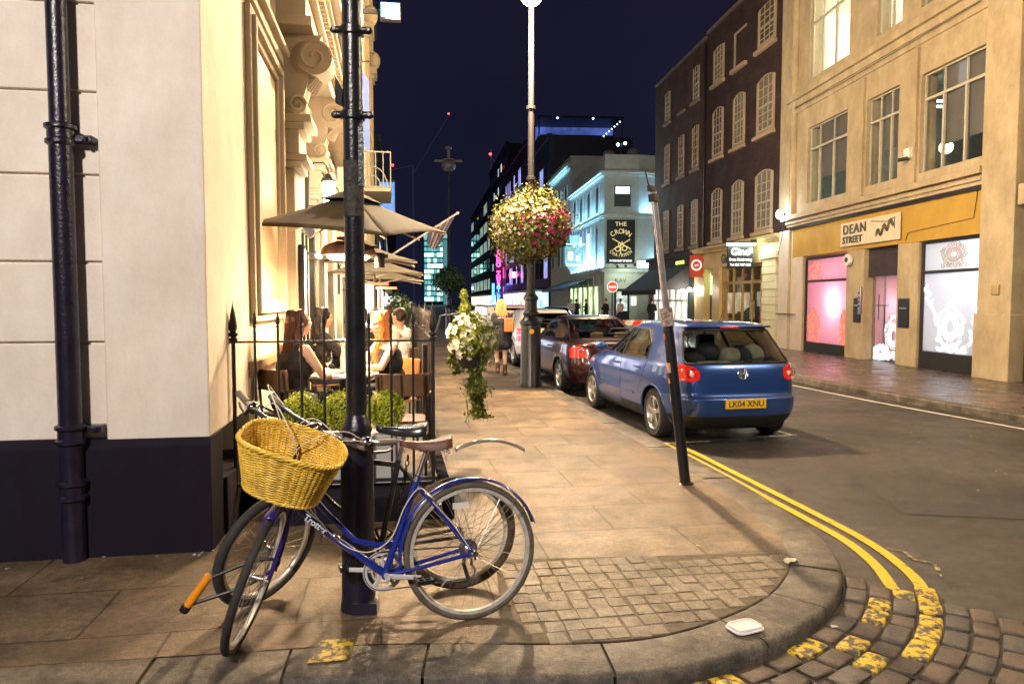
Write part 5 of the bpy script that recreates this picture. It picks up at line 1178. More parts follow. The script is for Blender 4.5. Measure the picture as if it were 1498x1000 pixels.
# ------------------------------------------------------------------ terrace: floor, railings, planters
TZ = .20
tr_ = empty('terrace_plinth', (C0[0], C0[1], 0), AL, 'low black plinth carrying the terrace and its railings', 'plinth')
f = MB(); f.box(.312, 1.62, .42, 14, -.05, TZ-.01); f.box(-.02, .312, 1.304, 14, -.05, TZ-.012); f.build('base', PLIN, tr_, bevel=.01)
f = MB(); f.box(.0, 1.50, .75, 14, TZ-.009, TZ+.004); f.build('paving', stone_mat('terrace_stone', (.10, .085, .07), (.17, .14, .11), 3, .6), tr_)
def spike(f, x, y, z, h=.11, r=.017):
    f.lathe([(.009, z), (.014, z+.005), (.014, z+.012), (.008, z+.018), (.016, z+.035), (.013, z+h*.6), (.001, z+h)], (x, y, 0), 8)
def finial(f, x, y, z):
    f.lathe([(.016, z), (.032, z+.01), (.032, z+.022), (.018, z+.03), (.036, z+.045), (.034, z+.06), (.018, z+.07), (.027, z+.085), (.03, z+.11), (.02, z+.19), (.003, z+.27), (.001, z+.30)], (x, y, 0), 12)
t = empty('front_railing', LW(0, .62, TZ), AL, 'black spiked iron railing across the front of the terrace facing the camera', 'railing')
RT = 1.325-TZ
f = MB(); f.box(-.02, 1.50, -.012, .012, RT-.012, RT+.003); f.box(-.02, 1.50, -.012, .012, .05, .075); f.tube([(-.02, 0, RT-.005), (-.05, 0, RT-.01), (-.065, 0, RT-.05), (-.045, 0, RT-.07)], .009, 6); f.build('rail', IRON, t)
for k in range(8):
    x = .178+k*.164
    f = MB(); f.cyl((x, 0, 0), (x, 0, RT+.11), .0095, n=8); spike(f, x, 0, RT+.10, .12); f.lathe([(.013, RT+.06), (.013, RT+.065)], (x, 0, 0), 8); f.build('bar', IRON, t)
for x in (.028, 1.475):
    f = MB(); f.cyl((x, 0, -.02), (x, 0, RT+.01), .0145, n=10); finial(f, x, 0, RT); f.build('post', IRON, t)
t = empty('side_railing', LW(1.49, .62, TZ), AL, 'long black spiked railing running down the pavement side of the terrace', 'railing')
f = MB(); f.box(-.012, .012, .02, 11.5, RT-.012, RT+.003); f.box(-.012, .012, .02, 11.5, .05, .075); f.build('rail', IRON, t)
for k in range(70):
    y = .16+k*.16; f = MB()
    if k % 10 == 9: f.cyl((0, y, -.02), (0, y, RT+.01), .02, n=8); finial(f, 0, y, RT); f.build('post', IRON, t)
    else: f.cyl((0, y, 0), (0, y, RT+.11), .0095, n=6); spike(f, 0, y, RT+.10, .12); f.build('bar', IRON, t)
f = MB(); f.box(-.05, .05, 1.1, 1.2, -.2, RT-.1); f.box(-.03, .03, .9, .98, -.0, RT-.35); f.build('gate_post', BLACK, t, bevel=.01)
# far dark planting on the railing line (topiary silhouettes)
for k, (s_, z, r_) in enumerate(((7.2, 1.45, .22), (9.0, 1.4, .25), (11.2, 1.5, .3))):
    t = empty('terrace_shrub', LW(1.28, s_, TZ), AL, ['bushy dark shrub behind the side railing, nearest of the far three', 'middle dark shrub behind the side railing further along', 'farthest dark shrub at the end of the side railing'][k], 'shrub', 'dark shrubs along the side railing')
    f = leaf_cluster(900, ball_fun((0, 0, z-TZ), (r_, r_, r_*1.1), .4), .06, rr); f.build('foliage', LEAF3, t, smooth=0, fix=False)
    f = MB(); f.cyl((0, 0, .3), (0, 0, z-TZ), .02); f.build('stem', DKGREY, t); f = MB(); f.lathe([(.12, 0), (.16, .35), (.17, .36)], n=14); f.build('pot', DKGREY, t)
# boxwood balls in planters
WPL = mat('grey_white_planter', (.42, .42, .43), .6, var=.1, scale=4)
for k, (n_, lab) in enumerate(((.475, 'clipped boxwood ball in a pale planter behind the handlebars, leftmost of three'), (.775, 'clipped boxwood ball in a pale planter directly behind the black post'), (1.115, 'clipped boxwood ball in a pale planter right of the black post'))):
    t = empty('boxwood_planter', LW(n_, .86, TZ+.004), AL, lab, 'planter', 'boxwood balls along the front railing')
    f = MB(); f.box(-.135, .135, -.13, .13, 0, .34); f.box(-.15, .15, -.145, .145, .33, .38); f.build('box', WPL, t, bevel=.008)
    f = leaf_cluster(7000, ball_fun((0, 0, .56), (.15, .15, .15), .24), .019, rr); f.build('foliage', mat('boxwood_leaf', (.22, .33, .012), .45, var=.4, scale=14, col2=(.66, .70, .04)), t, smooth=0, fix=False)
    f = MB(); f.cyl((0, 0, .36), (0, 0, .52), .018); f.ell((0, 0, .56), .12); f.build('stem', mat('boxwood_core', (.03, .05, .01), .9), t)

# ------------------------------------------------------------------ leaning post
base = Vector((1.97, 6.25, 0)); topp = Vector((1.70, 6.45, 2.62))
t = empty('leaning_sign_post', base, 0, 'leaning black and silver pole plastered with torn stickers at the kerb', 'post')
d = (topp-base); q = d.to_track_quat('Z', 'Y'); t.rotation_euler = q.to_euler(); Lp = d.length
f = MB(); f.cyl((0, 0, -.03), (0, 0, 1.42), .047, n=20); f.lathe([(.047, 1.40), (.05, 1.42), (.03, 1.47)], n=20); f.lathe([(.075, -.03), (.075, .0), (.055, .012)], n=20); f.build('base_tube', BLACK, t)
f = MB(); f.cyl((-.022, 0, 1.42), (-.022, 0, Lp-.02), .023, n=14); f.build('upper_tube', mat('grey_steel_tube', (.30, .29, .31), .32, metal=.5, var=.3, scale=12), t)
f = MB(); f.cyl((.03, 0, 1.42), (.03, 0, Lp+.03), .018, n=14); f.build('side_tube', mat('grey_steel_tube', (1,1,1)), t)
f = MB(); f.box(-.06, .06, -.03, .03, Lp-.12, Lp-.05); f.box(-.03, .09, -.02, .02, Lp-.03, Lp+.02); f.tube([(.03, 0, Lp), (.1, 0, Lp+.03), (.13, 0, Lp+.14)], .008, 6); f.build('clamp', IRON, t, bevel=.004)
st_m = [mat('torn_white_sticker', (.55, .5, .45), .7, var=.5, scale=45), mat('red_sticker', (.5, .1, .05), .6, var=.4, scale=40), mat('orange_sticker', (.7, .3, .05), .6, var=.3, scale=30), mat('pale_sticker_glue', (.3, .27, .25), .8, var=.8, scale=60)]
rs = random.Random(6)
for k in range(26):
    z = rs.choice((rs.uniform(1.3, 1.6), rs.uniform(.7, 1.35), rs.uniform(1.5, 1.9))); h = rs.uniform(.02, .09); a0 = rs.uniform(-2.9, -.6); aw = rs.uniform(.4, 1.3)
    f = MB(); r_ = .0485 if z+h < 1.41 else .046
    if z+h >= 1.41: continue
    f.lathe([(r_+.0004*k*.1, z), (r_+.0004*k*.1, z+h)], n=8, ang=aw, a0=a0); f.build('sticker', st_m[k % 4], t, fix=False)
f = MB(); f.cyl((.0, 0, 1.405), (.0, 0, 1.57), .056, n=16); f.build('sticker_wrap', mat('layered_stickers', (.20, .15, .13), .7, var=.9, scale=38, col2=(.5, .42, .38)), t)

# ------------------------------------------------------------------ parasols, heater, lanterns
CANV = mat('taupe_canvas', (.058, .042, .018), .85, var=.15, scale=5, bump=.2, bscale=90)
def parasol(c, half, z_e, rise, lab, tilt=(0, 0), rz=AL, drop=.0):
    t = empty('parasol', (c[0], c[1], TZ), rz, lab, 'parasol', 'taupe parasols over the terrace')
    hx, hy = half; z = z_e-TZ
    cor = [(-hx, -hy, z+tilt[0]*-1+tilt[1]*-1), (hx, -hy, z+tilt[0]-tilt[1]), (hx, hy, z+tilt[0]+tilt[1]), (-hx, hy, z-tilt[0]+tilt[1])]
    ap = Vector((0, 0, z+rise)); f = MB(); n = 8
    for k in range(4):
        a, b = Vector(cor[k]), Vector(cor[(k+1) % 4]); vs = []
        for i in range(n+1):
            q = i/n
            for j in range(n+1):
                p = a.lerp(b, j/n);  p = ap.lerp(p, q); p.z -= .02*sin(pi*q)
                p.z += .02*sin(pi*j/n)*q; vs.append(p)
        f.add(vs, [(i*(n+1)+j, i*(n+1)+j+1, (i+1)*(n+1)+j+1, (i+1)*(n+1)+j) for i in range(n) for j in range(n)])
    o = f.build('canopy', CANV, t, smooth=50, fix=False); o.modifiers.new('s', 'SOLIDIFY').thickness = .004
    f = MB()   # vent cap
    for k in range(4):
        a, b = Vector(cor[k])*.30, Vector(cor[(k+1) % 4])*.30; a.z = b.z = z+rise*.78; f.add([ap+Vector((0, 0, .05)), a, b], [(0, 1, 2)])
    v_ = f.build('vent', CANV, t, smooth=0, fix=False); v_.modifiers.new('s', 'SOLIDIFY').thickness = .004
    f = MB(); f.cyl((0, 0, 0), (0, 0, z+rise+.05), .022); f.ell((0, 0, z+rise+.1), .03); f.build('pole', mat('parasol_wood', (.35, .22, .1), .5), t)
    f = MB()
    for k in range(4):
        a = Vector(cor[k]); m_ = (Vector(cor[k])+Vector(cor[(k+1) % 4]))/2
        f.tube([ap-Vector((0, 0, .08)), ap.lerp(a, .5)-Vector((0, 0, .11)), a-Vector((0, 0, .02))], .011, 5); f.tube([(0, 0, z-.05), ap.lerp(a, .5)-Vector((0, 0, .11))], .009, 5); f.tube([ap-Vector((0, 0, .08)), ap.lerp(m_, .5)-Vector((0, 0, .12)), m_-Vector((0, 0, .06))], .009, 5)
    f.build('rib', mat('pale_rib', (.6, .5, .36), .5), t)
    return t
parasol((-1.10, 7.45), (.70, .92), 2.34, .36, 'nearest taupe parasol, its canopy crossing behind the black post', tilt=(-.06, .10), rz=-.27)
parasol(LW(.72, 6.3)[:2], (.80, .85), 2.2, .30, 'second taupe parasol beyond the glowing heater', tilt=(.0, .02))
parasol(LW(.85, 8.7)[:2], (.85, .85), 2.12, .30, 'third taupe parasol down the terrace', tilt=(.0, .03))
parasol(LW(.9, 11.2)[:2], (.9, .9), 2.05, .30, 'farthest taupe parasol at the end of the terrace')
t = empty('patio_heater', (-1.08, 7.0, 2.08), 0, 'round hanging heater lamp glowing under the nearest parasol', 'heater')
f = MB(); f.lathe([(.0, .10), (.12, .10), (.22, .06), (.26, .0), (.265, -.03), (.24, -.035)], n=28); f.tube([(.1*cos(a*pi/8), .1*sin(a*pi/8), .13) for a in range(16)], .012, 6, closed=True); f.cyl((0, 0, .1), (0, 0, .4), .02)
f.build('hood', mat('rusty_heater_hood', (.10, .04, .02), .5, var=.4, scale=8), t)
f = MB(); f.lathe([(.0, -.02), (.17, -.025), (.20, -.045), (.17, -.07), (.0, -.06)], n=24); f.build('element', emis('heater_glow', (1, .72, .40), 16), t)
f = MB(); f.cyl((.28, .1, .0), (.28, .1, -.14), .05, n=12); f.cyl((.22, .1, -.03), (.36, .1, -.03), .02); f.build('lamp_head', BLACK, t)
area('heater_light', (-1.08, 7.0, 2.0), (-1.08, 7.0, 0), 58, (1, .66, .36), .34, .34, pi)
point('heater_fill', (-1.12, 6.9, 1.96), 27, (1, .62, .32), .14)
def lantern(loc, lab, s=1.0, arm=True):
    t = empty('wall_lantern', loc, AL, lab, 'lantern', 'lit lanterns on the restaurant front')
    f = MB(); f.lathe([(.0, .27), (.05, .25), (.09, .2), (.10, .17), (.10, .155)], n=12); f.box(-.1, .1, -.1, .1, -.17, -.155)
    for a in range(4): x, y = .095*cos(a*pi/2+.78), .095*sin(a*pi/2+.78); f.cyl((x, y, -.16), (x, y, .165), .007, n=6)
    f.tube([(0, 0, .27), (.0, 0, .34), (-.06, 0, .40), (-.18, 0, .40), (-.25, 0, .30), (-.26, 0, 0), (-.26, 0, -.16), (-.1, 0, -.16)], .01, 6); f.box(-.30, -.26, -.03, .03, -.25, .35)
    f.build('frame', IRON, t)
    f = MB(); f.lathe([(.07, -.15), (.082, 0), (.082, .14), (.06, .155)], n=16); f.build('glass', emis('lantern_glow', (1, .93, .78), 9), t); t.scale = (s, s, s); return t
L1 = LW(.36, 4.95, 3.02); lantern(L1, 'lit lantern on a curled iron bracket nearest the camera, above the parasol'); point('lantern_light', (L1[0]+.12, L1[1]-.1, L1[2]+.02), 16, (1, .80, .52), .08)
L2 = LW(.40, 6.2, 2.95); lantern(L2, 'second lit lantern half hidden behind the first one', .9)
L3 = LW(.42, 9.6, 2.0); lantern(L3, 'lower lit lantern on the wall beyond the heater, behind the black post', 1.0); point('lantern_light', (L3[0]+.15, L3[1]-.1, L3[2]), 30, (1, .82, .55), .08)
l = empty('wall_spotlight', LW(.22, 5.0, 2.22), AL, 'small dazzling wall spotlight beside the black door frame', 'lamp'); f = MB(); f.ell((0, 0, 0), .045); f.build('bulb', emis('spot_glow', (1, .88, .7), 45), l); f = MB(); f.cyl((-.2, 0, .02), (0, 0, .03), .02); f.build('arm', IRON, l)
point('spotlight_light', LW(.32, 4.9, 2.2), 26, (1, .78, .5), .05)
point('terrace_light', LW(.85, 9.2, 2.0), 50, (1, .72, .42), .15); point('terrace_light', LW(.6, 2.0, 2.05), 8, (1, .66, .36), .10)
point('porch_light', LW(.55, 4.2, 3.3), 14, (1, .75, .45), .2)
for k, (s_, n_, z) in enumerate(((8.2, .9, 1.9), (9.6, 1.05, 1.85))):
    l = empty('red_heater', LW(n_, s_, z), AL, 'glowing red bar heater under the %s parasol' % ('third' if k == 0 else 'farthest'), 'heater', 'red bar heaters under the far parasols'); f = MB(); f.box(-.22, .22, -.04, .04, 0, .05); f.build('housing', DKGREY, l); f = MB(); f.box(-.2, .2, -.05, -.041, -.0, .04); f.build('element', emis('red_heater_glow', (1, .10, .03), 2.5), l)
l = empty('blue_screen', LW(1.1, 13.5, 1.55), AL, 'small bright blue-white lit screen at the far end of the terrace', 'screen'); f = MB(); f.box(-.15, .15, 0, .06, -.2, .2); f.build('case', DKGREY, l); f = MB(); f.box(-.13, .13, -.012, -.001, -.18, .18); f.build('screen', emis('blue_screen_glow', (.3, .5, 1), 5), l)

# ------------------------------------------------------------------ tables, chairs, glassware
def table(loc, r, lab):
    t = empty('cafe_table', loc, 0, lab, 'table', 'round cafe tables on the terrace')
    f = MB(); f.lathe([(0, .72), (r-.02, .72), (r, .73), (r, .745), (r-.01, .752), (0, .752)], n=36); f.build('top', mat('pale_table_top', (.62, .60, .56), .3), t)
    f = MB(); f.cyl((0, 0, .02), (0, 0, .72), .03); f.lathe([(.22, 0), (.22, .015), (.05, .04)], n=24); f.build('pedestal', DKGREY, t); return t
T1 = (-1.13, 6.85, TZ); table(T1, .34, 'round pale cafe table between the two women in front'); table(LW(.8, 4.1, TZ), .3, 'round pale cafe table of the dark-haired woman behind the post')
OAK = mat('dark_chair_wood', (.16, .085, .045), .45, var=.25, scale=10); ORW_ = mat('orange_chair_wood', (.50, .20, .06), .4, var=.2, scale=10)
def chair(loc, rz, m, lab):
    t = empty('cafe_chair', loc, rz, lab, 'chair', 'bistro chairs on the terrace')   # faces +y, back at -y
    f = MB(); f.box(-.2, .2, -.2, .2, .43, .455); f.build('seat', m, t, bevel=.01)
    f = MB(); vs = []; n = 10
    for i in range(n+1):
        a = -.62+1.24*i/n; x = .36*sin(a)*.98; y = -.36*cos(a)+.14
        for z, o in ((.66, 0), (.84, -.015)): vs += [(x, y+o, z), (x*1.05, y+o-.02, z)]
    fs = []
    for i in range(n):
        a = i*4; b = a+4; fs += [(a, a+2, b+2, b), (a+1, b+1, b+3, a+3), (a+2, a+3, b+3, b+2), (a, b, b+1, a+1)]
    fs += [(0, 1, 3, 2), (n*4, n*4+2, n*4+3, n*4+1)]
    f.add(vs, fs); f.build('backrest', m, t, bevel=.004)
    for sx in (-1, 1):
        f = MB(); f.tube([(sx*.18, -.17, 0), (sx*.19, -.17, .44), (sx*.19, -.2, .82)], .012, 8); f.build('leg', IRON, t)
        f = MB(); f.tube([(sx*.19, .18, 0), (sx*.17, .17, .44)], .012, 8); f.build('leg', IRON, t)
        f = MB(); f.tube([(sx*.19, -.2, .66), (sx*.24, -.05, .68), (sx*.23, .12, .62), (sx*.18, .16, .45)], .011, 6); f.build('arm', IRON, t)
    return t
CW1 = (-1.50, 6.42, TZ); chair(CW1, -.75, OAK, 'bistro chair under the woman with long brown hair')
chair((-.70, 7.25, TZ), 2.2, ORW_, 'orange wooden bistro chair under the red-haired woman')
chair((-.50, 6.02, TZ), .08, OAK, 'empty dark bistro chair with its curved back to the camera')
chair(LW(.42, 3.9, TZ), -1.3, OAK, 'bistro chair under the dark-haired woman behind the post')
def glass(loc, lab):
    t = empty('wine_glass', loc, 0, lab, 'glass', 'wine glasses on the front table'); GL = mat('clear_glass', (.9, .92, .95), .02, var=0, trans=1)
    f = MB(); f.lathe([(.035, 0), (.035, .003), (.006, .008), (.005, .08), (.03, .10), (.043, .13), (.04, .17), (.034, .20), (.033, .20), (.038, .17), (.04, .132), (.028, .105), (.0, .10)], n=20); f.build('bowl', GL, t); return t
glass((-1.23, 6.68, TZ+.754), 'wine glass on the front table left of the black post'); glass((-.86, 6.72, TZ+.754), 'wine glass on the front table right of the black post')
t = empty('water_carafe', (-1.12, 6.95, TZ+.754), 0, 'pale tall carafe on the front table beside the post', 'carafe'); f = MB(); f.lathe([(.04, 0), (.042, .12), (.03, .18), (.028, .26), (.06, .30), (.058, .305)], n=20); f.build('body', mat('frosted_carafe', (.8, .75, .68), .3), t)
t = empty('menu_card', (-1.2, 6.6, TZ+.755), .5, 'white folded menu card lying on the front table', 'menu'); f = MB(); f.box(-.09, .09, -.12, .12, 0, .003); f.build('card', WHITE, t)
# ------------------------------------------------------------------ people (local: facing +y, z up)
V = Vector
def lerp(a, b, t): return V(a).lerp(V(b), t)
def hand(f, wr, d, up, side, s=1.0, curl=.5):
    """palm + four bent fingers + thumb, grown from the wrist along d, palm facing -up"""
    d = V(d).normalized(); up = V(up); up = (up-d*up.dot(d)).normalized(); sd = d.cross(up)*side
    pc = V(wr)+d*.045*s
    f.cap(V(wr)-d*.01, pc+d*.02*s, .019*s, .022*s); f.cap(pc+sd*.022*s-d*.01, pc+sd*.024*s+d*.03*s, .014*s); f.cap(pc-sd*.022*s-d*.01, pc-sd*.024*s+d*.028*s, .014*s)
    for k in range(4):
        o = (k-1.5)*.0195*s; L_ = (.062, .072, .068, .052)[k]*s; b = pc+sd*-o+d*.036*s; c1 = .25+curl*.5
        p1 = b+(d*cos(c1*.5)-up*sin(c1*.5))*L_*.45; p2 = p1+(d*cos(c1*1.5)-up*sin(c1*1.5))*L_*.32; p3 = p2+(d*cos(c1*2.4)-up*sin(c1*2.4))*L_*.25
        f.cap(b-d*.01, p1, .0085*s, .008*s, 8); f.cap(p1, p2, .008*s, .0072*s, 8); f.cap(p2, p3, .0072*s, .006*s, 8)
    b = V(wr)+d*.02*s+sd*.022*s; p1 = b+(d*.6+sd*.75-up*.2).normalized()*.035*s; p2 = p1+(d*.9+sd*.3-up*.3).normalized()*.03*s
    f.cap(b, p1, .0105*s, .0095*s, 8); f.cap(p1, p2, .0095*s, .007*s, 8)
def person(name, loc, rz, lab, P, skin=SKIN, vox=.009, group=None, fem=True, hands=True):
    t = empty(name, loc, rz, lab, 'person', group); f = MB(); g = P.get
    pel, che, nk, hd = V(P['pel']), V(P['chest']), V(P['neck']), V(P['head'])
    w_ = .15 if fem else .175
    # torso
    ax = (V(P['shR'])-V(P['shL'])).normalized(); hx = (V(P['hpR'])-V(P['hpL'])).normalized()
    f.cap(pel-hx*.07, pel+hx*.07, .105, .105); wst = lerp(pel, che, .45); f.cap(wst-hx*.035, wst+hx*.035, .09 if fem else .11)
    f.cap(lerp(pel, che, .1), wst, .11, .095); f.cap(wst, che, .095, .105); f.cap(che-ax*.06, che+ax*.06, .105); f.cap(lerp(che, nk, .55)-ax*.09, lerp(che, nk, .55)+ax*.09, .06)
    fw = ax.cross((nk-che).normalized()); fw = -fw if fw.dot(V(P.get('fwd', (0, 1, 0)))) < 0 else fw
    if fem: f.ell(che-ax*.07+fw*.075-V((0, 0, .02)), .062); f.ell(che+ax*.07+fw*.075-V((0, 0, .02)), .062)
    f.cap(lerp(che, nk, .7), nk, .055, .05); f.cap(nk, hd-V((0, 0, .05)), .047, .047)
    # head with face
    yaw, pit = P.get('hdir', (0, 0)); Rm = Matrix.Rotation(yaw, 3, 'Z') @ Matrix.Rotation(pit, 3, 'X')
    def H(x, y, z): return hd+Rm @ V((x, y, z))
    f.ell(hd, (.074, .094, .108), 20, 14, rot=Rm); f.ell(H(0, .03, -.055), (.052, .055, .058), 16, 10, rot=Rm); f.ell(H(0, .055, -.095), (.024, .022, .02), 12, 8, rot=Rm)
    f.cap(H(0, .092, .018), H(0, .108, -.022), .010, .0125, 10); f.ell(H(-.011, .098, -.026), .008, 8, 6); f.ell(H(.011, .098, -.026), .008, 8, 6)
    f.cap(H(-.018, .091, -.053), H(.018, .091, -.053), .0085, .0085, 8); f.cap(H(-.014, .089, -.065), H(.014, .089, -.065), .009, .009, 8); f.cap(H(-.045, .078, .028), H(.045, .078, .028), .014, .014, 8)
    for s_ in (-1, 1): f.ell(H(s_*.04, .066, -.018), (.024, .022, .024), 12, 8); f.ell(H(s_*.077, -.005, -.005), (.010, .020, .030), 10, 8, rot=Rm)
    for S, sd in (('L', -1), ('R', 1)):
        sh, el, wr = V(P['sh'+S]), V(P['el'+S]), V(P['wr'+S]); k = 1 if fem else 1.18
        f.cap(sh, lerp(sh, el, .5), .047*k, .043*k); f.cap(lerp(sh, el, .4), el, .042*k, .035*k); f.cap(el, lerp(el, wr, .35), .037*k, .037*k); f.cap(lerp(el, wr, .3), wr, .035*k, .022*k)
        if hands: hand(f, wr, P.get('hd'+S, wr-el), P.get('hu'+S, (0, 0, 1)), -sd, 1 if fem else 1.12, P.get('curl'+S, .5))
        hp, kn, an, to = V(P['hp'+S]), V(P['kn'+S]), V(P['an'+S]), V(P['to'+S])
        f.cap(hp, lerp(hp, kn, .5), .088, .074); f.cap(lerp(hp, kn, .4), kn, .074, .053); f.cap(kn, lerp(kn, an, .3), .05, .053); f.cap(lerp(kn, an, .3), an, .052, .034)
        f.cap(an, an-(to-an).normalized()*.03-V((0, 0, .04)), .034, .03); f.cap(an-V((0, 0, .035)), to, .032, .027); f.cap(to, to+(to-an).normalized()*.04, .03, .018)
    o = blend(f, 'body', skin, t, vox, 5, .5)
    # eyes, brows, lips
    f = MB()
    for s_ in (-1, 1): f.ell(H(s_*.029, .0835, .006), (.011, .008, .0055), 10, 6, rot=Rm)
    f.build('eyes', mat('eye_dark', (.03, .02, .015), .2), t)
    f = MB()
    for s_ in (-1, 1): f.cap(H(s_*.018, .094, .028), H(s_*.044, .083, .026), .0032, .002, 6)
    f.build('eyebrows', mat('eyebrow', (.06, .03, .015), .8), t)
    f = MB(); f.cap(H(-.019, .0985, -.058), H(.019, .0985, -.058), .0055, .0055, 8); f.build('lips', mat('lips', (.45, .12, .1), .45), t)
    return t, H, Rm
def cloth(t, name, m, elems, vox=.011, it=3, inf=.011):
    f = MB()
    for e in elems:
        if e[0] == 'c': f.cap(e[1], e[2], e[3]+inf, e[4]+inf)
        elif e[0] == 'e': f.ell(e[1], e[2]+inf)
        elif e[0] == 'l': f.lathe(e[1], e[2], 24)
    return blend(f, name, m, t, vox, it, .5)
def hairmat(n, c1, c2, c3=None):
    if n in MATS: return MATS[n]
    m = mat(n, c1, .42, var=0); t, b = nodes(m); tc = t.nodes.new('ShaderNodeTexCoord'); mp = t.nodes.new('ShaderNodeMapping'); mp.inputs['Scale'].default_value = (90, 90, 3)
    nz = t.nodes.new('ShaderNodeTexNoise'); nz.inputs['Scale'].default_value = 1; nz.inputs['Detail'].default_value = 3; r = t.nodes.new('ShaderNodeValToRGB'); r.color_ramp.elements[0].position = .35; r.color_ramp.elements[1].position = .65
    r.color_ramp.elements[0].color = (*c1, 1); r.color_ramp.elements[1].color = (*c2, 1); t.links.new(tc.outputs['Object'], mp.inputs[0]); t.links.new(mp.outputs[0], nz.inputs['Vector']); t.links.new(nz.outputs['Fac'], r.inputs[0]); t.links.new(r.outputs[0], b.inputs['Base Color'])
    bp = t.nodes.new('ShaderNodeBump'); bp.inputs['Strength'].default_value = .7; bp.inputs['Distance'].default_value = .004; t.links.new(nz.outputs['Fac'], bp.inputs['Height']); t.links.new(bp.outputs[0], b.inputs['Normal']); return m
def hair(t, H, Rm, m, length, width=.085, back=.06, seed=1, front=None, strands=260, wave=.012, rad=1.06):
    """skull cap of hair plus many falling strands (tapered tubes) over the back and sides"""
    rr = random.Random(seed); f = MB()
    f.ell(H(0, -.016, .022), (.080*rad, .096*rad, .100*rad), 24, 16, rot=Rm)
    for s_ in (-1, 1): f.cap(H(s_*.062, -.02, .03), H(s_*.068, -.03, -.05), .026, .022)
    if length > .1:
        for k in range(9):
            a = (k/8-.5)*2; f.cap(H(a*.055, -.06+.03*abs(a), 0), H(0, 0, 0)+V((0, 0, -length*.92))+Rm @ V((a*width*.9, -back+.02*abs(a), 0)), .036, .022)
    o = blend(f, 'hair', m, t, .009, 4, .5)
    g = MB()
    for k in range(strands):
        a = rr.uniform(-1, 1); th = a*2.0; st = H(.078*sin(th), -.014-.092*cos(th), .05+rr.uniform(-.05, .045)); top = H(.02*sin(th)+rr.gauss(0, .008), -.0-.02*cos(th), .118)
        L_ = length*rr.uniform(.75, 1.08); en = V((H(0, 0, 0).x, H(0, 0, 0).y, H(0, 0, -.0).z-L_))+Rm @ V((a*width*1.05+rr.gauss(0, .01), -back-.025*cos(th)+rr.gauss(0, .012), 0))
        P = [top, st]
        for i in range(1, 6): q = i/5; p = st.lerp(en, q); p += Rm @ V((wave*sin(q*7+k), wave*.6*cos(q*6+k*2), 0)); P.append(p)
        P = [P[0], P[0].lerp(P[1], .5)+(Rm @ V((sin(th)*.03, -cos(th)*.03, .012)))]+P[1:]
        g.tube(P, [.0035]*2+[.0055, .005, .0045, .004, .003, .0012][:len(P)-2], 4)
    g.build('hair_strands', m, t, smooth=60); return o
SEAT = dict(pel=(0, -.02, .54), chest=(0, .0, .86), neck=(0, .01, 1.06), head=(0, .03, 1.22), shL=(-.165, .0, 1.0), shR=(.165, .0, 1.0), elL=(-.20, .10, .76), elR=(.20, .10, .76), wrL=(-.12, .32, .78), wrR=(.12, .32, .78),
            hpL=(-.09, 0, .52), hpR=(.09, 0, .52), knL=(-.11, .42, .50), knR=(.11, .42, .50), anL=(-.10, .40, .09), anR=(.10, .44, .09), toL=(-.11, .55, .03), toR=(.11, .59, .03), hdL=(.5, 1, 0), hdR=(-.5, 1, 0))
def scl(P, k): return {a: (tuple(x*k for x in b) if a not in ('hdir', 'hdL', 'hdR', 'huL', 'huR', 'curlL', 'curlR') else b) for a, b in P.items()}
TOPB = mat('black_top_fabric', (.012, .010, .014), .85, var=.3, scale=30, bump=.3, bscale=120); NAVY = mat('navy_fabric', (.018, .02, .035), .85, var=.2, scale=30, bump=.3, bscale=120)
WSH = mat('white_shirt_cotton', (.72, .68, .64), .8, var=.06, scale=10, bump=.4, bscale=18)
def top_elems(P, sleeve=None, fem=True):
    pel, che, nk = V(P['pel']), V(P['chest']), V(P['neck']); ax = V((1, 0, 0)); w_ = lerp(pel, che, .45)
    E_ = [('c', pel-ax*.075, pel+ax*.075, .113, .113), ('c', w_-ax*.035, w_+ax*.035, .105, .105), ('c', lerp(pel, che, .1), w_, .117, .108), ('c', w_, che-V((0, 0, .03)), .104, .112), ('c', che-ax*.065-V((0, 0, .03)), che+ax*.065-V((0, 0, .03)), .112, .112)]
    if fem: E_ += [('e', che-ax*.07+V((0, .075, -.03)), .068), ('e', che+ax*.07+V((0, .075, -.03)), .068)]
    if not fem: E_ += [('c', w_-ax*.035, w_+ax*.035, .118, .118)]
    if sleeve is None and fem: E_ += [('c', che-ax*.05+V((0, 0, .03)), che+ax*.05+V((0, 0, .03)), .106, .106)]
    if sleeve is not None:
        E_ += [('c', lerp(che, nk, .5)-ax*.10, lerp(che, nk, .5)+ax*.10, .073, .073), ('c', lerp(che, nk, .72)-ax*.05, lerp(che, nk, .72)+ax*.05, .055, .055)]
        for S in 'LR':
            sh, el, wr = V(P['sh'+S]), V(P['el'+S]), V(P['wr'+S]); E_ += [('c', sh, el, .060, .050)]
            if sleeve > 1: E_ += [('c', el, lerp(el, wr, .92), .050, .036)]
    return E_
def trousers(P, m, t, legs=1.0, name='trousers'):
    E_ = [('c', V(P['pel'])-V((.07, 0, 0)), V(P['pel'])+V((.07, 0, 0)), .117, .117)]
    for S in 'LR':
        E_ += [('c', P['hp'+S], P['kn'+S], .098, .070)]
        if legs > .5: E_ += [('c', P['kn'+S], lerp(P['kn'+S], P['an'+S], legs), .068, .05)]
    return cloth(t, name, m, E_)
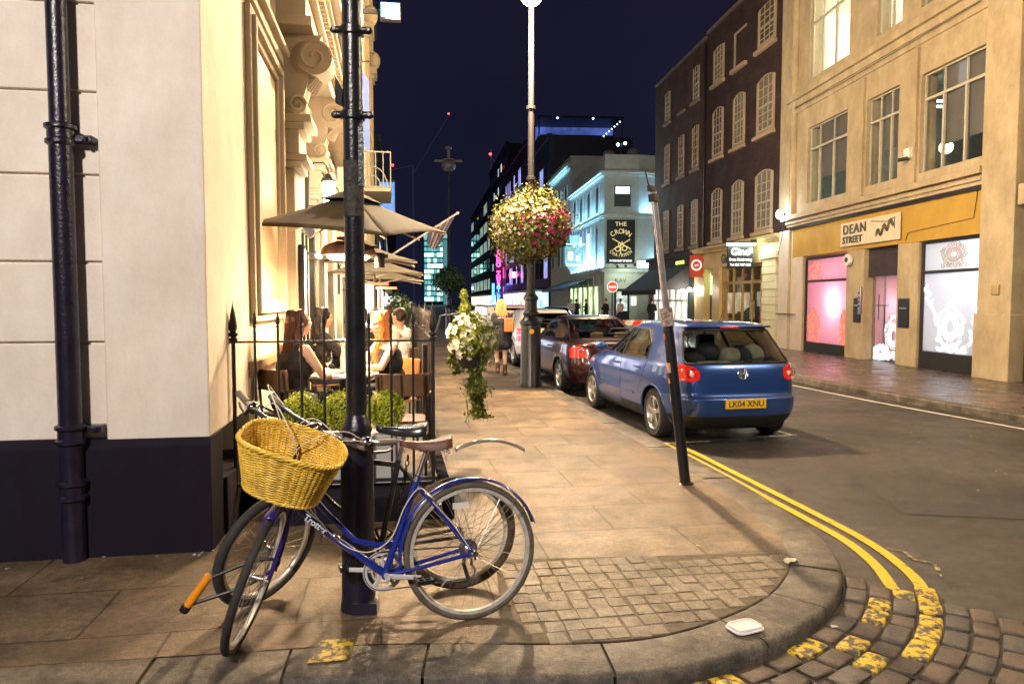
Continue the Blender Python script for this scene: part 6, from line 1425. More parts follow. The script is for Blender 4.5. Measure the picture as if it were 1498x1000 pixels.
def shoes(P, m, t, heel=False):
    for S in 'LR':
        an, to = V(P['an'+S]), V(P['to'+S]); d = (to-an); d.z = 0; d = d.normalized(); b = V((an.x, an.y, to.z))
        E_ = [('c', b-d*.04, b+d*.06, .037, .037), ('c', b+d*.05, to+d*.05, .038, .028)]
        if heel: E_ += [('c', an+V((0, 0, .10)), an-V((0, 0, .03)), .046, .042), ('c', b-d*.04+V((0, 0, .01)), b-d*.045-V((0, 0, .0)), .03, .02)]
        cloth(t, 'shoe', m, E_, .009, inf=.006)
# woman 1: back three-quarters to camera, faces into the table to the right/away
P = dict(SEAT); P.update(hdir=(-.25, .06), chest=(0, .03, .86), neck=(0, .06, 1.07), head=(0, .09, 1.225), elR=(.235, .16, .76), wrR=(.12, .40, .775), elL=(-.20, .16, .77), wrL=(-.1, .40, .78), shL=(-.16, .03, 1.0), shR=(.16, .03, 1.0))
t, H, Rm = person('person', (-1.50, 6.44, TZ), -.70, 'seated woman with long straight brown hair and black sleeveless top, back to the camera', P)
HB_ = hairmat('brown_hair', (.045, .014, .008), (.15, .05, .025)); hair(t, H, Rm, HB_, .47, .10, .11, 3, strands=420, wave=.006, rad=1.10)
cloth(t, 'top', TOPB, top_elems(P)+[('c', (-.07, .03, .95), (-.05, .04, 1.02), .06, .045), ('c', (.07, .03, .95), (.05, .04, 1.02), .06, .045)]); trousers(P, NAVY, t); shoes(P, BLACK, t)
# woman 2: red-haired, facing the camera-left, elbows on the table
P = dict(SEAT); P.update(hdir=(.22, -.16), pel=(0, -.02, .54), chest=(0, .07, .85), neck=(0, .12, 1.05), head=(.0, .16, 1.20), shL=(-.155, .09, .99), shR=(.155, .09, .99), elL=(-.20, .25, .79), elR=(.20, .25, .79), wrL=(-.04, .42, .79), wrR=(.0, .36, .81), hdL=(1, .3, .05), hdR=(-1, .3, 0), curlL=.8, curlR=.8)
t, H, Rm = person('person', (-.68, 7.22, TZ), 2.16, 'seated woman with red-gold hair and black strapless top leaning on the table, facing left', P, skin=mat('fair_skin', (.68, .44, .33), .5, var=.05))
HR = hairmat('red_gold_hair', (.38, .10, .02), (.72, .28, .07)); hair(t, H, Rm, HR, .34, .075, .06, 5, strands=300, wave=.009)
f = MB(); rr = random.Random(12)
for k in range(90):   # long lock over the near shoulder
    a = rr.uniform(-1, 1); s0 = H(-.072, .0+.02*a, .01); e = H(0, 0, 0)+V((-.10+.03*a, .07+.03*rr.random(), -.40-rr.random()*.05)); f.tube([H(-.03, .02, .105), s0, s0.lerp(e, .35)+V((-.02, .03, 0)), s0.lerp(e, .7)+V((.0, .045, 0)), e], [.004, .0055, .006, .005, .0015], 4)
f.build('hair_lock', HR, t, smooth=60)
cloth(t, 'top', TOPB, top_elems(P)); trousers(P, TOPB, t, .3, 'skirt'); shoes(P, BLACK, t)
# woman 3: dark hair, behind the post, facing right
P = dict(SEAT); P.update(hdir=(.1, -.05), elR=(.22, .2, .78), wrR=(.05, .36, .84), hdR=(-.6, .5, .8))
t, H, Rm = person('person', LW(.34, 3.85, TZ), -1.20, 'seated dark-haired woman in a black long-sleeved top behind the black post, facing right', P)
HD = hairmat('dark_hair', (.008, .005, .004), (.035, .02, .015)); hair(t, H, Rm, HD, .36, .09, .08, 7, strands=260)
cloth(t, 'top', TOPB, top_elems(P, 2)); trousers(P, NAVY, t); shoes(P, BLACK, t)
# diners further down the terrace
def diner(loc, rz, lab, m, hm, pose=0, L_=.0, sleeve=1, fem=False):
    P = dict(SEAT); P.update(hdir=((0, .3, -.3)[pose], (-.05, .12, 0)[pose]))
    if not fem: P.update(shL=(-.19, 0, 1.01), shR=(.19, 0, 1.01))
    t, H, Rm = person('person', loc, rz, lab, P, vox=.013, fem=fem)
    f = MB(); f.ell(H(0, -.016, .026), (.082, .10, .10), 18, 12, rot=Rm); f.cap(H(-.05, -.05, -.02), H(.05, -.05, -.02), .042)
    if L_: f.cap(H(0, -.06, 0), H(0, -.08, -L_), .06, .035)
    blend(f, 'hair', hm, t, .012, 3)
    cloth(t, 'shirt', m, top_elems(P, sleeve, fem), .013); trousers(P, NAVY, t); shoes(P, BLACK, t); return t
HBR = hairmat('short_brown_hair', (.03, .012, .006), (.09, .04, .02))
chairs_ = []
for (n_, s_, rz, lab, m, hm, pose, L_, sl, fem) in (
    (.98, 4.9, 2.2, 'seated man with reddish-brown hair and black shirt just right of the black post', TOPB, HBR, 1, 0, 2, False),
    (1.12, 5.9, .3, 'seated person in a pale shirt with back turned, behind the red-haired woman', WSH, HBR, 0, 0, 1, False),
    (1.28, 4.35, 1.2, 'seated man in a white shirt at the right end behind the red-haired woman, facing left', WSH, HD, 2, 0, 1, False),
    (.70, 6.6, 1.6, 'far seated diner with dark hair turned sideways between the parasol poles', WSH, HD, 1, .12, 1, True)):
    p = LW(n_, s_, TZ); diner(p, AL+rz, lab, m, hm, pose, L_, sl, fem)
    chair(p, AL+rz, OAK, 'bistro chair under the '+{2.2: 'reddish-haired man right of the post', .3: 'pale-shirted diner with back turned', 1.2: 'white-shirted man at the right end', 1.6: 'far dark-haired diner'}[rz])
# walking woman on the pavement, seen from behind
P = dict(fwd=(0, 1, 0), pel=(0, 0, .90), chest=(0, 0, 1.20), neck=(0, .01, 1.38), head=(.0, .02, 1.53), hdir=(-.25, .0), shL=(-.145, 0, 1.295), shR=(.145, 0, 1.295), elL=(-.19, -.02, 1.06), elR=(.20, -.02, 1.06), wrL=(-.18, .12, .92), wrR=(.20, .03, .86), hdL=(.3, 1, -.3), hdR=(0, .1, -1),
         hpL=(-.085, 0, .86), hpR=(.085, 0, .86), knL=(-.09, .12, .48), knR=(.08, .02, .48), anL=(-.08, -.03, .16), anR=(.08, -.02, .11), toL=(-.08, .09, .09), toR=(.09, .13, .035), curlL=1.2, curlR=.9)
t, H, Rm = person('person', (.83, 15.7, 0), .05, 'blonde woman in a black coat dress walking away along the pavement with a tan bag', P, vox=.01)
HBL = hairmat('blonde_hair', (.42, .26, .09), (.78, .58, .28)); hair(t, H, Rm, HBL, .25, .115, .075, 9, strands=460, wave=.02, rad=1.08)
E_ = top_elems(P, 2); E_ += [('c', (-.08, 0, .92), (-.10, 0, .68), .12, .125), ('c', (.08, 0, .92), (.10, 0, .68), .12, .125), ('c', (0, 0, .95), (0, 0, .70), .13, .14)]
cloth(t, 'dress', NAVY, E_, inf=.012); shoes(P, mat('brown_boot', (.10, .05, .025), .6), t, True)
b = empty('handbag', (.99, 15.50, 1.12), -.25, 'tan leather handbag hanging at the walking woman\'s right side', 'bag')
f = MB(); f.prism([(-.11, -.17), (.11, -.17), (.10, .14), (-.10, .14)], 'y', -.045, .045); f.build('body', mat('tan_leather', (.46, .18, .05), .45, var=.15), b, bevel=.025, seg=3)
f = MB(); f.tube([(-.1, 0, .12), (-.09, .01, .24), (-.04, .04, .29), (.04, .04, .29), (.09, .01, .24), (.1, 0, .12)], .009, 6); f.build('strap', MATS['tan_leather'], b)
# people by the pub and in the far street: a proto of each stance copied
P = dict(fwd=(0, 1, 0), pel=(0, 0, .95), chest=(0, 0, 1.27), neck=(0, .01, 1.48), head=(0, .02, 1.64), shL=(-.175, 0, 1.39), shR=(.175, 0, 1.39), elL=(-.22, -.02, 1.14), elR=(.22, .05, 1.14), wrL=(-.2, .1, .92), wrR=(.12, .25, 1.2),
         hpL=(-.09, 0, .9), hpR=(.09, 0, .9), knL=(-.10, .03, .5), knR=(.1, -.03, .5), anL=(-.11, 0, .09), anR=(.11, -.05, .09), toL=(-.13, .12, .03), toR=(.13, .08, .03), hdR=(-.3, .5, .8))
def stander(m, hm, loc, rz, lab):
    t, H, Rm = person('person', loc, rz, lab, P, vox=.018, fem=False, group='people standing by the pub and down the street')
    f = MB(); f.ell(H(0, -.016, .026), (.082, .10, .10), 14, 10, rot=Rm); blend(f, 'hair', hm, t, .014, 2); cloth(t, 'jacket', m, top_elems(P, 2, False), .018); trousers(P, NAVY, t); shoes(P, BLACK, t); return t
s0 = stander(TOPB, HD, (8.25, 41.5, 0), 2.0, 'dark figure standing left of the no entry pole'); s1 = stander(mat('pale_jacket', (.5, .42, .35), .8), HBR, (9.0, 41.0, 0), .6, 'figure in a pale jacket by the no entry pole')
for src, loc, rz, lab in ((s0, (9.9, 37.5, 0), -.8, 'dark figure under the black awning edge'), (s0, (8.9, 52, 0), 1.2, 'dark figure near the pub awning, leftmost of its pair'), (s1, (6.9, 46, 0), 2.8, 'pale-jacketed figure under the lit canopy left of the pub'), (s0, (7.4, 47, 0), .3, 'dark figure under the lit canopy left of the pub'), (s0, (1.6, 30, 0), 0, 'dark figure far along the near pavement'), (s1, (.1, 34, 0), 3, 'pale-jacketed figure far along the near pavement')):
    c = copy_tree(src); c.location = loc; c.rotation_euler = (0, 0, rz); c['label'] = lab
# ------------------------------------------------------------------ bicycles (local: x forward, y rider's left, z up; origin at rear tyre contact)
BLUE = mat('blue_bike_enamel', (.010, .024, .24), .25, var=.1, coat=.6); BKB = mat('black_bike_enamel', (.015, .015, .018), .3, var=.2, coat=.4)
TYRE = mat('bike_tyre', (.025, .023, .022), .8, var=.3, scale=30); TYREG = mat('grey_bike_tyre', (.09, .075, .06), .8, var=.3, scale=30)
SILV = mat('bike_silver', (.6, .6, .6), .25, metal=1, var=.15, scale=25); RIM = mat('rim_alloy', (.72, .69, .62), .4, metal=.5, var=.2, scale=20)
def wheel(parent, c, r, tyrem, rt=.018, steer=None, spokes=32, rimw=.014):
    """wheel in the x/z plane about centre c, under its own pivot when steered"""
    M = Matrix.Translation(c) if steer is None else steer @ Matrix.Translation(c)
    f = MB(); f.M = M; n = 56
    f.tube([(cos(2*pi*k/n)*(r-rt), 0, sin(2*pi*k/n)*(r-rt)) for k in range(n)], rt, 10, closed=True); t_ = f.build('wheel', tyrem, parent)
    f = MB(); f.M = M; rr_ = r-2*rt
    vs = []; fs = []
    for k in range(n):
        a = 2*pi*k/n
        for dr, dy in ((.004, .012), (-.013, .011), (-.018, 0), (-.013, -.011), (.004, -.012)): vs.append(((rr_+dr)*cos(a), dy, (rr_+dr)*sin(a)))
    for k in range(n):
        for j in range(4): a, b = k*5+j, ((k+1) % n)*5+j; fs.append((a, a+1, b+1, b))
    f.add(vs, fs); f.build('rim', RIM, t_)
    f = MB(); f.M = M
    for k in range(spokes):
        a = 2*pi*k/spokes; s_ = 1 if k % 2 else -1; b = a+(.9 if (k//2) % 2 else -.9)
        f.tube([(.022*cos(b), s_*.028, .022*sin(b)), ((rr_-.012)*cos(a), s_*.002, (rr_-.012)*sin(a))], .0012, 4)
    f.build('spokes', SILV, t_)
    f = MB(); f.M = M; f.lathe([(.008, -.055), (.008, -.034), (.026, -.032), (.026, -.027), (.014, -.02), (.014, .02), (.026, .027), (.026, .032), (.008, .034), (.008, .055)], (0, 0, 0), 16, ax=1); f.build('hub', SILV, t_)
    return t_
def bike(name, loc, rz, lean, lab, blue):
    t = empty(name, loc, rz, lab, 'bicycle'); t.rotation_mode = 'XYZ'; t.rotation_euler = (lean, 0, rz)
    PM = BLUE if blue else BKB; r = .348 if blue else .335; WB = 1.03
    RHub = V((0, 0, r)); HA = R(69); 
    return t, PM, r
# ---- blue step-through
heading = atan2(3.33-3.62, -.99-.045)
t, PM, r = bike('bicycle', (.045, 3.615, 0), heading, R(6), 'blue step-through bicycle with a big yellow wicker basket and brown saddle', True)
RH = V((0, 0, r)); BBp = V((.44, 0, .285)); SC = V((.27, 0, .72)); ST = V((.215, 0, .87)); HT = V((.85, 0, .83)); HBt = V((.905, 0, .68)); 
SA = (HT-HBt).normalized()                 # steering axis
FH0 = V((1.045, 0, r)); STEER = R(76)
SM = Matrix.Translation(HBt) @ Matrix.Rotation(STEER, 4, SA) @ Matrix.Translation(-HBt)
wheel(t, RH, r, TYREG, .017)
wheel(t, FH0, r, TYRE, .019, steer=SM)
f = MB()
f.tube([BBp, SC], .0165, 12); f.tube([SC, SC+(SC-BBp).normalized()*.03], .019, 12); f.tube([HBt+SA*-.01, HT+SA*.02], .021, 14); f.tube([HBt+SA*.02, HBt.lerp(BBp, .5)+V((0, 0, .0)), BBp], .019, 12)
f.tube([HT-SA*.02, V((.72, 0, .62)), V((.58, 0, .46)), V((.47, 0, .425)), BBp.lerp(SC, .33)], .0145, 12)
for s_ in (-1, 1):
    f.tube([BBp+V((-.02, s_*.03, 0)), V((.3, s_*.045, .30)), RH+V((0, s_*.06, 0))], .010, 8); f.tube([SC+V((-.01, s_*.015, -.03)), V((.15, s_*.045, .55)), RH+V((0, s_*.06, 0))], .0085, 8)
f.cyl(BBp-V((0, .036, 0)), BBp+V((0, .036, 0)), .022)
fr = f.build('frame', PM, t)
mid = HBt.lerp(BBp, .30)
dd = (BBp-HBt).normalized()
mt = Matrix((dd*1.0, V((0, 0, 1)).cross(dd)*0+dd.cross(V((0, 1, 0)))*-1, V((0, 1, 0)))).transposed()
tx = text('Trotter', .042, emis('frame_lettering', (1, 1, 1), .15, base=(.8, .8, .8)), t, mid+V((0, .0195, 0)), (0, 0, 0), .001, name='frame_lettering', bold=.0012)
xx = (BBp-HBt).normalized(); zz = V((0, 1, 0)); yy = zz.cross(xx)
tx.rotation_euler = Matrix((xx, yy, zz)).transposed().to_euler()
f = MB(); f.M = SM
for s_ in (-1, 1): f.tube([HBt+V((0, s_*.045, -.02)), V((.94, s_*.052, .56)), V((1.01, s_*.052, .40)), FH0+V((0, s_*.052, 0))], [.013, .012, .010, .008], 8)
f.cap(HBt+V((0, -.045, -.02)), HBt+V((0, .045, -.02)), .018)
f.build('fork', mat('fork_violet_blue', (.03, .015, .16), .3, coat=.5), t)
def guard(mb, c, r_, a0, a1, w_=.024, M=None):
    if M: mb.M = M
    vs = []; n = 30
    for i in range(n+1):
        a = a0+(a1-a0)*i/n
        for j in range(5):
            q = (j-2)/2; rad = r_+.012*(1-q*q); vs.append((c.x+rad*cos(a), c.y+w_*q, c.z+rad*sin(a)))
    mb.add(vs, [(i*5+j, i*5+j+1, (i+1)*5+j+1, (i+1)*5+j) for i in range(n) for j in range(4)]); mb.M = None
f = MB(); guard(f, RH, r+.014, R(-8+0), R(168), .027)
# mirrored: rear guard from ahead of the wheel round to behind
f = MB(); guard(f, RH, r+.014, R(-12), R(163), .027); g_ = f.build('mudguard', BLUE, t, fix=False); g_.modifiers.new('s', 'SOLIDIFY').thickness = .002
f = MB(); guard(f, FH0, r+.012, R(75), R(205), .025, SM); g_ = f.build('mudguard', MATS['fork_violet_blue'], t, fix=False); g_.modifiers.new('s', 'SOLIDIFY').thickness = .002
f = MB()
for s_ in (-1, 1):
    for a in (135, 148): f.tube([RH+V((0, s_*.06, 0)), RH+V(((r+.012)*cos(R(a)), s_*.028, (r+.012)*sin(R(a))))], .0022, 5)
f.build('mudguard_stay', SILV, t)
f = MB(); f.box(.02, .10, .048, .058, .575, .605); f.M = None; rf_ = f.build('reflector', mat('milky_reflector', (.65, .62, .55), .3), t); 
# drive: chainring, cranks, pedals, chain, derailleur
f = MB(); cy = -.052; n = 40
for rr0, rr1 in ((.080, .100),):
    vs = [(BBp.x+q*cos(2*pi*k/n), cy+o, BBp.z+q*sin(2*pi*k/n)) for k in range(n) for q in (rr0, rr1) for o in (-.002, .002)]
    fs = []
    for k in range(n):
        a = k*4; b = ((k+1) % n)*4; fs += [(a, a+2, b+2, b), (a+1, b+1, b+3, a+3), (a+2, a+3, b+3, b+2), (a, b, b+1, a+1)]
    f.add(vs, fs)
for k in range(5): a = 2*pi*k/5+.3; f.tube([BBp+V((0, cy, 0)), BBp+V((.08*cos(a), cy, .08*sin(a)))], .008, 6)
f.tube([(BBp.x+.055*cos(2*pi*k/24), cy, BBp.z+.055*sin(2*pi*k/24)) for k in range(24)], .005, 6, closed=True)
f.build('chainring', mat('pale_alloy_paint', (.6, .6, .62), .35, metal=.2, var=.1), t)
def crank(s_, ang, lab=None):
    f = MB(); e = BBp+V((.165*cos(ang), s_*.078, .165*sin(ang))); f.tube([BBp+V((0, s_*.062, 0)), e], [.014, .011], 8, squash=(1, .6)); f.cyl(BBp+V((0, s_*.04, 0)), BBp+V((0, s_*.085, 0)), .014)
    c_ = f.build('crank', mat('pale_alloy_paint', (.6, .6, .62)), t, smooth=40); f = MB(); c = e+V((0, s_*.06, 0)); f.cyl(e, e+V((0, s_*.10, 0)), .008)
    for dx in (-.035, .035): f.box(c.x+dx-.006, c.x+dx+.006, c.y-.05, c.y+.05, c.z-.012, c.z+.012)
    for k in range(3): f.box(c.x-.035, c.x+.035, c.y-.04+k*.035, c.y-.032+k*.035, c.z-.009, c.z+.009)
    f.build('pedal', BLACK, t)
crank(1, pi+.12); crank(-1, .12)
f = MB()
P_ = []
for k in range(13): a = pi/2-pi*k/12; P_.append((BBp.x+.095*cos(a), cy, BBp.z+.095*sin(a)))
P_.append((.08, cy, r-.155)); 
for k in range(7): a = -pi/2-pi*k/6*.9; P_.append((.0+.035*cos(a), cy, r-.12+.035*sin(a)+.0))
for k in range(7): a = pi+.3-pi*k/6; P_.append((.045*cos(a)*.8, cy, r+.045*sin(a)))
f.tube(P_, .0035, 5, closed=True); f.build('chain', DKGREY, t)
f = MB(); f.lathe([(.012, -.05), (.05, -.05), (.05, -.046), (.035, -.035), (.02, -.03)], RH, 18, ax=1); f.tube([RH+V((.01, -.065, -.02)), RH+V((.02, -.07, -.08)), RH+V((.0, -.06, -.16))], .011, 6); f.build('derailleur', DKGREY, t)
f = MB(); f.cyl(RH+V((0, .055, 0)), RH+V((0, .085, 0)), .016, n=10); f.tube([RH+V((0, .075, 0)), RH+V((.0, .082, -.03))], .007, 6); f.build('axle_nut', SILV, t)
# saddle and post
f = MB(); sd = (ST-SC).normalized(); f.tube([SC+sd*.02, ST], .0135, 12); f.tube([SC, SC+sd*.025], .019, 12); f.tube([ST-V((.03, 0, -.01)), ST+V((.035, 0, .012))], .016, 8); f.build('seat_post', SILV, t)
def saddle(c, m, L_=.27, w0=.082, w1=.022, nm='saddle'):
    f = MB(); vs = []; n = 16; mm = 12
    for i in range(n+1):
        q = i/n; x = -.5*L_+L_*q; ww = w0+(w1-w0)*(1/(1+math.exp(-(q-.45)*9))); ww *= sqrt(max(.02, 1-max(0, (abs(q-.5)-.40)/.10)**2)); top = .022*cos((q-.15)*2.4)**2*0+.012*(abs(q-.55)*2)**2
        for j in range(mm+1):
            a = pi*j/mm; vs.append((c.x+x, c.y+ww*cos(a), c.z+top*1.6+.020*abs(sin(a))**.7-((.010+.026*(1-q)**.7) if j in (0, mm) else 0)))
    f.add(vs, [(i*(mm+1)+j, i*(mm+1)+j+1, (i+1)*(mm+1)+j+1, (i+1)*(mm+1)+j) for i in range(n) for j in range(mm)]+[tuple(range(mm+1)), tuple(range(n*(mm+1), (n+1)*(mm+1)))]); f.poly([vs[i*(mm+1)] for i in range(n+1)]+[vs[i*(mm+1)+mm] for i in range(n, -1, -1)])
    return f.build(nm, m, t, smooth=60)
sad = saddle(ST+V((.0, 0, .03)), mat('brown_leather', (.10, .030, .012), .5, var=.25, scale=20, bump=.3, bscale=80))
f = MB()
for s_ in (-1, 1): f.tube([ST+V((.1, s_*.01, .035)), ST+V((.02, s_*.025, .008)), ST+V((-.06, s_*.03, .012)), ST+V((-.11, s_*.04, .04))], .004, 6)
for s_ in (-1, 1): f.tube([ST+V((-.10, s_*.05, .03))]+[ST+V((-.10+.012*cos(k*1.3), s_*.05+.012*sin(k*1.3), .02-.0028*k)) for k in range(14)], .003, 5)
f.build('saddle_rails', SILV, t)
# stem, handlebar, levers, grips (all turned with the fork)
HC = HT+SA*.16
f = MB(); f.M = SM; f.tube([HT, HT+SA*.15, HC+V((.05, 0, .03))], .012, 10); f.tube([HC+V((.05, -.30, .015))*1, HC+V((.05, -.12, .03)), HC+V((.06, 0, .03)), HC+V((.05, .12, .03)), HC+V((.05, .30, .015))], .0001, 4)
f = MB(); f.M = SM; f.tube([HT, HT+SA*.15], .012, 10); f.tube([HT+SA*.145, HC+V((.055, 0, .02))], .016, 10); f.lathe([(.02, 0), (.02, .03)], HT+SA*.02, 14)
bar = [HC+V((-.10, .36, .045)), HC+V((-.04, .30, .045)), HC+V((.03, .19, .035)), HC+V((.06, .08, .02)), HC+V((.06, -.08, .02)), HC+V((.03, -.19, .035)), HC+V((-.04, -.30, .045)), HC+V((-.10, -.36, .045))]
f.tube(catmull(bar, 4), .0115, 10); f.build('handlebar', SILV, t)
GRIP = mat('grey_rubber_grip', (.18, .14, .12), .7)
for s_ in (-1, 1):
    f = MB(); f.M = SM; f.tube([HC+V((-.155, s_*.405, .045)), HC+V((-.07, s_*.33, .045))], .0165, 10); f.build('grip', GRIP, t)
    f = MB(); f.M = SM; b = HC+V((-.04, s_*.30, .04)); f.cap(b, b+V((-.01, -s_*.01, -.02)), .017); f.tube([b, b+V((-.01, s_*.02, -.045)), b+V((-.10, s_*.075, -.055)), b+V((-.135, s_*.095, -.05))], [.009, .009, .007, .007], 6); f.build('brake_lever', IRON, t)
    f = MB(); f.M = SM; f.ell(b+V((.035, -s_*.02, .025)), (.032, .028, .02)); f.build('gear_shifter' if s_ < 0 else 'bell', CHROME, t)
CAB = mat('pale_cable_sheath', (.62, .58, .48), .5)
f = MB(); f.M = SM
for s_, hgt in ((-1, .13), (1, .10)): f.tube(catmull([HC+V((-.06, s_*.25, .04)), HC+V((.06, s_*.17, hgt)), HC+V((.16, s_*.07, hgt*.7)), HC+V((.15, 0, -.02)), HT+V((.07, 0, 0))], 6), .0028, 6)
f.build('cable', CAB, t)
f = MB(); f.tube(catmull([HT+V((.03, .02, -.05)), V((.75, .03, .58)), V((.62, .03, .44)), V((.52, .03, .405)), V((.42, .03, .45)), V((.33, .03, .62)), V((.26, .03, .69)), V((.2, .03, .64))], 6), .003, 6)
f.tube([V((.20, .04, .62)), V((.10, .06, .5)), RH+V((.02, .07, .02))], .0022, 5); f.build('cable', CAB, t)
f = MB(); f.cap(V((.19, .03, .62)), V((.23, .03, .66)), .008); f.cap(V((.19, -.03, .62)), V((.23, -.03, .66)), .008); f.cap(V((.16, .03, .60)), V((.155, .03, .56)), .009); f.cap(V((.68, .03, .50)), V((.66, .03, .485)), .012); f.build('brake', SILV, t)
# wicker basket
def basket(M):
    WK = mat('yellow_wicker', (.66, .40, .03), .45, var=.25, scale=22, col2=(.90, .60, .08), bump=.3, bscale=70); rr = random.Random(17)
    bt = MB(); bt.M = M; Hh = .228; n = 96
    def pt(a, q, dr=0):     # q 0 bottom .. 1 rim; D-shaped plan
        A, B = (.17+.06*q, .115+.048*q); ca, sa = cos(a), sin(a); e = .72
        x = A*abs(ca)**e*(1 if ca > 0 else -1); y = B*abs(sa)**e*(1 if sa > 0 else -1)
        L_ = math.hypot(x, y); k = (L_+dr)/L_
        z = Hh*q+(.03*cos(a*2)*0+.035*max(0, -sa)*q) ; return V((x*k, y*k, z))
    rows = 36; nst = 42
    bt.mi(0)
    for i in range(rows):
        q = .02+.93*i/(rows-1); ph = i % 2
        bt.tube([pt(2*pi*k/n, q+.004*sin(k*1.7+i), .0048*cos(nst*pi*k/n+ph*pi)*1.0) for k in range(n)], .0041*(1+.18*rr.uniform(-1, 1)), 6, closed=True)
    o = bt.build('basket', WK, t, smooth=60)
    f = MB(); f.M = M
    for k in range(nst):
        a = 2*pi*k/nst; f.tube([pt(a, 0), pt(a, .5), pt(a, 1.0)], .005, 6)
    f.build('stake', WK, o)
    f = MB(); f.M = M     # twisted rim and foot
    for q, rad, nn in ((1.0, .008, 3), (.965, .007, 2), (0.0, .008, 3)):
        for j in range(nn): f.tube([pt(2*pi*k/144, q, rad*.8*cos(k*.9+j*2*pi/nn))+V((0, 0, rad*.8*sin(k*.9+j*2*pi/nn))) for k in range(144)], rad*.7, 6, closed=True)
    f.build('rim_braid', WK, o, smooth=60)
    f = MB(); f.M = M
    for k in range(26):
        y = -.118+.236*k/25; xx_ = .16*sqrt(max(.05, 1-(abs(y)/.135)**3)); f.tube([(-xx_, y, .004), (0, y, .001+.003*(k % 2)), (xx_, y, .004)], .0048, 5)
    f.build('floor', WK, o, smooth=60)
    f = MB(); f.M = M
    for x in (-.085, .075): f.tube([pt(0, 1)*0+V((x, .155, .20)), V((x, .175, .24)), V((x, .19, .25)), V((x, .195, .22)), V((x, .17, .14)), V((x, .15, .13)), V((x, .15, .19))], .0085, 5, squash=(1, .35))
    f.build('strap', mat('leather_strap', (.14, .06, .03), .5), o)
# basket frame: its local y+ side faces the bar, x across, hung ahead of the bars; turned with the fork
BM = SM @ Matrix.Translation(HC+V((.225, 0, -.175))) @ Matrix.Rotation(R(90), 4, 'Z') @ Matrix.Rotation(R(10), 4, 'X')
basket(BM)
f = MB(); f.M = SM; f.tube([HC+V((.06, 0, .0)), HC+V((.14, 0, -.02)), HC+V((.16, .0, -.15))], .008, 6); f.build('basket_bracket', BLACK, t)
# D-lock hanging through the front wheel
dl = empty('bicycle_lock', SM @ FH0*0, 0, 'black D-lock with an orange sleeve hanging from the blue bicycle\'s front wheel', 'lock')
Wm = Matrix.Translation((.045, 3.615, 0)) @ Euler((R(6), 0, heading)).to_matrix().to_4x4()
hw = Wm @ (SM @ V((1.045, 0, r))); dl.location = (-1.14, 3.36, .29)
f = MB(); d1 = V((-.26, -.055, -.07)); up = V((.055, -.0, .075))
a, b = V((.17, .05, .055))+up*.9, V((.17, .05, .055))-up*.7
e1, e2 = a+d1, b+d1
f.tube(catmull([e1, a, a+V((.05, .012, -.02)), b+V((.06, .012, .03)), b, e2], 5), .0085, 10); f.build('shackle', BLACK, dl)
f = MB(); ax_ = (e2-e1).normalized(); f.cyl(e1-ax_*.02, e2-ax_*.0, .019, n=16); f.build('sleeve', mat('orange_plastic', (.80, .28, .01), .4), dl); f = MB(); f.cyl(e2, e2+ax_*.035, .022, n=16); f.build('lock_end', BLACK, dl, bevel=.004)

# ---- second, black bicycle behind the post
heading2 = atan2(3.86-4.02, -1.16+.03)
t = empty('bicycle', (-.03, 4.02, 0), heading2, 'older black bicycle with black saddle and thick muddy tyres, behind the blue one', 'bicycle'); t.rotation_euler = (R(-3), 0, heading2)
r = .325; RH = V((0, 0, r)); BBp = V((.43, 0, .28)); SC = V((.33, 0, .76)); ST = V((.30, 0, .89)); HT = V((.80, 0, .82)); HBt = V((.845, 0, .70)); SA = (HT-HBt).normalized(); FH0 = V((1.03, 0, r))
SM = Matrix.Translation(HBt) @ Matrix.Rotation(R(48), 4, SA) @ Matrix.Translation(-HBt)
wheel(t, RH, r, mat('muddy_tyre', (.075, .052, .032), .8, var=.3, scale=20), .026); wheel(t, FH0, r, TYRE, .026, steer=SM)
f = MB(); f.tube([BBp, SC], .0165, 10); f.tube([HBt, HT+SA*.02], .02, 10); f.tube([HBt, BBp], .018, 10); f.tube([HT-SA*.02, SC-V((0, 0, .03))], .015, 10)
for s_ in (-1, 1): f.tube([BBp+V((-.02, s_*.03, 0)), RH+V((0, s_*.06, 0))], .010, 8); f.tube([SC+V((0, s_*.015, -.03)), RH+V((0, s_*.06, 0))], .0085, 8)
f.build('frame', BKB, t)
f = MB(); f.M = SM
for s_ in (-1, 1): f.tube([HBt+V((0, s_*.05, -.02)), FH0+V((-.03, s_*.055, .1)), FH0+V((0, s_*.055, 0))], .011, 8)
f.build('fork', BKB, t)
f = MB(); f.tube([SC, ST], .0135, 10); f.build('seat_post', SILV, t); saddle(ST+V((.01, 0, .03)), mat('black_saddle_vinyl', (.015, .015, .018), .25, var=.2), .28, .078, .02)
f = MB(); f.lathe([(.0, 0)], (0, 0, 0), 3) if False else None
n = 30
f = MB(); f.tube([(BBp.x+.085*cos(2*pi*k/n), -.05, BBp.z+.085*sin(2*pi*k/n)) for k in range(n)], .006, 6, closed=True); [f.tube([BBp+V((0, -.05, 0)), BBp+V((.083*cos(a), -.05, .083*sin(a)))], .007, 5) for a in (0, 1.26, 2.5, 3.8, 5.0)]; f.build('chainring', DKGREY, t)
f = MB(); f.tube([BBp+V((0, -.06, 0)), BBp+V((.16, -.08, .03))], .010, 8); f.cyl(BBp+V((.16, -.08, .03)), BBp+V((.16, -.18, .03)), .012); f.tube([BBp+V((0, .06, 0)), BBp+V((-.16, .08, -.03))], .010, 8); f.build('crank', ALU, t)
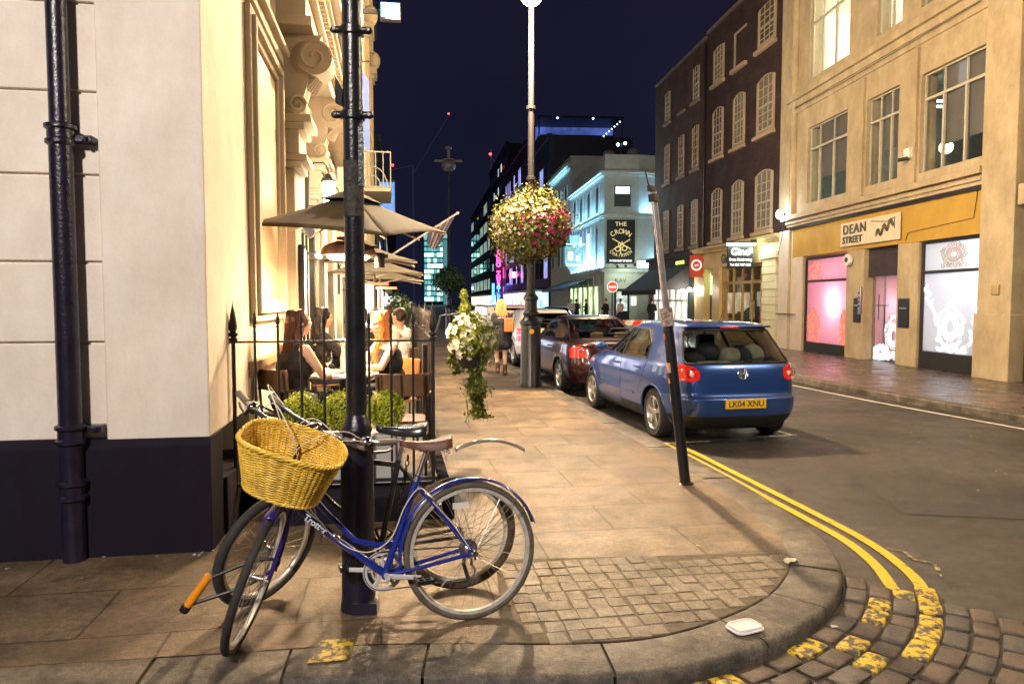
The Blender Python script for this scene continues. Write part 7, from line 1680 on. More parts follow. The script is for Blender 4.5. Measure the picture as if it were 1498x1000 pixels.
f = MB(); guard(f, RH+V((-.16, 0, .16)), .36, R(60), R(125), .03); g_ = f.build('mudguard', mat('smoky_plastic', (.16, .14, .12), .25, var=.2), t, fix=False); g_.modifiers.new('s', 'SOLIDIFY').thickness = .002
HC = HT+SA*.16; f = MB(); f.M = SM; f.tube([HT, HC, HC+V((.07, 0, .02))], .013, 10); f.tube([HC+V((.05, .33, .03)), HC+V((.07, .12, .02)), HC+V((.07, -.12, .02)), HC+V((.05, -.33, .03))], .0115, 10); f.build('handlebar', SILV, t)
for s_ in (-1, 1):
    f = MB(); f.M = SM; f.tube([HC+V((.03, s_*.36, .03)), HC+V((.052, s_*.24, .028))], .017, 10); f.build('grip', GRIP, t)
    f = MB(); f.M = SM; b = HC+V((.05, s_*.22, .02)); f.cap(b, b+V((.03, 0, -.01)), .018); f.tube([b, b+V((.06, s_*.02, -.01)), b+V((.055, s_*.13, -.02))], .007, 6); f.build('brake_lever', IRON, t)
f = MB(); f.M = SM; f.lathe([(.0, -.04), (.03, -.035), (.036, .02), (.034, .035), (.0, .04)], HC+V((.12, .08, .04)), 14, ax=0); f.build('headlamp', CHROME, t)
f = MB(); f.M = SM; f.tube(catmull([HC+V((.05, .2, .02)), HC+V((.14, .1, .12)), HC+V((.16, 0, .02)), HT+V((.1, 0, -.05))], 6), .003, 6); f.tube(catmull([HC+V((.05, -.2, .02)), HC+V((.1, -.3, .14)), HC+V((.2, -.1, .10)), HT+V((.1, 0, -.05))], 6), .003, 6); f.build('cable', CAB, t)
# chain lock round the post
c = empty('bicycle_chain', (-.40, 3.92, .15), 0, 'dark heavy chain hanging by the black bicycle\'s seat tube', 'chain'); f = MB(); rr = random.Random(3)
for k in range(20):
    z = .62-k*.028; x = .10-.004*k*1.2; f.tube([(x+.009*cos(a*pi/4)*(1 if k % 2 else .3), .0+.009*cos(a*pi/4)*(.3 if k % 2 else 1), z+.018*sin(a*pi/4)) for a in range(8)], .0035, 5, closed=True)
f.build('links', IRON, c)
# ------------------------------------------------------------------ cars (local: x forward from the rear bumper, y left, z up from the road)
import bmesh
def pchip(xs, ys, x):
    n = len(xs); h = [xs[i+1]-xs[i] for i in range(n-1)]; d = [(ys[i+1]-ys[i])/h[i] for i in range(n-1)]; m = [0]*n; m[0] = d[0]; m[-1] = d[-1]
    for i in range(1, n-1):
        if d[i-1]*d[i] > 0: w1 = 2*h[i]+h[i-1]; w2 = h[i]+2*h[i-1]; m[i] = (w1+w2)/(w1/d[i-1]+w2/d[i])
    for i in range(n-1):
        if x <= xs[i+1] or i == n-2:
            t = (x-xs[i])/h[i]; t = max(0, min(1, t)); return (2*t**3-3*t*t+1)*ys[i]+(t**3-2*t*t+t)*h[i]*m[i]+(-2*t**3+3*t*t)*ys[i+1]+(t**3-t*t)*h[i]*m[i+1]
def make_shell(tab, sub=7, N=200):
    ks = list(range(len(tab))); cols = list(zip(*tab)); rows = []
    for i in range((len(tab)-1)*sub+1):
        k = i/sub; z, xr, xf, w_, nr, nf = [pchip(ks, c, k) for c in cols]; c = (xr+xf)/2; hx = (xf-xr)/2; raw = []
        M_ = 720
        for j in range(M_):
            a = 2*pi*j/M_; ca, sa = cos(a), sin(a); n_ = nf if ca > 0 else nr
            q = (abs(ca)**n_+abs(sa)**n_)**(-1/n_) if False else None
            x = c+hx*(1 if ca >= 0 else -1)*abs(ca)**(2/n_); y = w_*(1 if sa >= 0 else -1)*abs(sa)**(2/n_); raw.append((x, y))
        # resample by arc length starting at the rearmost centre
        st_ = M_//2; raw = raw[st_:]+raw[:st_+1]; L_ = [0]
        for a, b in zip(raw[:-1], raw[1:]): L_.append(L_[-1]+math.dist(a, b))
        out = []; j = 0
        for q in range(N):
            t = L_[-1]*q/N
            while L_[j+1] < t: j += 1
            u = (t-L_[j])/max(1e-9, L_[j+1]-L_[j]); out.append((raw[j][0]+(raw[j+1][0]-raw[j][0])*u, raw[j][1]+(raw[j+1][1]-raw[j][1])*u, z))
        rows.append(out)
    vs = [p for r in rows for p in r]; fs = []
    for i in range(len(rows)-1):
        for q in range(N): fs.append((i*N+q, i*N+(q+1) % N, (i+1)*N+(q+1) % N, (i+1)*N+q))
    fs.append(tuple((len(rows)-1)*N+q for q in range(N)))
    bm = bmesh.new(); bv = [bm.verts.new(p) for p in vs]
    for f in fs: bm.faces.new([bv[i] for i in f])
    bmesh.ops.recalc_face_normals(bm, faces=bm.faces)
    return bm
def cut(bm, poly, axes, filt):
    """cut a convex polygon (in the plane of axes) through the faces that pass filt; returns the faces inside"""
    i0, i1 = axes; area_ = sum(poly[i][0]*poly[(i+1) % len(poly)][1]-poly[(i+1) % len(poly)][0]*poly[i][1] for i in range(len(poly)))
    if area_ < 0: poly = poly[::-1]
    xs = [p[0] for p in poly]; ys = [p[1] for p in poly]
    faces = [f for f in bm.faces if filt(f.calc_center_median()) and max(v.co[i0] for v in f.verts) > min(xs) and min(v.co[i0] for v in f.verts) < max(xs) and max(v.co[i1] for v in f.verts) > min(ys) and min(v.co[i1] for v in f.verts) < max(ys)]
    for k in range(len(poly)):
        if not faces: return []
        a, b = poly[k], poly[(k+1) % len(poly)]; co = Vector((0, 0, 0)); co[i0] = a[0]; co[i1] = a[1]
        no = Vector((0, 0, 0)); no[i0] = (b[1]-a[1]); no[i1] = -(b[0]-a[0])
        if no.length < 1e-9: continue
        geom = list({*faces, *[e for f in faces for e in f.edges], *[v for f in faces for v in f.verts]})
        r = bmesh.ops.bisect_plane(bm, geom=geom, plane_co=co, plane_no=no.normalized(), dist=1e-5)
        cand = [g for g in r['geom'] if isinstance(g, bmesh.types.BMFace)]
        faces = [f for f in cand if f.is_valid and (f.calc_center_median()-co).dot(no) < 0]
    return faces
def split_off(bm, faces):
    d = bm.copy() if False else bmesh.new(); vm = {}
    for f in faces:
        for v in f.verts:
            if v not in vm: vm[v] = d.verts.new(v.co)
        try: d.faces.new([vm[v] for v in f.verts])
        except ValueError: pass
    bmesh.ops.delete(bm, geom=faces, context='FACES'); return d
def bm_obj(bm, name, m, parent, smooth=30, solid=0):
    me = bpy.data.meshes.new(name); bm.to_mesh(me); bm.free(); me.materials.append(m)
    me.polygons.foreach_set('use_smooth', [True]*len(me.polygons)); me.set_sharp_from_angle(angle=R(smooth))
    o = bpy.data.objects.new(name, me); COL.objects.link(o); o.parent = parent
    if solid: s_ = o.modifiers.new('s', 'SOLIDIFY'); s_.thickness = solid; s_.offset = -1
    return o
CGL = thin_glass('car_glass', (.62, .68, .68), .4); DGL = thin_glass('dark_car_glass', (.35, .37, .38), .4)
TRIM = mat('black_trim', (.012, .012, .013), .5, var=.1); RUBT = mat('window_rubber', (.01, .01, .01), .6, var=.1)
TLR = mat('red_lamp_lens', (.55, .012, .01), .12, var=.35, scale=22, coat=.8, emit=(1, .03, .02), estr=.10); TLW = mat('clear_lamp_lens', (.75, .6, .55), .1, var=.1, coat=.8); REFL = mat('lamp_reflector', (.8, .25, .2), .2, metal=.8, var=.3, scale=40)
def carwheel(parent, c, r, side, rimm, w_=.205):
    f = MB(); rr_ = r*.68; hw = w_/2
    f.lathe([(rr_, -hw*.9), (r-.03, -hw), (r-.008, -hw*.85), (r, -hw*.6), (r, hw*.6), (r-.008, hw*.85), (r-.03, hw), (rr_, hw*.9), (rr_-.01, hw*.3), (rr_-.01, -hw*.3), (rr_, -hw*.9)], c, 40, ax=1, cap=False); t_ = f.build('wheel', RUBBER, parent)
    f = MB(); s_ = side; y = c[1]+s_*hw
    f.lathe([(rr_+.004, s_*hw*.90), (rr_-.008, s_*hw*.95), (rr_-.02, s_*hw*.75), (rr_-.03, -s_*hw*.5)], c, 40, ax=1, cap=False)
    for k in range(5):
        a = 2*pi*k/5+pi/2; ca, sa = cos(a), sin(a); pts = []
        for d0, ww in ((.035, .035), (rr_*.55, .024), (rr_-.012, .042)):
            for o in (-1, 1): pts.append((c[0]+ca*d0-sa*ww*o, c[2]+sa*d0+ca*ww*o))
        for (p0, p1, p2, p3, y0, y1) in ((pts[0], pts[1], pts[3], pts[2], .80, .84), (pts[2], pts[3], pts[5], pts[4], .84, .80)):
            vs = [(p[0], c[1]+s_*hw*yy, p[1]) for p, yy in ((p0, y0), (p1, y0), (p2, y1), (p3, y1))]+[(p[0], c[1]+s_*hw*(yy-.25), p[1]) for p, yy in ((p0, y0), (p1, y0), (p2, y1), (p3, y1))]
            f.add(vs, [(0,1,2,3),(4,7,6,5),(0,4,5,1),(1,5,6,2),(2,6,7,3),(3,7,4,0)])
    f.lathe([(.055, s_*hw*.6), (.055, s_*hw*.82), (.03, s_*hw*.88), (.0, s_*hw*.88)], c, 20, ax=1); f.build('rim', rimm, t_, bevel=.004)
    f = MB(); f.lathe([(rr_-.035, s_*hw*.1), (.0, s_*hw*.12)], c, 24, ax=1, cap=False); f.build('brake_disc', DKGREY, t_); return t_
def car(name, loc, rz, lab, cat, tab, wheels, paint, glass, r, side_wins, rear_win, front_win, lights, lines, plate=None, trim_shade_z=.34, doors=(), tail=None, rimm=None, group=None, half=None):
    t = empty(name, loc, rz, lab, cat, group); bm = make_shell(tab); W = max(x[3] for x in tab)
    full = bm.copy(); bvh = BVHTree.FromBMesh(full)
    def onside(x, z, s_, off=0):
        h = bvh.ray_cast(V((x, s_*3, z)), V((0, -s_, 0))); return (h[0]+V((0, s_*off, 0))) if h[0] else V((x, s_*W, z))
    def onrear(y, z, off=0):
        h = bvh.ray_cast(V((-3, y, z)), V((1, 0, 0))); return (h[0]-V((off, 0, 0))) if h[0] else V((0, y, z))
    def onfront(y, z, off=0):
        h = bvh.ray_cast(V((9, y, z)), V((-1, 0, 0))); return (h[0]+V((off, 0, 0))) if h[0] else V((4, y, z))
    def trace(poly, fn, step=.03, closed=True):
        P_ = []; n = len(poly)
        for i in range(n if closed else n-1):
            a, b = poly[i], poly[(i+1) % n]; m_ = max(1, int(math.dist(a, b)/step))
            for k in range(m_): q = k/m_; P_.append(fn(a[0]+(b[0]-a[0])*q, a[1]+(b[1]-a[1])*q))
        if not closed: P_.append(fn(*poly[-1]))
        return P_
    seals = MB(); glasses = []
    midx = (min(x[1] for x in tab)+max(x[2] for x in tab))/2
    for s_ in (1, -1):
        for wx in wheels:
            C = [(wx+(r+.045)*cos(2*pi*k/28), r+(r+.045)*sin(2*pi*k/28)) for k in range(28)]
            fc = cut(bm, C, (0, 2), lambda c, s_=s_: c.y*s_ > W*.45); bmesh.ops.delete(bm, geom=fc, context='FACES')
        for pw in side_wins:
            fc = cut(bm, pw, (0, 2), lambda c, s_=s_: c.y*s_ > .3); glasses.append(('side_window', split_off(bm, fc)))
            seals.tube(trace(pw, lambda x, z: onside(x, z, s_, .002)), .010, 6, closed=True)
    fc = cut(bm, rear_win, (1, 2), lambda c: c.x < midx-.5); glasses.append(('rear_window', split_off(bm, fc))); seals.tube(trace(rear_win, lambda y, z: onrear(y, z, .002)), .014, 6, closed=True)
    fc = cut(bm, front_win, (1, 2), lambda c: c.x > midx+.1); glasses.append(('windscreen', split_off(bm, fc))); seals.tube(trace(front_win, lambda y, z: onfront(y, z, .002)), .014, 6, closed=True)
    lamp_objs = []
    for poly in lights:
        for s_ in (1, -1):
            pp = [(y*s_, z) for y, z in poly]; fc = cut(bm, pp, (1, 2), lambda c, s_=s_: c.x < .42 and c.y*s_ > 0); d = split_off(bm, fc)
            for v in d.verts: v.co.x -= .006; v.co.y += s_*.005
            lamp_objs.append(d)
    for poly in doors:
        for s_ in (1,):
            fc = cut(bm, poly, (0, 2), lambda c, s_=s_: c.y*s_ > .5); bm_obj(split_off(bm, fc), 'door', paint, t, 40)
    if tail: fc = cut(bm, tail, (1, 2), lambda c: c.x < .5); bm_obj(split_off(bm, fc), 'tailgate', paint, t, 40)
    # lower black trim, its top edge raised where shade is painted in
    fc = [f for f in bm.faces if f.calc_center_median().z < trim_shade_z]; 
    if fc: bm_obj(split_off(bm, fc), 'lower_bumper_shade', TRIM, t, 40)
    bm_obj(bm, 'body', paint, t, 40)
    for nm, d in glasses: bm_obj(d, nm, glass, t, 60)
    for d in lamp_objs: bm_obj(d, 'tail_light', TLR, t, 60)
    seals.build('window_seal', RUBT, t)
    f = MB()
    for kind, poly, closed in lines:
        if kind == 's':
            for s_ in (1, -1): f.tube(trace(poly, lambda x, z: onside(x, z, s_, -.001), closed=closed), .0038, 5, closed=closed)
        else: f.tube(trace(poly, lambda y, z: onrear(y, z, -.001), closed=closed), .0045, 5, closed=closed)
    f.build('panel_gap', RUBT, t)
    # arch lips, wells, floor
    f = MB(); g_ = MB()
    for s_ in (1, -1):
        for wx in wheels:
            arc = [onside(wx+(r+.052)*cos(a), r+(r+.052)*sin(a), s_, -.002) for a in [R(-12+204*k/30) for k in range(31)]]; f.tube(arc, .012, 6)
            g_.lathe([(r+.05, s_*(W-.06)), (r+.05, s_*(W-.38)), (.0, s_*(W-.38))], (wx, 0, r), 14, ax=1, ang=pi, a0=0, cap=False)
    f.build('arch_lip', paint, t); g_.build('wheel_well', TRIM, t, fix=False)
    f = MB(); L_ = max(x[2] for x in tab); f.box(.7, L_-.8, -W*.78, W*.78, .17, .24); f.build('underbody', TRIM, t)
    for s_ in (1, -1):
        for wx in wheels: carwheel(t, (wx, s_*(W-.125), r), r, s_, rimm or ALU)
    return t, onside, onrear, onfront, trace
# ---- blue hatchback
PB_ = mat('metallic_blue_paint', (.026, .080, .31), .32, metal=.55, var=.05, scale=3, coat=1); RIMS = mat('dull_alloy', (.5, .48, .45), .35, metal=.8, var=.15, scale=20)
HT_ = [(.19, .16, 4.0, .76, 5, 4), (.235, .09, 4.08, .815, 5, 4), (.33, .035, 4.16, .858, 5.5, 4), (.45, .012, 4.19, .873, 6, 4), (.555, .0, 4.20, .878, 6, 4), (.60, .035, 4.19, .879, 6, 4), (.64, .052, 4.18, .88, 6, 4), (.74, .065, 4.13, .88, 6, 4), (.83, .08, 4.0, .874, 6, 4), (.89, .095, 3.75, .866, 6, 4), (.93, .11, 3.45, .858, 6, 4.5), (.965, .13, 3.15, .845, 6, 5), (1.0, .16, 2.98, .828, 6, 5), (1.08, .22, 2.80, .79, 5.5, 5), (1.18, .29, 2.62, .745, 5.5, 5), (1.28, .36, 2.42, .70, 5, 5), (1.36, .42, 2.26, .665, 5, 5), (1.405, .455, 2.15, .64, 5, 4.5), (1.432, .45, 2.05, .615, 5, 4.5), (1.452, .50, 1.95, .575, 4.5, 4), (1.468, .62, 1.85, .50, 4, 4), (1.478, .82, 1.7, .38, 3.5, 3.5), (1.483, 1.15, 1.5, .15, 3, 3)]
lights = [[(.535, .85), (.56, .80), (.62, .775), (.95, .80), (.95, .965), (.70, .975), (.60, .95), (.55, .91)]]
swins = [[(1.98, .985), (2.92, .985), (2.35, 1.33), (2.0, 1.36)], [(1.05, 1.0), (1.92, .985), (1.94, 1.36), (1.35, 1.355), (1.12, 1.2)]]
rw = [(-.66, .985), (.66, .985), (.68, 1.02), (.575, 1.355), (.54, 1.375), (-.54, 1.375), (-.575, 1.355), (-.68, 1.02)]
lines = [('s', [(1.95, .27), (1.95, .97), (1.98, 1.38)], False), ('s', [(1.95, .27), (2.98, .29), (3.02, .93), (2.95, .97)], False), ('s', [(1.28, .52), (1.12, .75), (1.0, .97), (1.10, 1.22), (1.33, 1.385), (2.0, 1.385)], False), ('s', [(1.34, .27), (1.95, .27)], False), ('s', [(1.0, .83), (3.0, .83)], False) if False else ('s', [(1.40, .50), (2.95, .50)], False),
         ('r', [(-.60, .60), (.60, .60), (.63, .66), (.60, .77)], False), ('r', [(-.60, .60), (-.63, .66), (-.60, .77)], False), ('r', [(.555, .80), (.62, .97), (.72, 1.0), (.60, 1.39), (-.60, 1.39), (-.72, 1.0), (-.62, .97), (-.555, .80)], False), ('r', [(-.87, .585), (.87, .585)], False)]
aC = atan2(2.39, -.31)   # heading along the kerb
d_ = V((cos(aC), sin(aC), 0)); lf = V((-sin(aC), cos(aC), 0))
rearL = V((2.52, 9.1, RZ)); org = rearL - d_*.80 - lf*.755
t, onside, onrear, onfront, trace = car('parked_car', org, aC, 'parked metallic blue hatchback with a yellow rear number plate', 'car', HT_, (.80, 3.378), PB_, CGL, .312, swins, rw, [(-.72, .985), (.72, .985), (.56, 1.37), (-.56, 1.37)], lights, lines,
    doors=[[(1.955, .275), (2.95, .29), (3.0, .965), (1.96, .965)]], tail=[(-.60, .605), (.60, .605), (.63, .66), (.66, .97), (-.66, .97), (-.63, .66)], rimm=RIMS, trim_shade_z=.36)  # black trim reaches higher here, painting in the shade under the plate
f = MB(); f.box(-.020, .02, -.26, .26, .455, .57); pl2 = f.build('number_plate', mat('yellow_plate', (.80, .50, .02), .4, var=.03), t, bevel=.004); pl2.location = (0, 0, 0)
text('LK04 XNU', .098, INK, pl2, (-.0215, 0, .512), (pi/2, 0, -pi/2), .001, sx_=1.02, bold=.002)
f = MB(); f.box(-.0205, -.0195, -.245, .245, .462, .464); f.box(-.0205, -.0195, -.245, .245, .561, .563); f.build('plate_border', INK, pl2)
e = onrear(0, .86); bd_ = empty('x', (0, 0, 0)); bpy.data.objects.remove(bd_)
f = MB(); f.M = Matrix.Translation(e) @ Matrix.Rotation(R(8), 4, 'Y'); n = 32
f.tube([(-.012, .062*cos(2*pi*k/n), .062*sin(2*pi*k/n)) for k in range(n)], .0055, 6, closed=True)
for P_ in ([(-.028, .054), (-.008, -.002), (.0, .018), (.008, -.002), (.028, .054)], [(-.05, .028), (-.022, -.055), (.0, -.012), (.022, -.055), (.05, .028)]): f.tube([(-.014, a, b) for a, b in P_], .0045, 6)
bdg = f.build('badge', CHROME, t); f = MB(); f.M = Matrix.Translation(e) @ Matrix.Rotation(R(8), 4, 'Y'); f.cyl((-.008, 0, 0), (.01, 0, 0), .06, n=28); f.build('badge_disc', mat('badge_blue', (.05, .07, .12), .3), bdg)
f = MB()   # round lamp inserts
for s_ in (1, -1):
    for y, z, rad in ((.635, .875, .055), (.735, .865, .045)):
        p = onrear(s_*y, z, .011); f.M = Matrix.Translation(p); f.tube([(0, rad*cos(2*pi*k/20), rad*sin(2*pi*k/20)) for k in range(20)], .006, 5, closed=True); f.M = None
f.build('lamp_ring', mat('dark_red_ring', (.18, .0, .0), .2, coat=.5), t)
f = MB()
for s_ in (1, -1): p = onrear(s_*.635, .86, .012); f.ell(p, (.01, .03, .03)); p = onrear(s_*.70, .80, .010); f.ell(p, (.008, .05, .012))
f.build('reversing_lamp', TLW, t)
f = MB(); f.box(.43, .56, -.57, .57, 1.405, 1.432); f.build('spoiler', PB_, t, bevel=.012); f = MB(); f.box(.425, .432, -.12, .12, 1.40, 1.418); f.build('brake_light', TLR, t)
f = MB(); p = onrear(-.02, 1.0, .02); q = onrear(-.45, 1.06, .02); f.tube([p, p.lerp(q, .5)+V((-.02, 0, .01)), q], .008, 6); f.cap(p, p+V((.02, 0, -.02)), .022); f.build('rear_wiper', TRIM, t)
f = MB()
for s_ in (1, -1): b = onside(2.78, 1.0, s_); f.tube([b+V((0, -s_*.02, 0)), b+V((.02, s_*.10, .02))], .015, 6); f.ell(b+V((.02, s_*.15, .05)), (.055, .10, .065))
f.build('door_mirror', PB_, t)
f = MB()
for s_ in (1, -1):
    for x in (2.12, 1.28): b = onside(x, .86, s_); f.tube([b+V((-.09, 0, 0)), b+V((-.06, s_*.035, .004)), b+V((.06, s_*.035, .004)), b+V((.09, 0, 0))], .013, 8)
f.build('door_handle', PB_, t)
f = MB(); f.cyl((.66, .03, 1.455), (.52, .03, 1.62), .004, n=6); f.build('aerial', TRIM, t)
f = MB(); [f.tube([onside(x, .50, s_, .004) for x in [1.42+k*.1 for k in range(16)]], .014, 6, squash=(1, .6)) for s_ in (1, -1)]; f.build('rubbing_strip', PB_, t)
SEATM = mat('car_seat_cloth', (.07, .065, .06), .9, var=.2); SEATB = mat('tan_car_seat', (.42, .34, .2), .8, var=.2)
def interior(t, zs, rear_x, front_x, W_, m, heads=3, luggage=True):
    f = MB(); f.box(rear_x, rear_x+.22, -W_, W_, .35, zs+.55); f.box(rear_x+.2, rear_x+.7, -W_, W_, .35, zs+.1)
    f.build('rear_seat', m, t, bevel=.04, seg=3); f = MB()
    for s_ in (1, -1): f.box(front_x, front_x+.18, s_*.37-.24, s_*.37+.24, .35, zs+.6); f.box(front_x+.15, front_x+.6, s_*.37-.24, s_*.37+.24, .3, zs+.12)
    f.build('front_seat', m, t, bevel=.04, seg=3)
    for k in range(heads): y = (k-(heads-1)/2)*.5; f = MB(); f.box(rear_x+.04, rear_x+.16, y-.13, y+.13, zs+.56, zs+.74); f.build('headrest', m, t, bevel=.035, seg=3)
    for s_ in (1, -1): f = MB(); f.box(front_x+.03, front_x+.15, s_*.37-.13, s_*.37+.13, zs+.64, zs+.86); f.build('headrest', m, t, bevel=.035, seg=3)
    f = MB(); f.box(front_x+.95, front_x+1.35, -W_-.05, W_+.05, .5, zs+.48); f.tube([(front_x+.85+.0*cos(a), -.36+.18*cos(a), zs+.42+.18*sin(a)) for a in [2*pi*k/20 for k in range(20)]], .014, 6, closed=True); f.build('dashboard', TRIM, t, bevel=.03)
interior(t, .40, .92, 1.75, .62, SEATM)
f = MB(); f.box(.22, .9, -.62, .62, .90, .93); f.build('parcel_shelf', TRIM, t)
f = MB(); f.ell((.62, -.12, 1.03), (.16, .17, .12)); f.ell((.6, -.42, 1.05), (.18, .13, .14)); f.box(.35, .55, .0, .42, .935, .99); f.build('luggage', mat('pale_bundle', (.30, .27, .21), .8, var=.35, scale=9), t, bevel=.02)
f = MB(); f.ell((.55, -.26, 1.02), (.14, .10, .13)); f.ell((.6, .42, 1.0), (.15, .18, .1)); f.ell((.7, .15, 1.08), (.15, .16, .13)); f.build('luggage', mat('dark_bag', (.03, .03, .035), .8, var=.3), t)
# ---- maroon saloon
PM_ = mat('maroon_paint', (.030, .004, .007), .28, metal=.4, var=.05, scale=3, coat=1)
SAL = [(.19, .18, 4.6, .77, 5, 4), (.24, .10, 4.68, .83, 5, 4), (.35, .03, 4.76, .88, 5, 4), (.48, .0, 4.80, .895, 5.5, 4), (.60, .01, 4.80, .90, 5.5, 4), (.72, .04, 4.74, .90, 5.5, 4), (.82, .06, 4.55, .895, 5.5, 4), (.90, .08, 4.2, .885, 5.5, 4), (.95, .11, 3.9, .87, 5.5, 4.5), (.985, .22, 3.55, .855, 5, 5), (1.0, .50, 3.38, .84, 5, 5), (1.02, .82, 3.25, .82, 5, 5), (1.08, .98, 3.12, .79, 5, 5), (1.18, 1.15, 2.95, .74, 5, 5), (1.28, 1.35, 2.75, .69, 5, 5), (1.36, 1.55, 2.55, .64, 4.5, 4.5), (1.405, 1.70, 2.42, .60, 4.5, 4), (1.43, 1.82, 2.32, .55, 4, 4), (1.445, 1.95, 2.25, .42, 3.5, 3.5), (1.45, 2.05, 2.15, .2, 3, 3)]
def saloon(loc, rz, lab, paint, glass, seat):
    t, onside, onrear, onfront, trace = car('parked_car', loc, rz, lab, 'car', SAL, (1.0, 3.80), paint, glass, .32, [[(1.50, 1.02), (2.35, 1.015), (2.35, 1.35), (1.72, 1.34)], [(2.42, 1.015), (3.2, 1.015), (2.68, 1.33), (2.42, 1.355)]], [(-.66, 1.03), (.66, 1.03), (.53, 1.37), (-.53, 1.37)], [(-.7, 1.04), (.7, 1.04), (.54, 1.37), (-.54, 1.37)],
        [[(.58, .72), (.95, .70), (.95, .88), (.66, .91), (.60, .87)]], [('s', [(2.38, .28), (2.38, 1.0)], False), ('s', [(3.3, .3), (3.35, .98)], False), ('s', [(1.4, .6), (1.3, .98)], False), ('r', [(-.52, .60), (.52, .60)], False), ('r', [(.52, .60), (.50, .70)], False), ('r', [(-.52, .60), (-.50, .70)], False)], trim_shade_z=.27, rimm=RIMS)
    interior(t, .38, 1.25, 2.15, .62, seat)
    f = MB(); f.box(-.022, .02, -.26, .26, .52, .63); f.build('number_plate', MATS['yellow_plate'], t); f = MB()
    for s_ in (1, -1): b = onside(2.95, 1.02, s_); f.ell(b+V((.02, s_*.14, .06)), (.055, .11, .07)); f.tube([b, b+V((.02, s_*.1, .03))], .015, 6)
    for s_ in (1, -1):
        for x in (1.62, 2.62): b = onside(x, .86, s_); f.tube([b+V((-.09, 0, 0)), b+V((-.06, s_*.035, .004)), b+V((.06, s_*.035, .004)), b+V((.09, 0, 0))], .013, 8)
    f.build('door_mirror', paint, t)
    f = MB(); f.tube([onrear(y*.1, .66, .006) for y in range(-4, 5)], .008, 6)
    for s_ in (1, -1): p = onrear(s_*.66, .84, .012); f.ell(p, (.008, .07, .02))
    f.build('chrome_strip', CHROME, t); f = MB(); f.cyl((1.95, .0, 1.44), (1.82, .0, 1.62), .004, n=6); f.build('aerial', TRIM, t); return t
a2 = atan2(1, -.125); d2 = V((cos(a2), sin(a2), 0)); l2 = V((-sin(a2), cos(a2), 0))
rl = V((1.92, 13.75, RZ)); saloon(rl-d2*1.0-l2*.775, a2, 'parked dark maroon saloon with cream headrests, between the lamppost and the blue hatchback', PM_, DGL, SEATB)
# ---- white crossover and white van further along
PW_ = mat('pearl_white_paint', (.62, .58, .52), .3, var=.04, coat=1)
SUV = [(z*1.05 if z < .9 else .945+(z-.9)*1.0, a, b, c, d, e) for z, a, b, c, d, e in HT_]
def suv(loc, rz, lab, paint, rnd=True):
    k = 1.05; t, onside, onrear, onfront, trace = car('parked_car', loc, rz, lab, 'car', SUV, (.82, 3.4), paint, DGL, .335, [[(1.98, 1.04), (2.9, 1.04), (2.35, 1.37), (2.0, 1.40)], [(1.05, 1.05), (1.92, 1.04), (1.94, 1.40), (1.35, 1.39), (1.12, 1.25)]], [(-.68, 1.04), (.68, 1.04), (.56, 1.41), (-.56, 1.41)], [(-.72, 1.03), (.72, 1.03), (.56, 1.40), (-.56, 1.40)],
        [[(.60, .97), (.60, .92), (.66, .87), (.90, .87), (.90, 1.02), (.66, 1.02)], [(.60, .80), (.60, .75), (.66, .70), (.90, .70), (.90, .84), (.66, .84)]], [('s', [(1.95, .3), (1.95, 1.0)], False), ('r', [(-.6, .63), (.6, .63)], False)], trim_shade_z=.36, rimm=RIMS)
    interior(t, .45, .92, 1.75, .62, SEATM); f = MB(); f.box(-.022, .02, -.26, .26, .5, .61); f.build('number_plate', MATS['yellow_plate'], t)
    f = MB()
    for s_ in (1, -1): b = onside(2.78, 1.05, s_); f.ell(b+V((.02, s_*.15, .05)), (.055, .11, .075)); f.tube([b, b+V((.02, s_*.1, .03))], .015, 6)
    f.build('door_mirror', TRIM, t); return t
a3 = atan2(1, -.11); d3 = V((cos(a3), sin(a3), 0)); l3 = V((-sin(a3), cos(a3), 0))
rl = V((1.42, 19.3, RZ)); suv(rl-d3*.82-l3*.755, a3, 'parked pearl-white crossover with paired round red lamps, behind the lamppost', PW_)
# white van
t = empty('parked_van', V((.85, 25.0, RZ)), a3, 'white van parked beyond the walking woman', 'van')
f = MB(); prof = [(0, .35), (0, 1.15), (.12, 1.55), (.5, 1.60), (3.3, 1.60), (3.9, 1.25), (4.5, 1.1), (4.7, .9), (4.7, .35)]
f.prism(prof, 'y', -1.75, 0); f.build('body', PW_, t, bevel=.07, seg=4); f = MB(); f.prism([(.02, 1.05), (.13, 1.5), (.10, 1.5), (-.012, 1.05)], 'y', -1.5, -.25); f.build('rear_window', DGL if False else GLASSD, t)
f = MB(); f.box(-.03, .05, -.2, -.05, .75, 1.05); f.box(-.03, .05, -1.7, -1.55, .75, 1.05); f.build('tail_light', TLR, t)
for x in (.8, 3.7): carwheel(t, (x, -.1, .32), .32, 1, RIMS); carwheel(t, (x, -1.65, .32), .32, -1, RIMS)
f = MB(); f.box(.05, 4.6, -1.6, -.15, .2, .36); f.build('underbody', TRIM, t)
# dark cars further down, copies of nothing special: one more saloon silhouette
c_ = [o for o in COL.objects if o.name.startswith('parked_car') and o.type == 'EMPTY' and 'maroon' in o.get('label', '')][0]
for k, (x, y, lab) in enumerate(((.15, 33.0, 'dark saloon far down the parked row, before the farther lamppost'), (3.9, 36.5, 'dark saloon standing on the far kerb side near the pub'))):
    c = copy_tree(c_); c.location = (x+(.9 if k == 0 else 1.3), y, RZ); c['label'] = lab

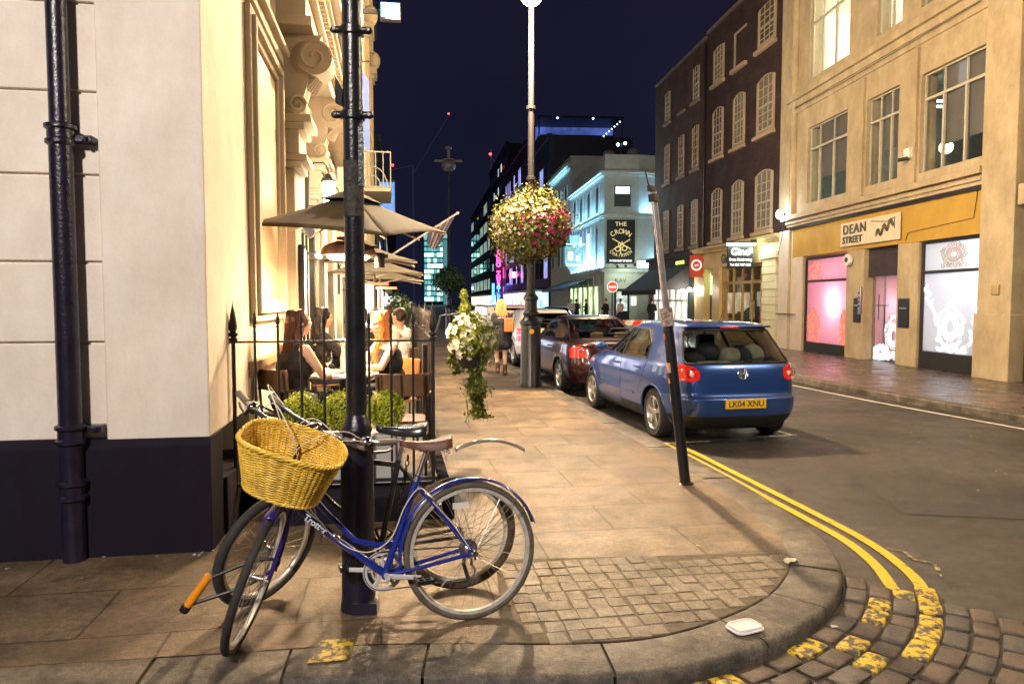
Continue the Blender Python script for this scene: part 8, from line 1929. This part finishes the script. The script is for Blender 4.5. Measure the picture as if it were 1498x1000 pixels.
# ------------------------------------------------------------------ barrier and litter
t = empty('road_barrier', (6.55, 26.8, RZ), .1, 'red and white striped barrier plank showing above the blue car roof', 'barrier')
f = MB(); f.box(-1.6, .9, -.03, .03, .82, 1.02); f.build('plank', mat('white_plastic', (.7, .68, .62), .5), t, bevel=.01); f = MB()
for k in range(4): f.add([(x, -.034, z) for x, z in ((-1.5+k*.62, .825), (-1.2+k*.62, .825), (-1.08+k*.62, 1.015), (-1.38+k*.62, 1.015))], [(0, 1, 2, 3)])
f.build('stripe', mat('red_reflective', (.75, .06, .02), .4), t, fix=False); f = MB(); [f.box(x, x+.06, -.03, .03, 0, .82) for x in (-1.4, .7)]; [f.box(x-.1, x+.16, -.25, .25, 0, .06) for x in (-1.4, .7)]; f.build('leg', DKGREY, t)
def noentry(loc, z, rad, lab, rz=0):
    t = empty('no_entry_sign', loc, rz, lab, 'road sign'); f = MB(); f.cyl((0, 0, 0), (0, 0, z+rad), .04); f.build('pole', DKGREY, t)
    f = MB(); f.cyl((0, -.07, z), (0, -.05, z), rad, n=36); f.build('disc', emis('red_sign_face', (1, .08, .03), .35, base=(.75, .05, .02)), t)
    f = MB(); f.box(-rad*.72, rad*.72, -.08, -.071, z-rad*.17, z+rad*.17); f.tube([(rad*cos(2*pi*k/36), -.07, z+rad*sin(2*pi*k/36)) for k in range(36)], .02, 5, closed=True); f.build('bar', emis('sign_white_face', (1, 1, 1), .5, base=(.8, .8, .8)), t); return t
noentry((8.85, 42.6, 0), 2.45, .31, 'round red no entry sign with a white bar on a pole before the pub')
t = empty('pub_pole_light', (13.0, 51.0, 0), 0, 'white light box glowing beside the pub awning side', 'lamp'); f = MB(); f.box(-.6, .6, -.2, .1, 4.0, 4.45); f.build('box', emis('white_box_glow', (.85, 1, 1), 3), t); f = MB(); f.box(-.65, .65, .1, 1.2, 4.1, 4.3); f.build('arm', DKGREY, t)
# takeaway lid on the kerb
t = empty('takeaway_lid', (1.38, 3.40, .012), .35, 'white plastic takeaway lid lying on the kerb', 'litter')
f = MB(); P_ = [(.085*(abs(cos(a))**.45)*(1 if cos(a) > 0 else -1), .062*(abs(sin(a))**.45)*(1 if sin(a) > 0 else -1)) for a in [2*pi*k/32 for k in range(32)]]
def ring(s_, z): return [(x*s_, y*s_, z) for x, y in P_]
prof = [(1.0, 0), (1.0, .006), (.93, .008), (.90, .020), (.82, .022), (.78, .014), (.55, .013)]; vs = [p for s_, z in prof for p in ring(s_, z)]; f.add(vs, [(i*32+k, i*32+(k+1) % 32, (i+1)*32+(k+1) % 32, (i+1)*32+k) for i in range(len(prof)-1) for k in range(32)]+[tuple(6*32+k for k in range(32))]); f.build('lid', mat('white_polystyrene', (.78, .76, .72), .45), t)
t = empty('paper_scrap', (2.02, 4.28, .008), .9, 'crumpled pale paper scrap on the corner of the pavement', 'litter'); f = MB(); rr = random.Random(2); vs = [(i*.022-.045, j*.016-.03, rr.uniform(.002, .02)) for i in range(5) for j in range(5)]; f.add(vs, [(i*5+j, i*5+j+1, (i+1)*5+j+1, (i+1)*5+j) for i in range(4) for j in range(4)]); f.build('paper', mat('dirty_paper', (.6, .56, .42), .8, var=.2, scale=30), t, smooth=0, fix=False)
rr = random.Random(77); labs = ['cigarette end']
f = MB()
for k in range(70):
    if k < 30: x, y, z = rr.uniform(-3.2, 2.0), rr.uniform(3.3, 5.0), .004
    else: x, y, z = rr.uniform(2.9, 8), rr.uniform(4, 14), RZ+.006
    if k < 16: x, y = -3.1+rr.random()*1.5, 4.65+rr.random()*.1+.0
    a = rr.uniform(0, 6); l = rr.uniform(.008, .022); w_ = rr.uniform(.004, .009); f.add([(x+l*cos(a)-w_*sin(a), y+l*sin(a)+w_*cos(a), z), (x-l*cos(a)-w_*sin(a), y-l*sin(a)+w_*cos(a), z+.004), (x-l*cos(a)+w_*sin(a), y-l*sin(a)-w_*cos(a), z+.002), (x+l*cos(a)+w_*sin(a), y+l*sin(a)-w_*cos(a), z+.006)], [(0, 1, 2, 3)])
tag(f.build('litter_flecks', mat('fleck', (.5, .47, .4), .8), None, smooth=0, fix=False), 'tiny pale scraps of litter scattered over paving and road', 'litter', kind='stuff')

SPLIT = {'rail', 'shop_pier', 'window_pier', 'wheel_well', 'frame', 'pilaster', 'door_handle', 'door_mirror', 'arch_lip', 'tail_light', 'reversing_lamp', 'pipe_bracket', 'roller_blind', 'poster', 'front_seat', 'office_lamp', 'salon_fitting', 'ceiling_light_strip', 'shop_window', 'neon_tube', 'fairy_light', 'sign_lamp', 'basket_bracket', 'clamp', 'door_bars', 'mudguard_stay', 'leg', 'brake', 'luggage', 'lamp_ring', 'rubbing_strip', 'hull', 'pale_jacket', 'panel', 'bulb', 'warning_light', 'button', 'stripe', 'eyes', 'eyebrows', 'canopy_frame'}
for o in [o for o in COL.objects if o.type == 'MESH' and o.name.split('.')[0] in SPLIT and o.parent and not (o.parent.get('category') == 'bicycle' and o.name.startswith('frame')) and not (o.name.startswith('frame') and o.parent.name.startswith('wall_lantern')) and not o.name.startswith('shopfront')]:
    if o.data.users == 1: split_pieces(o)
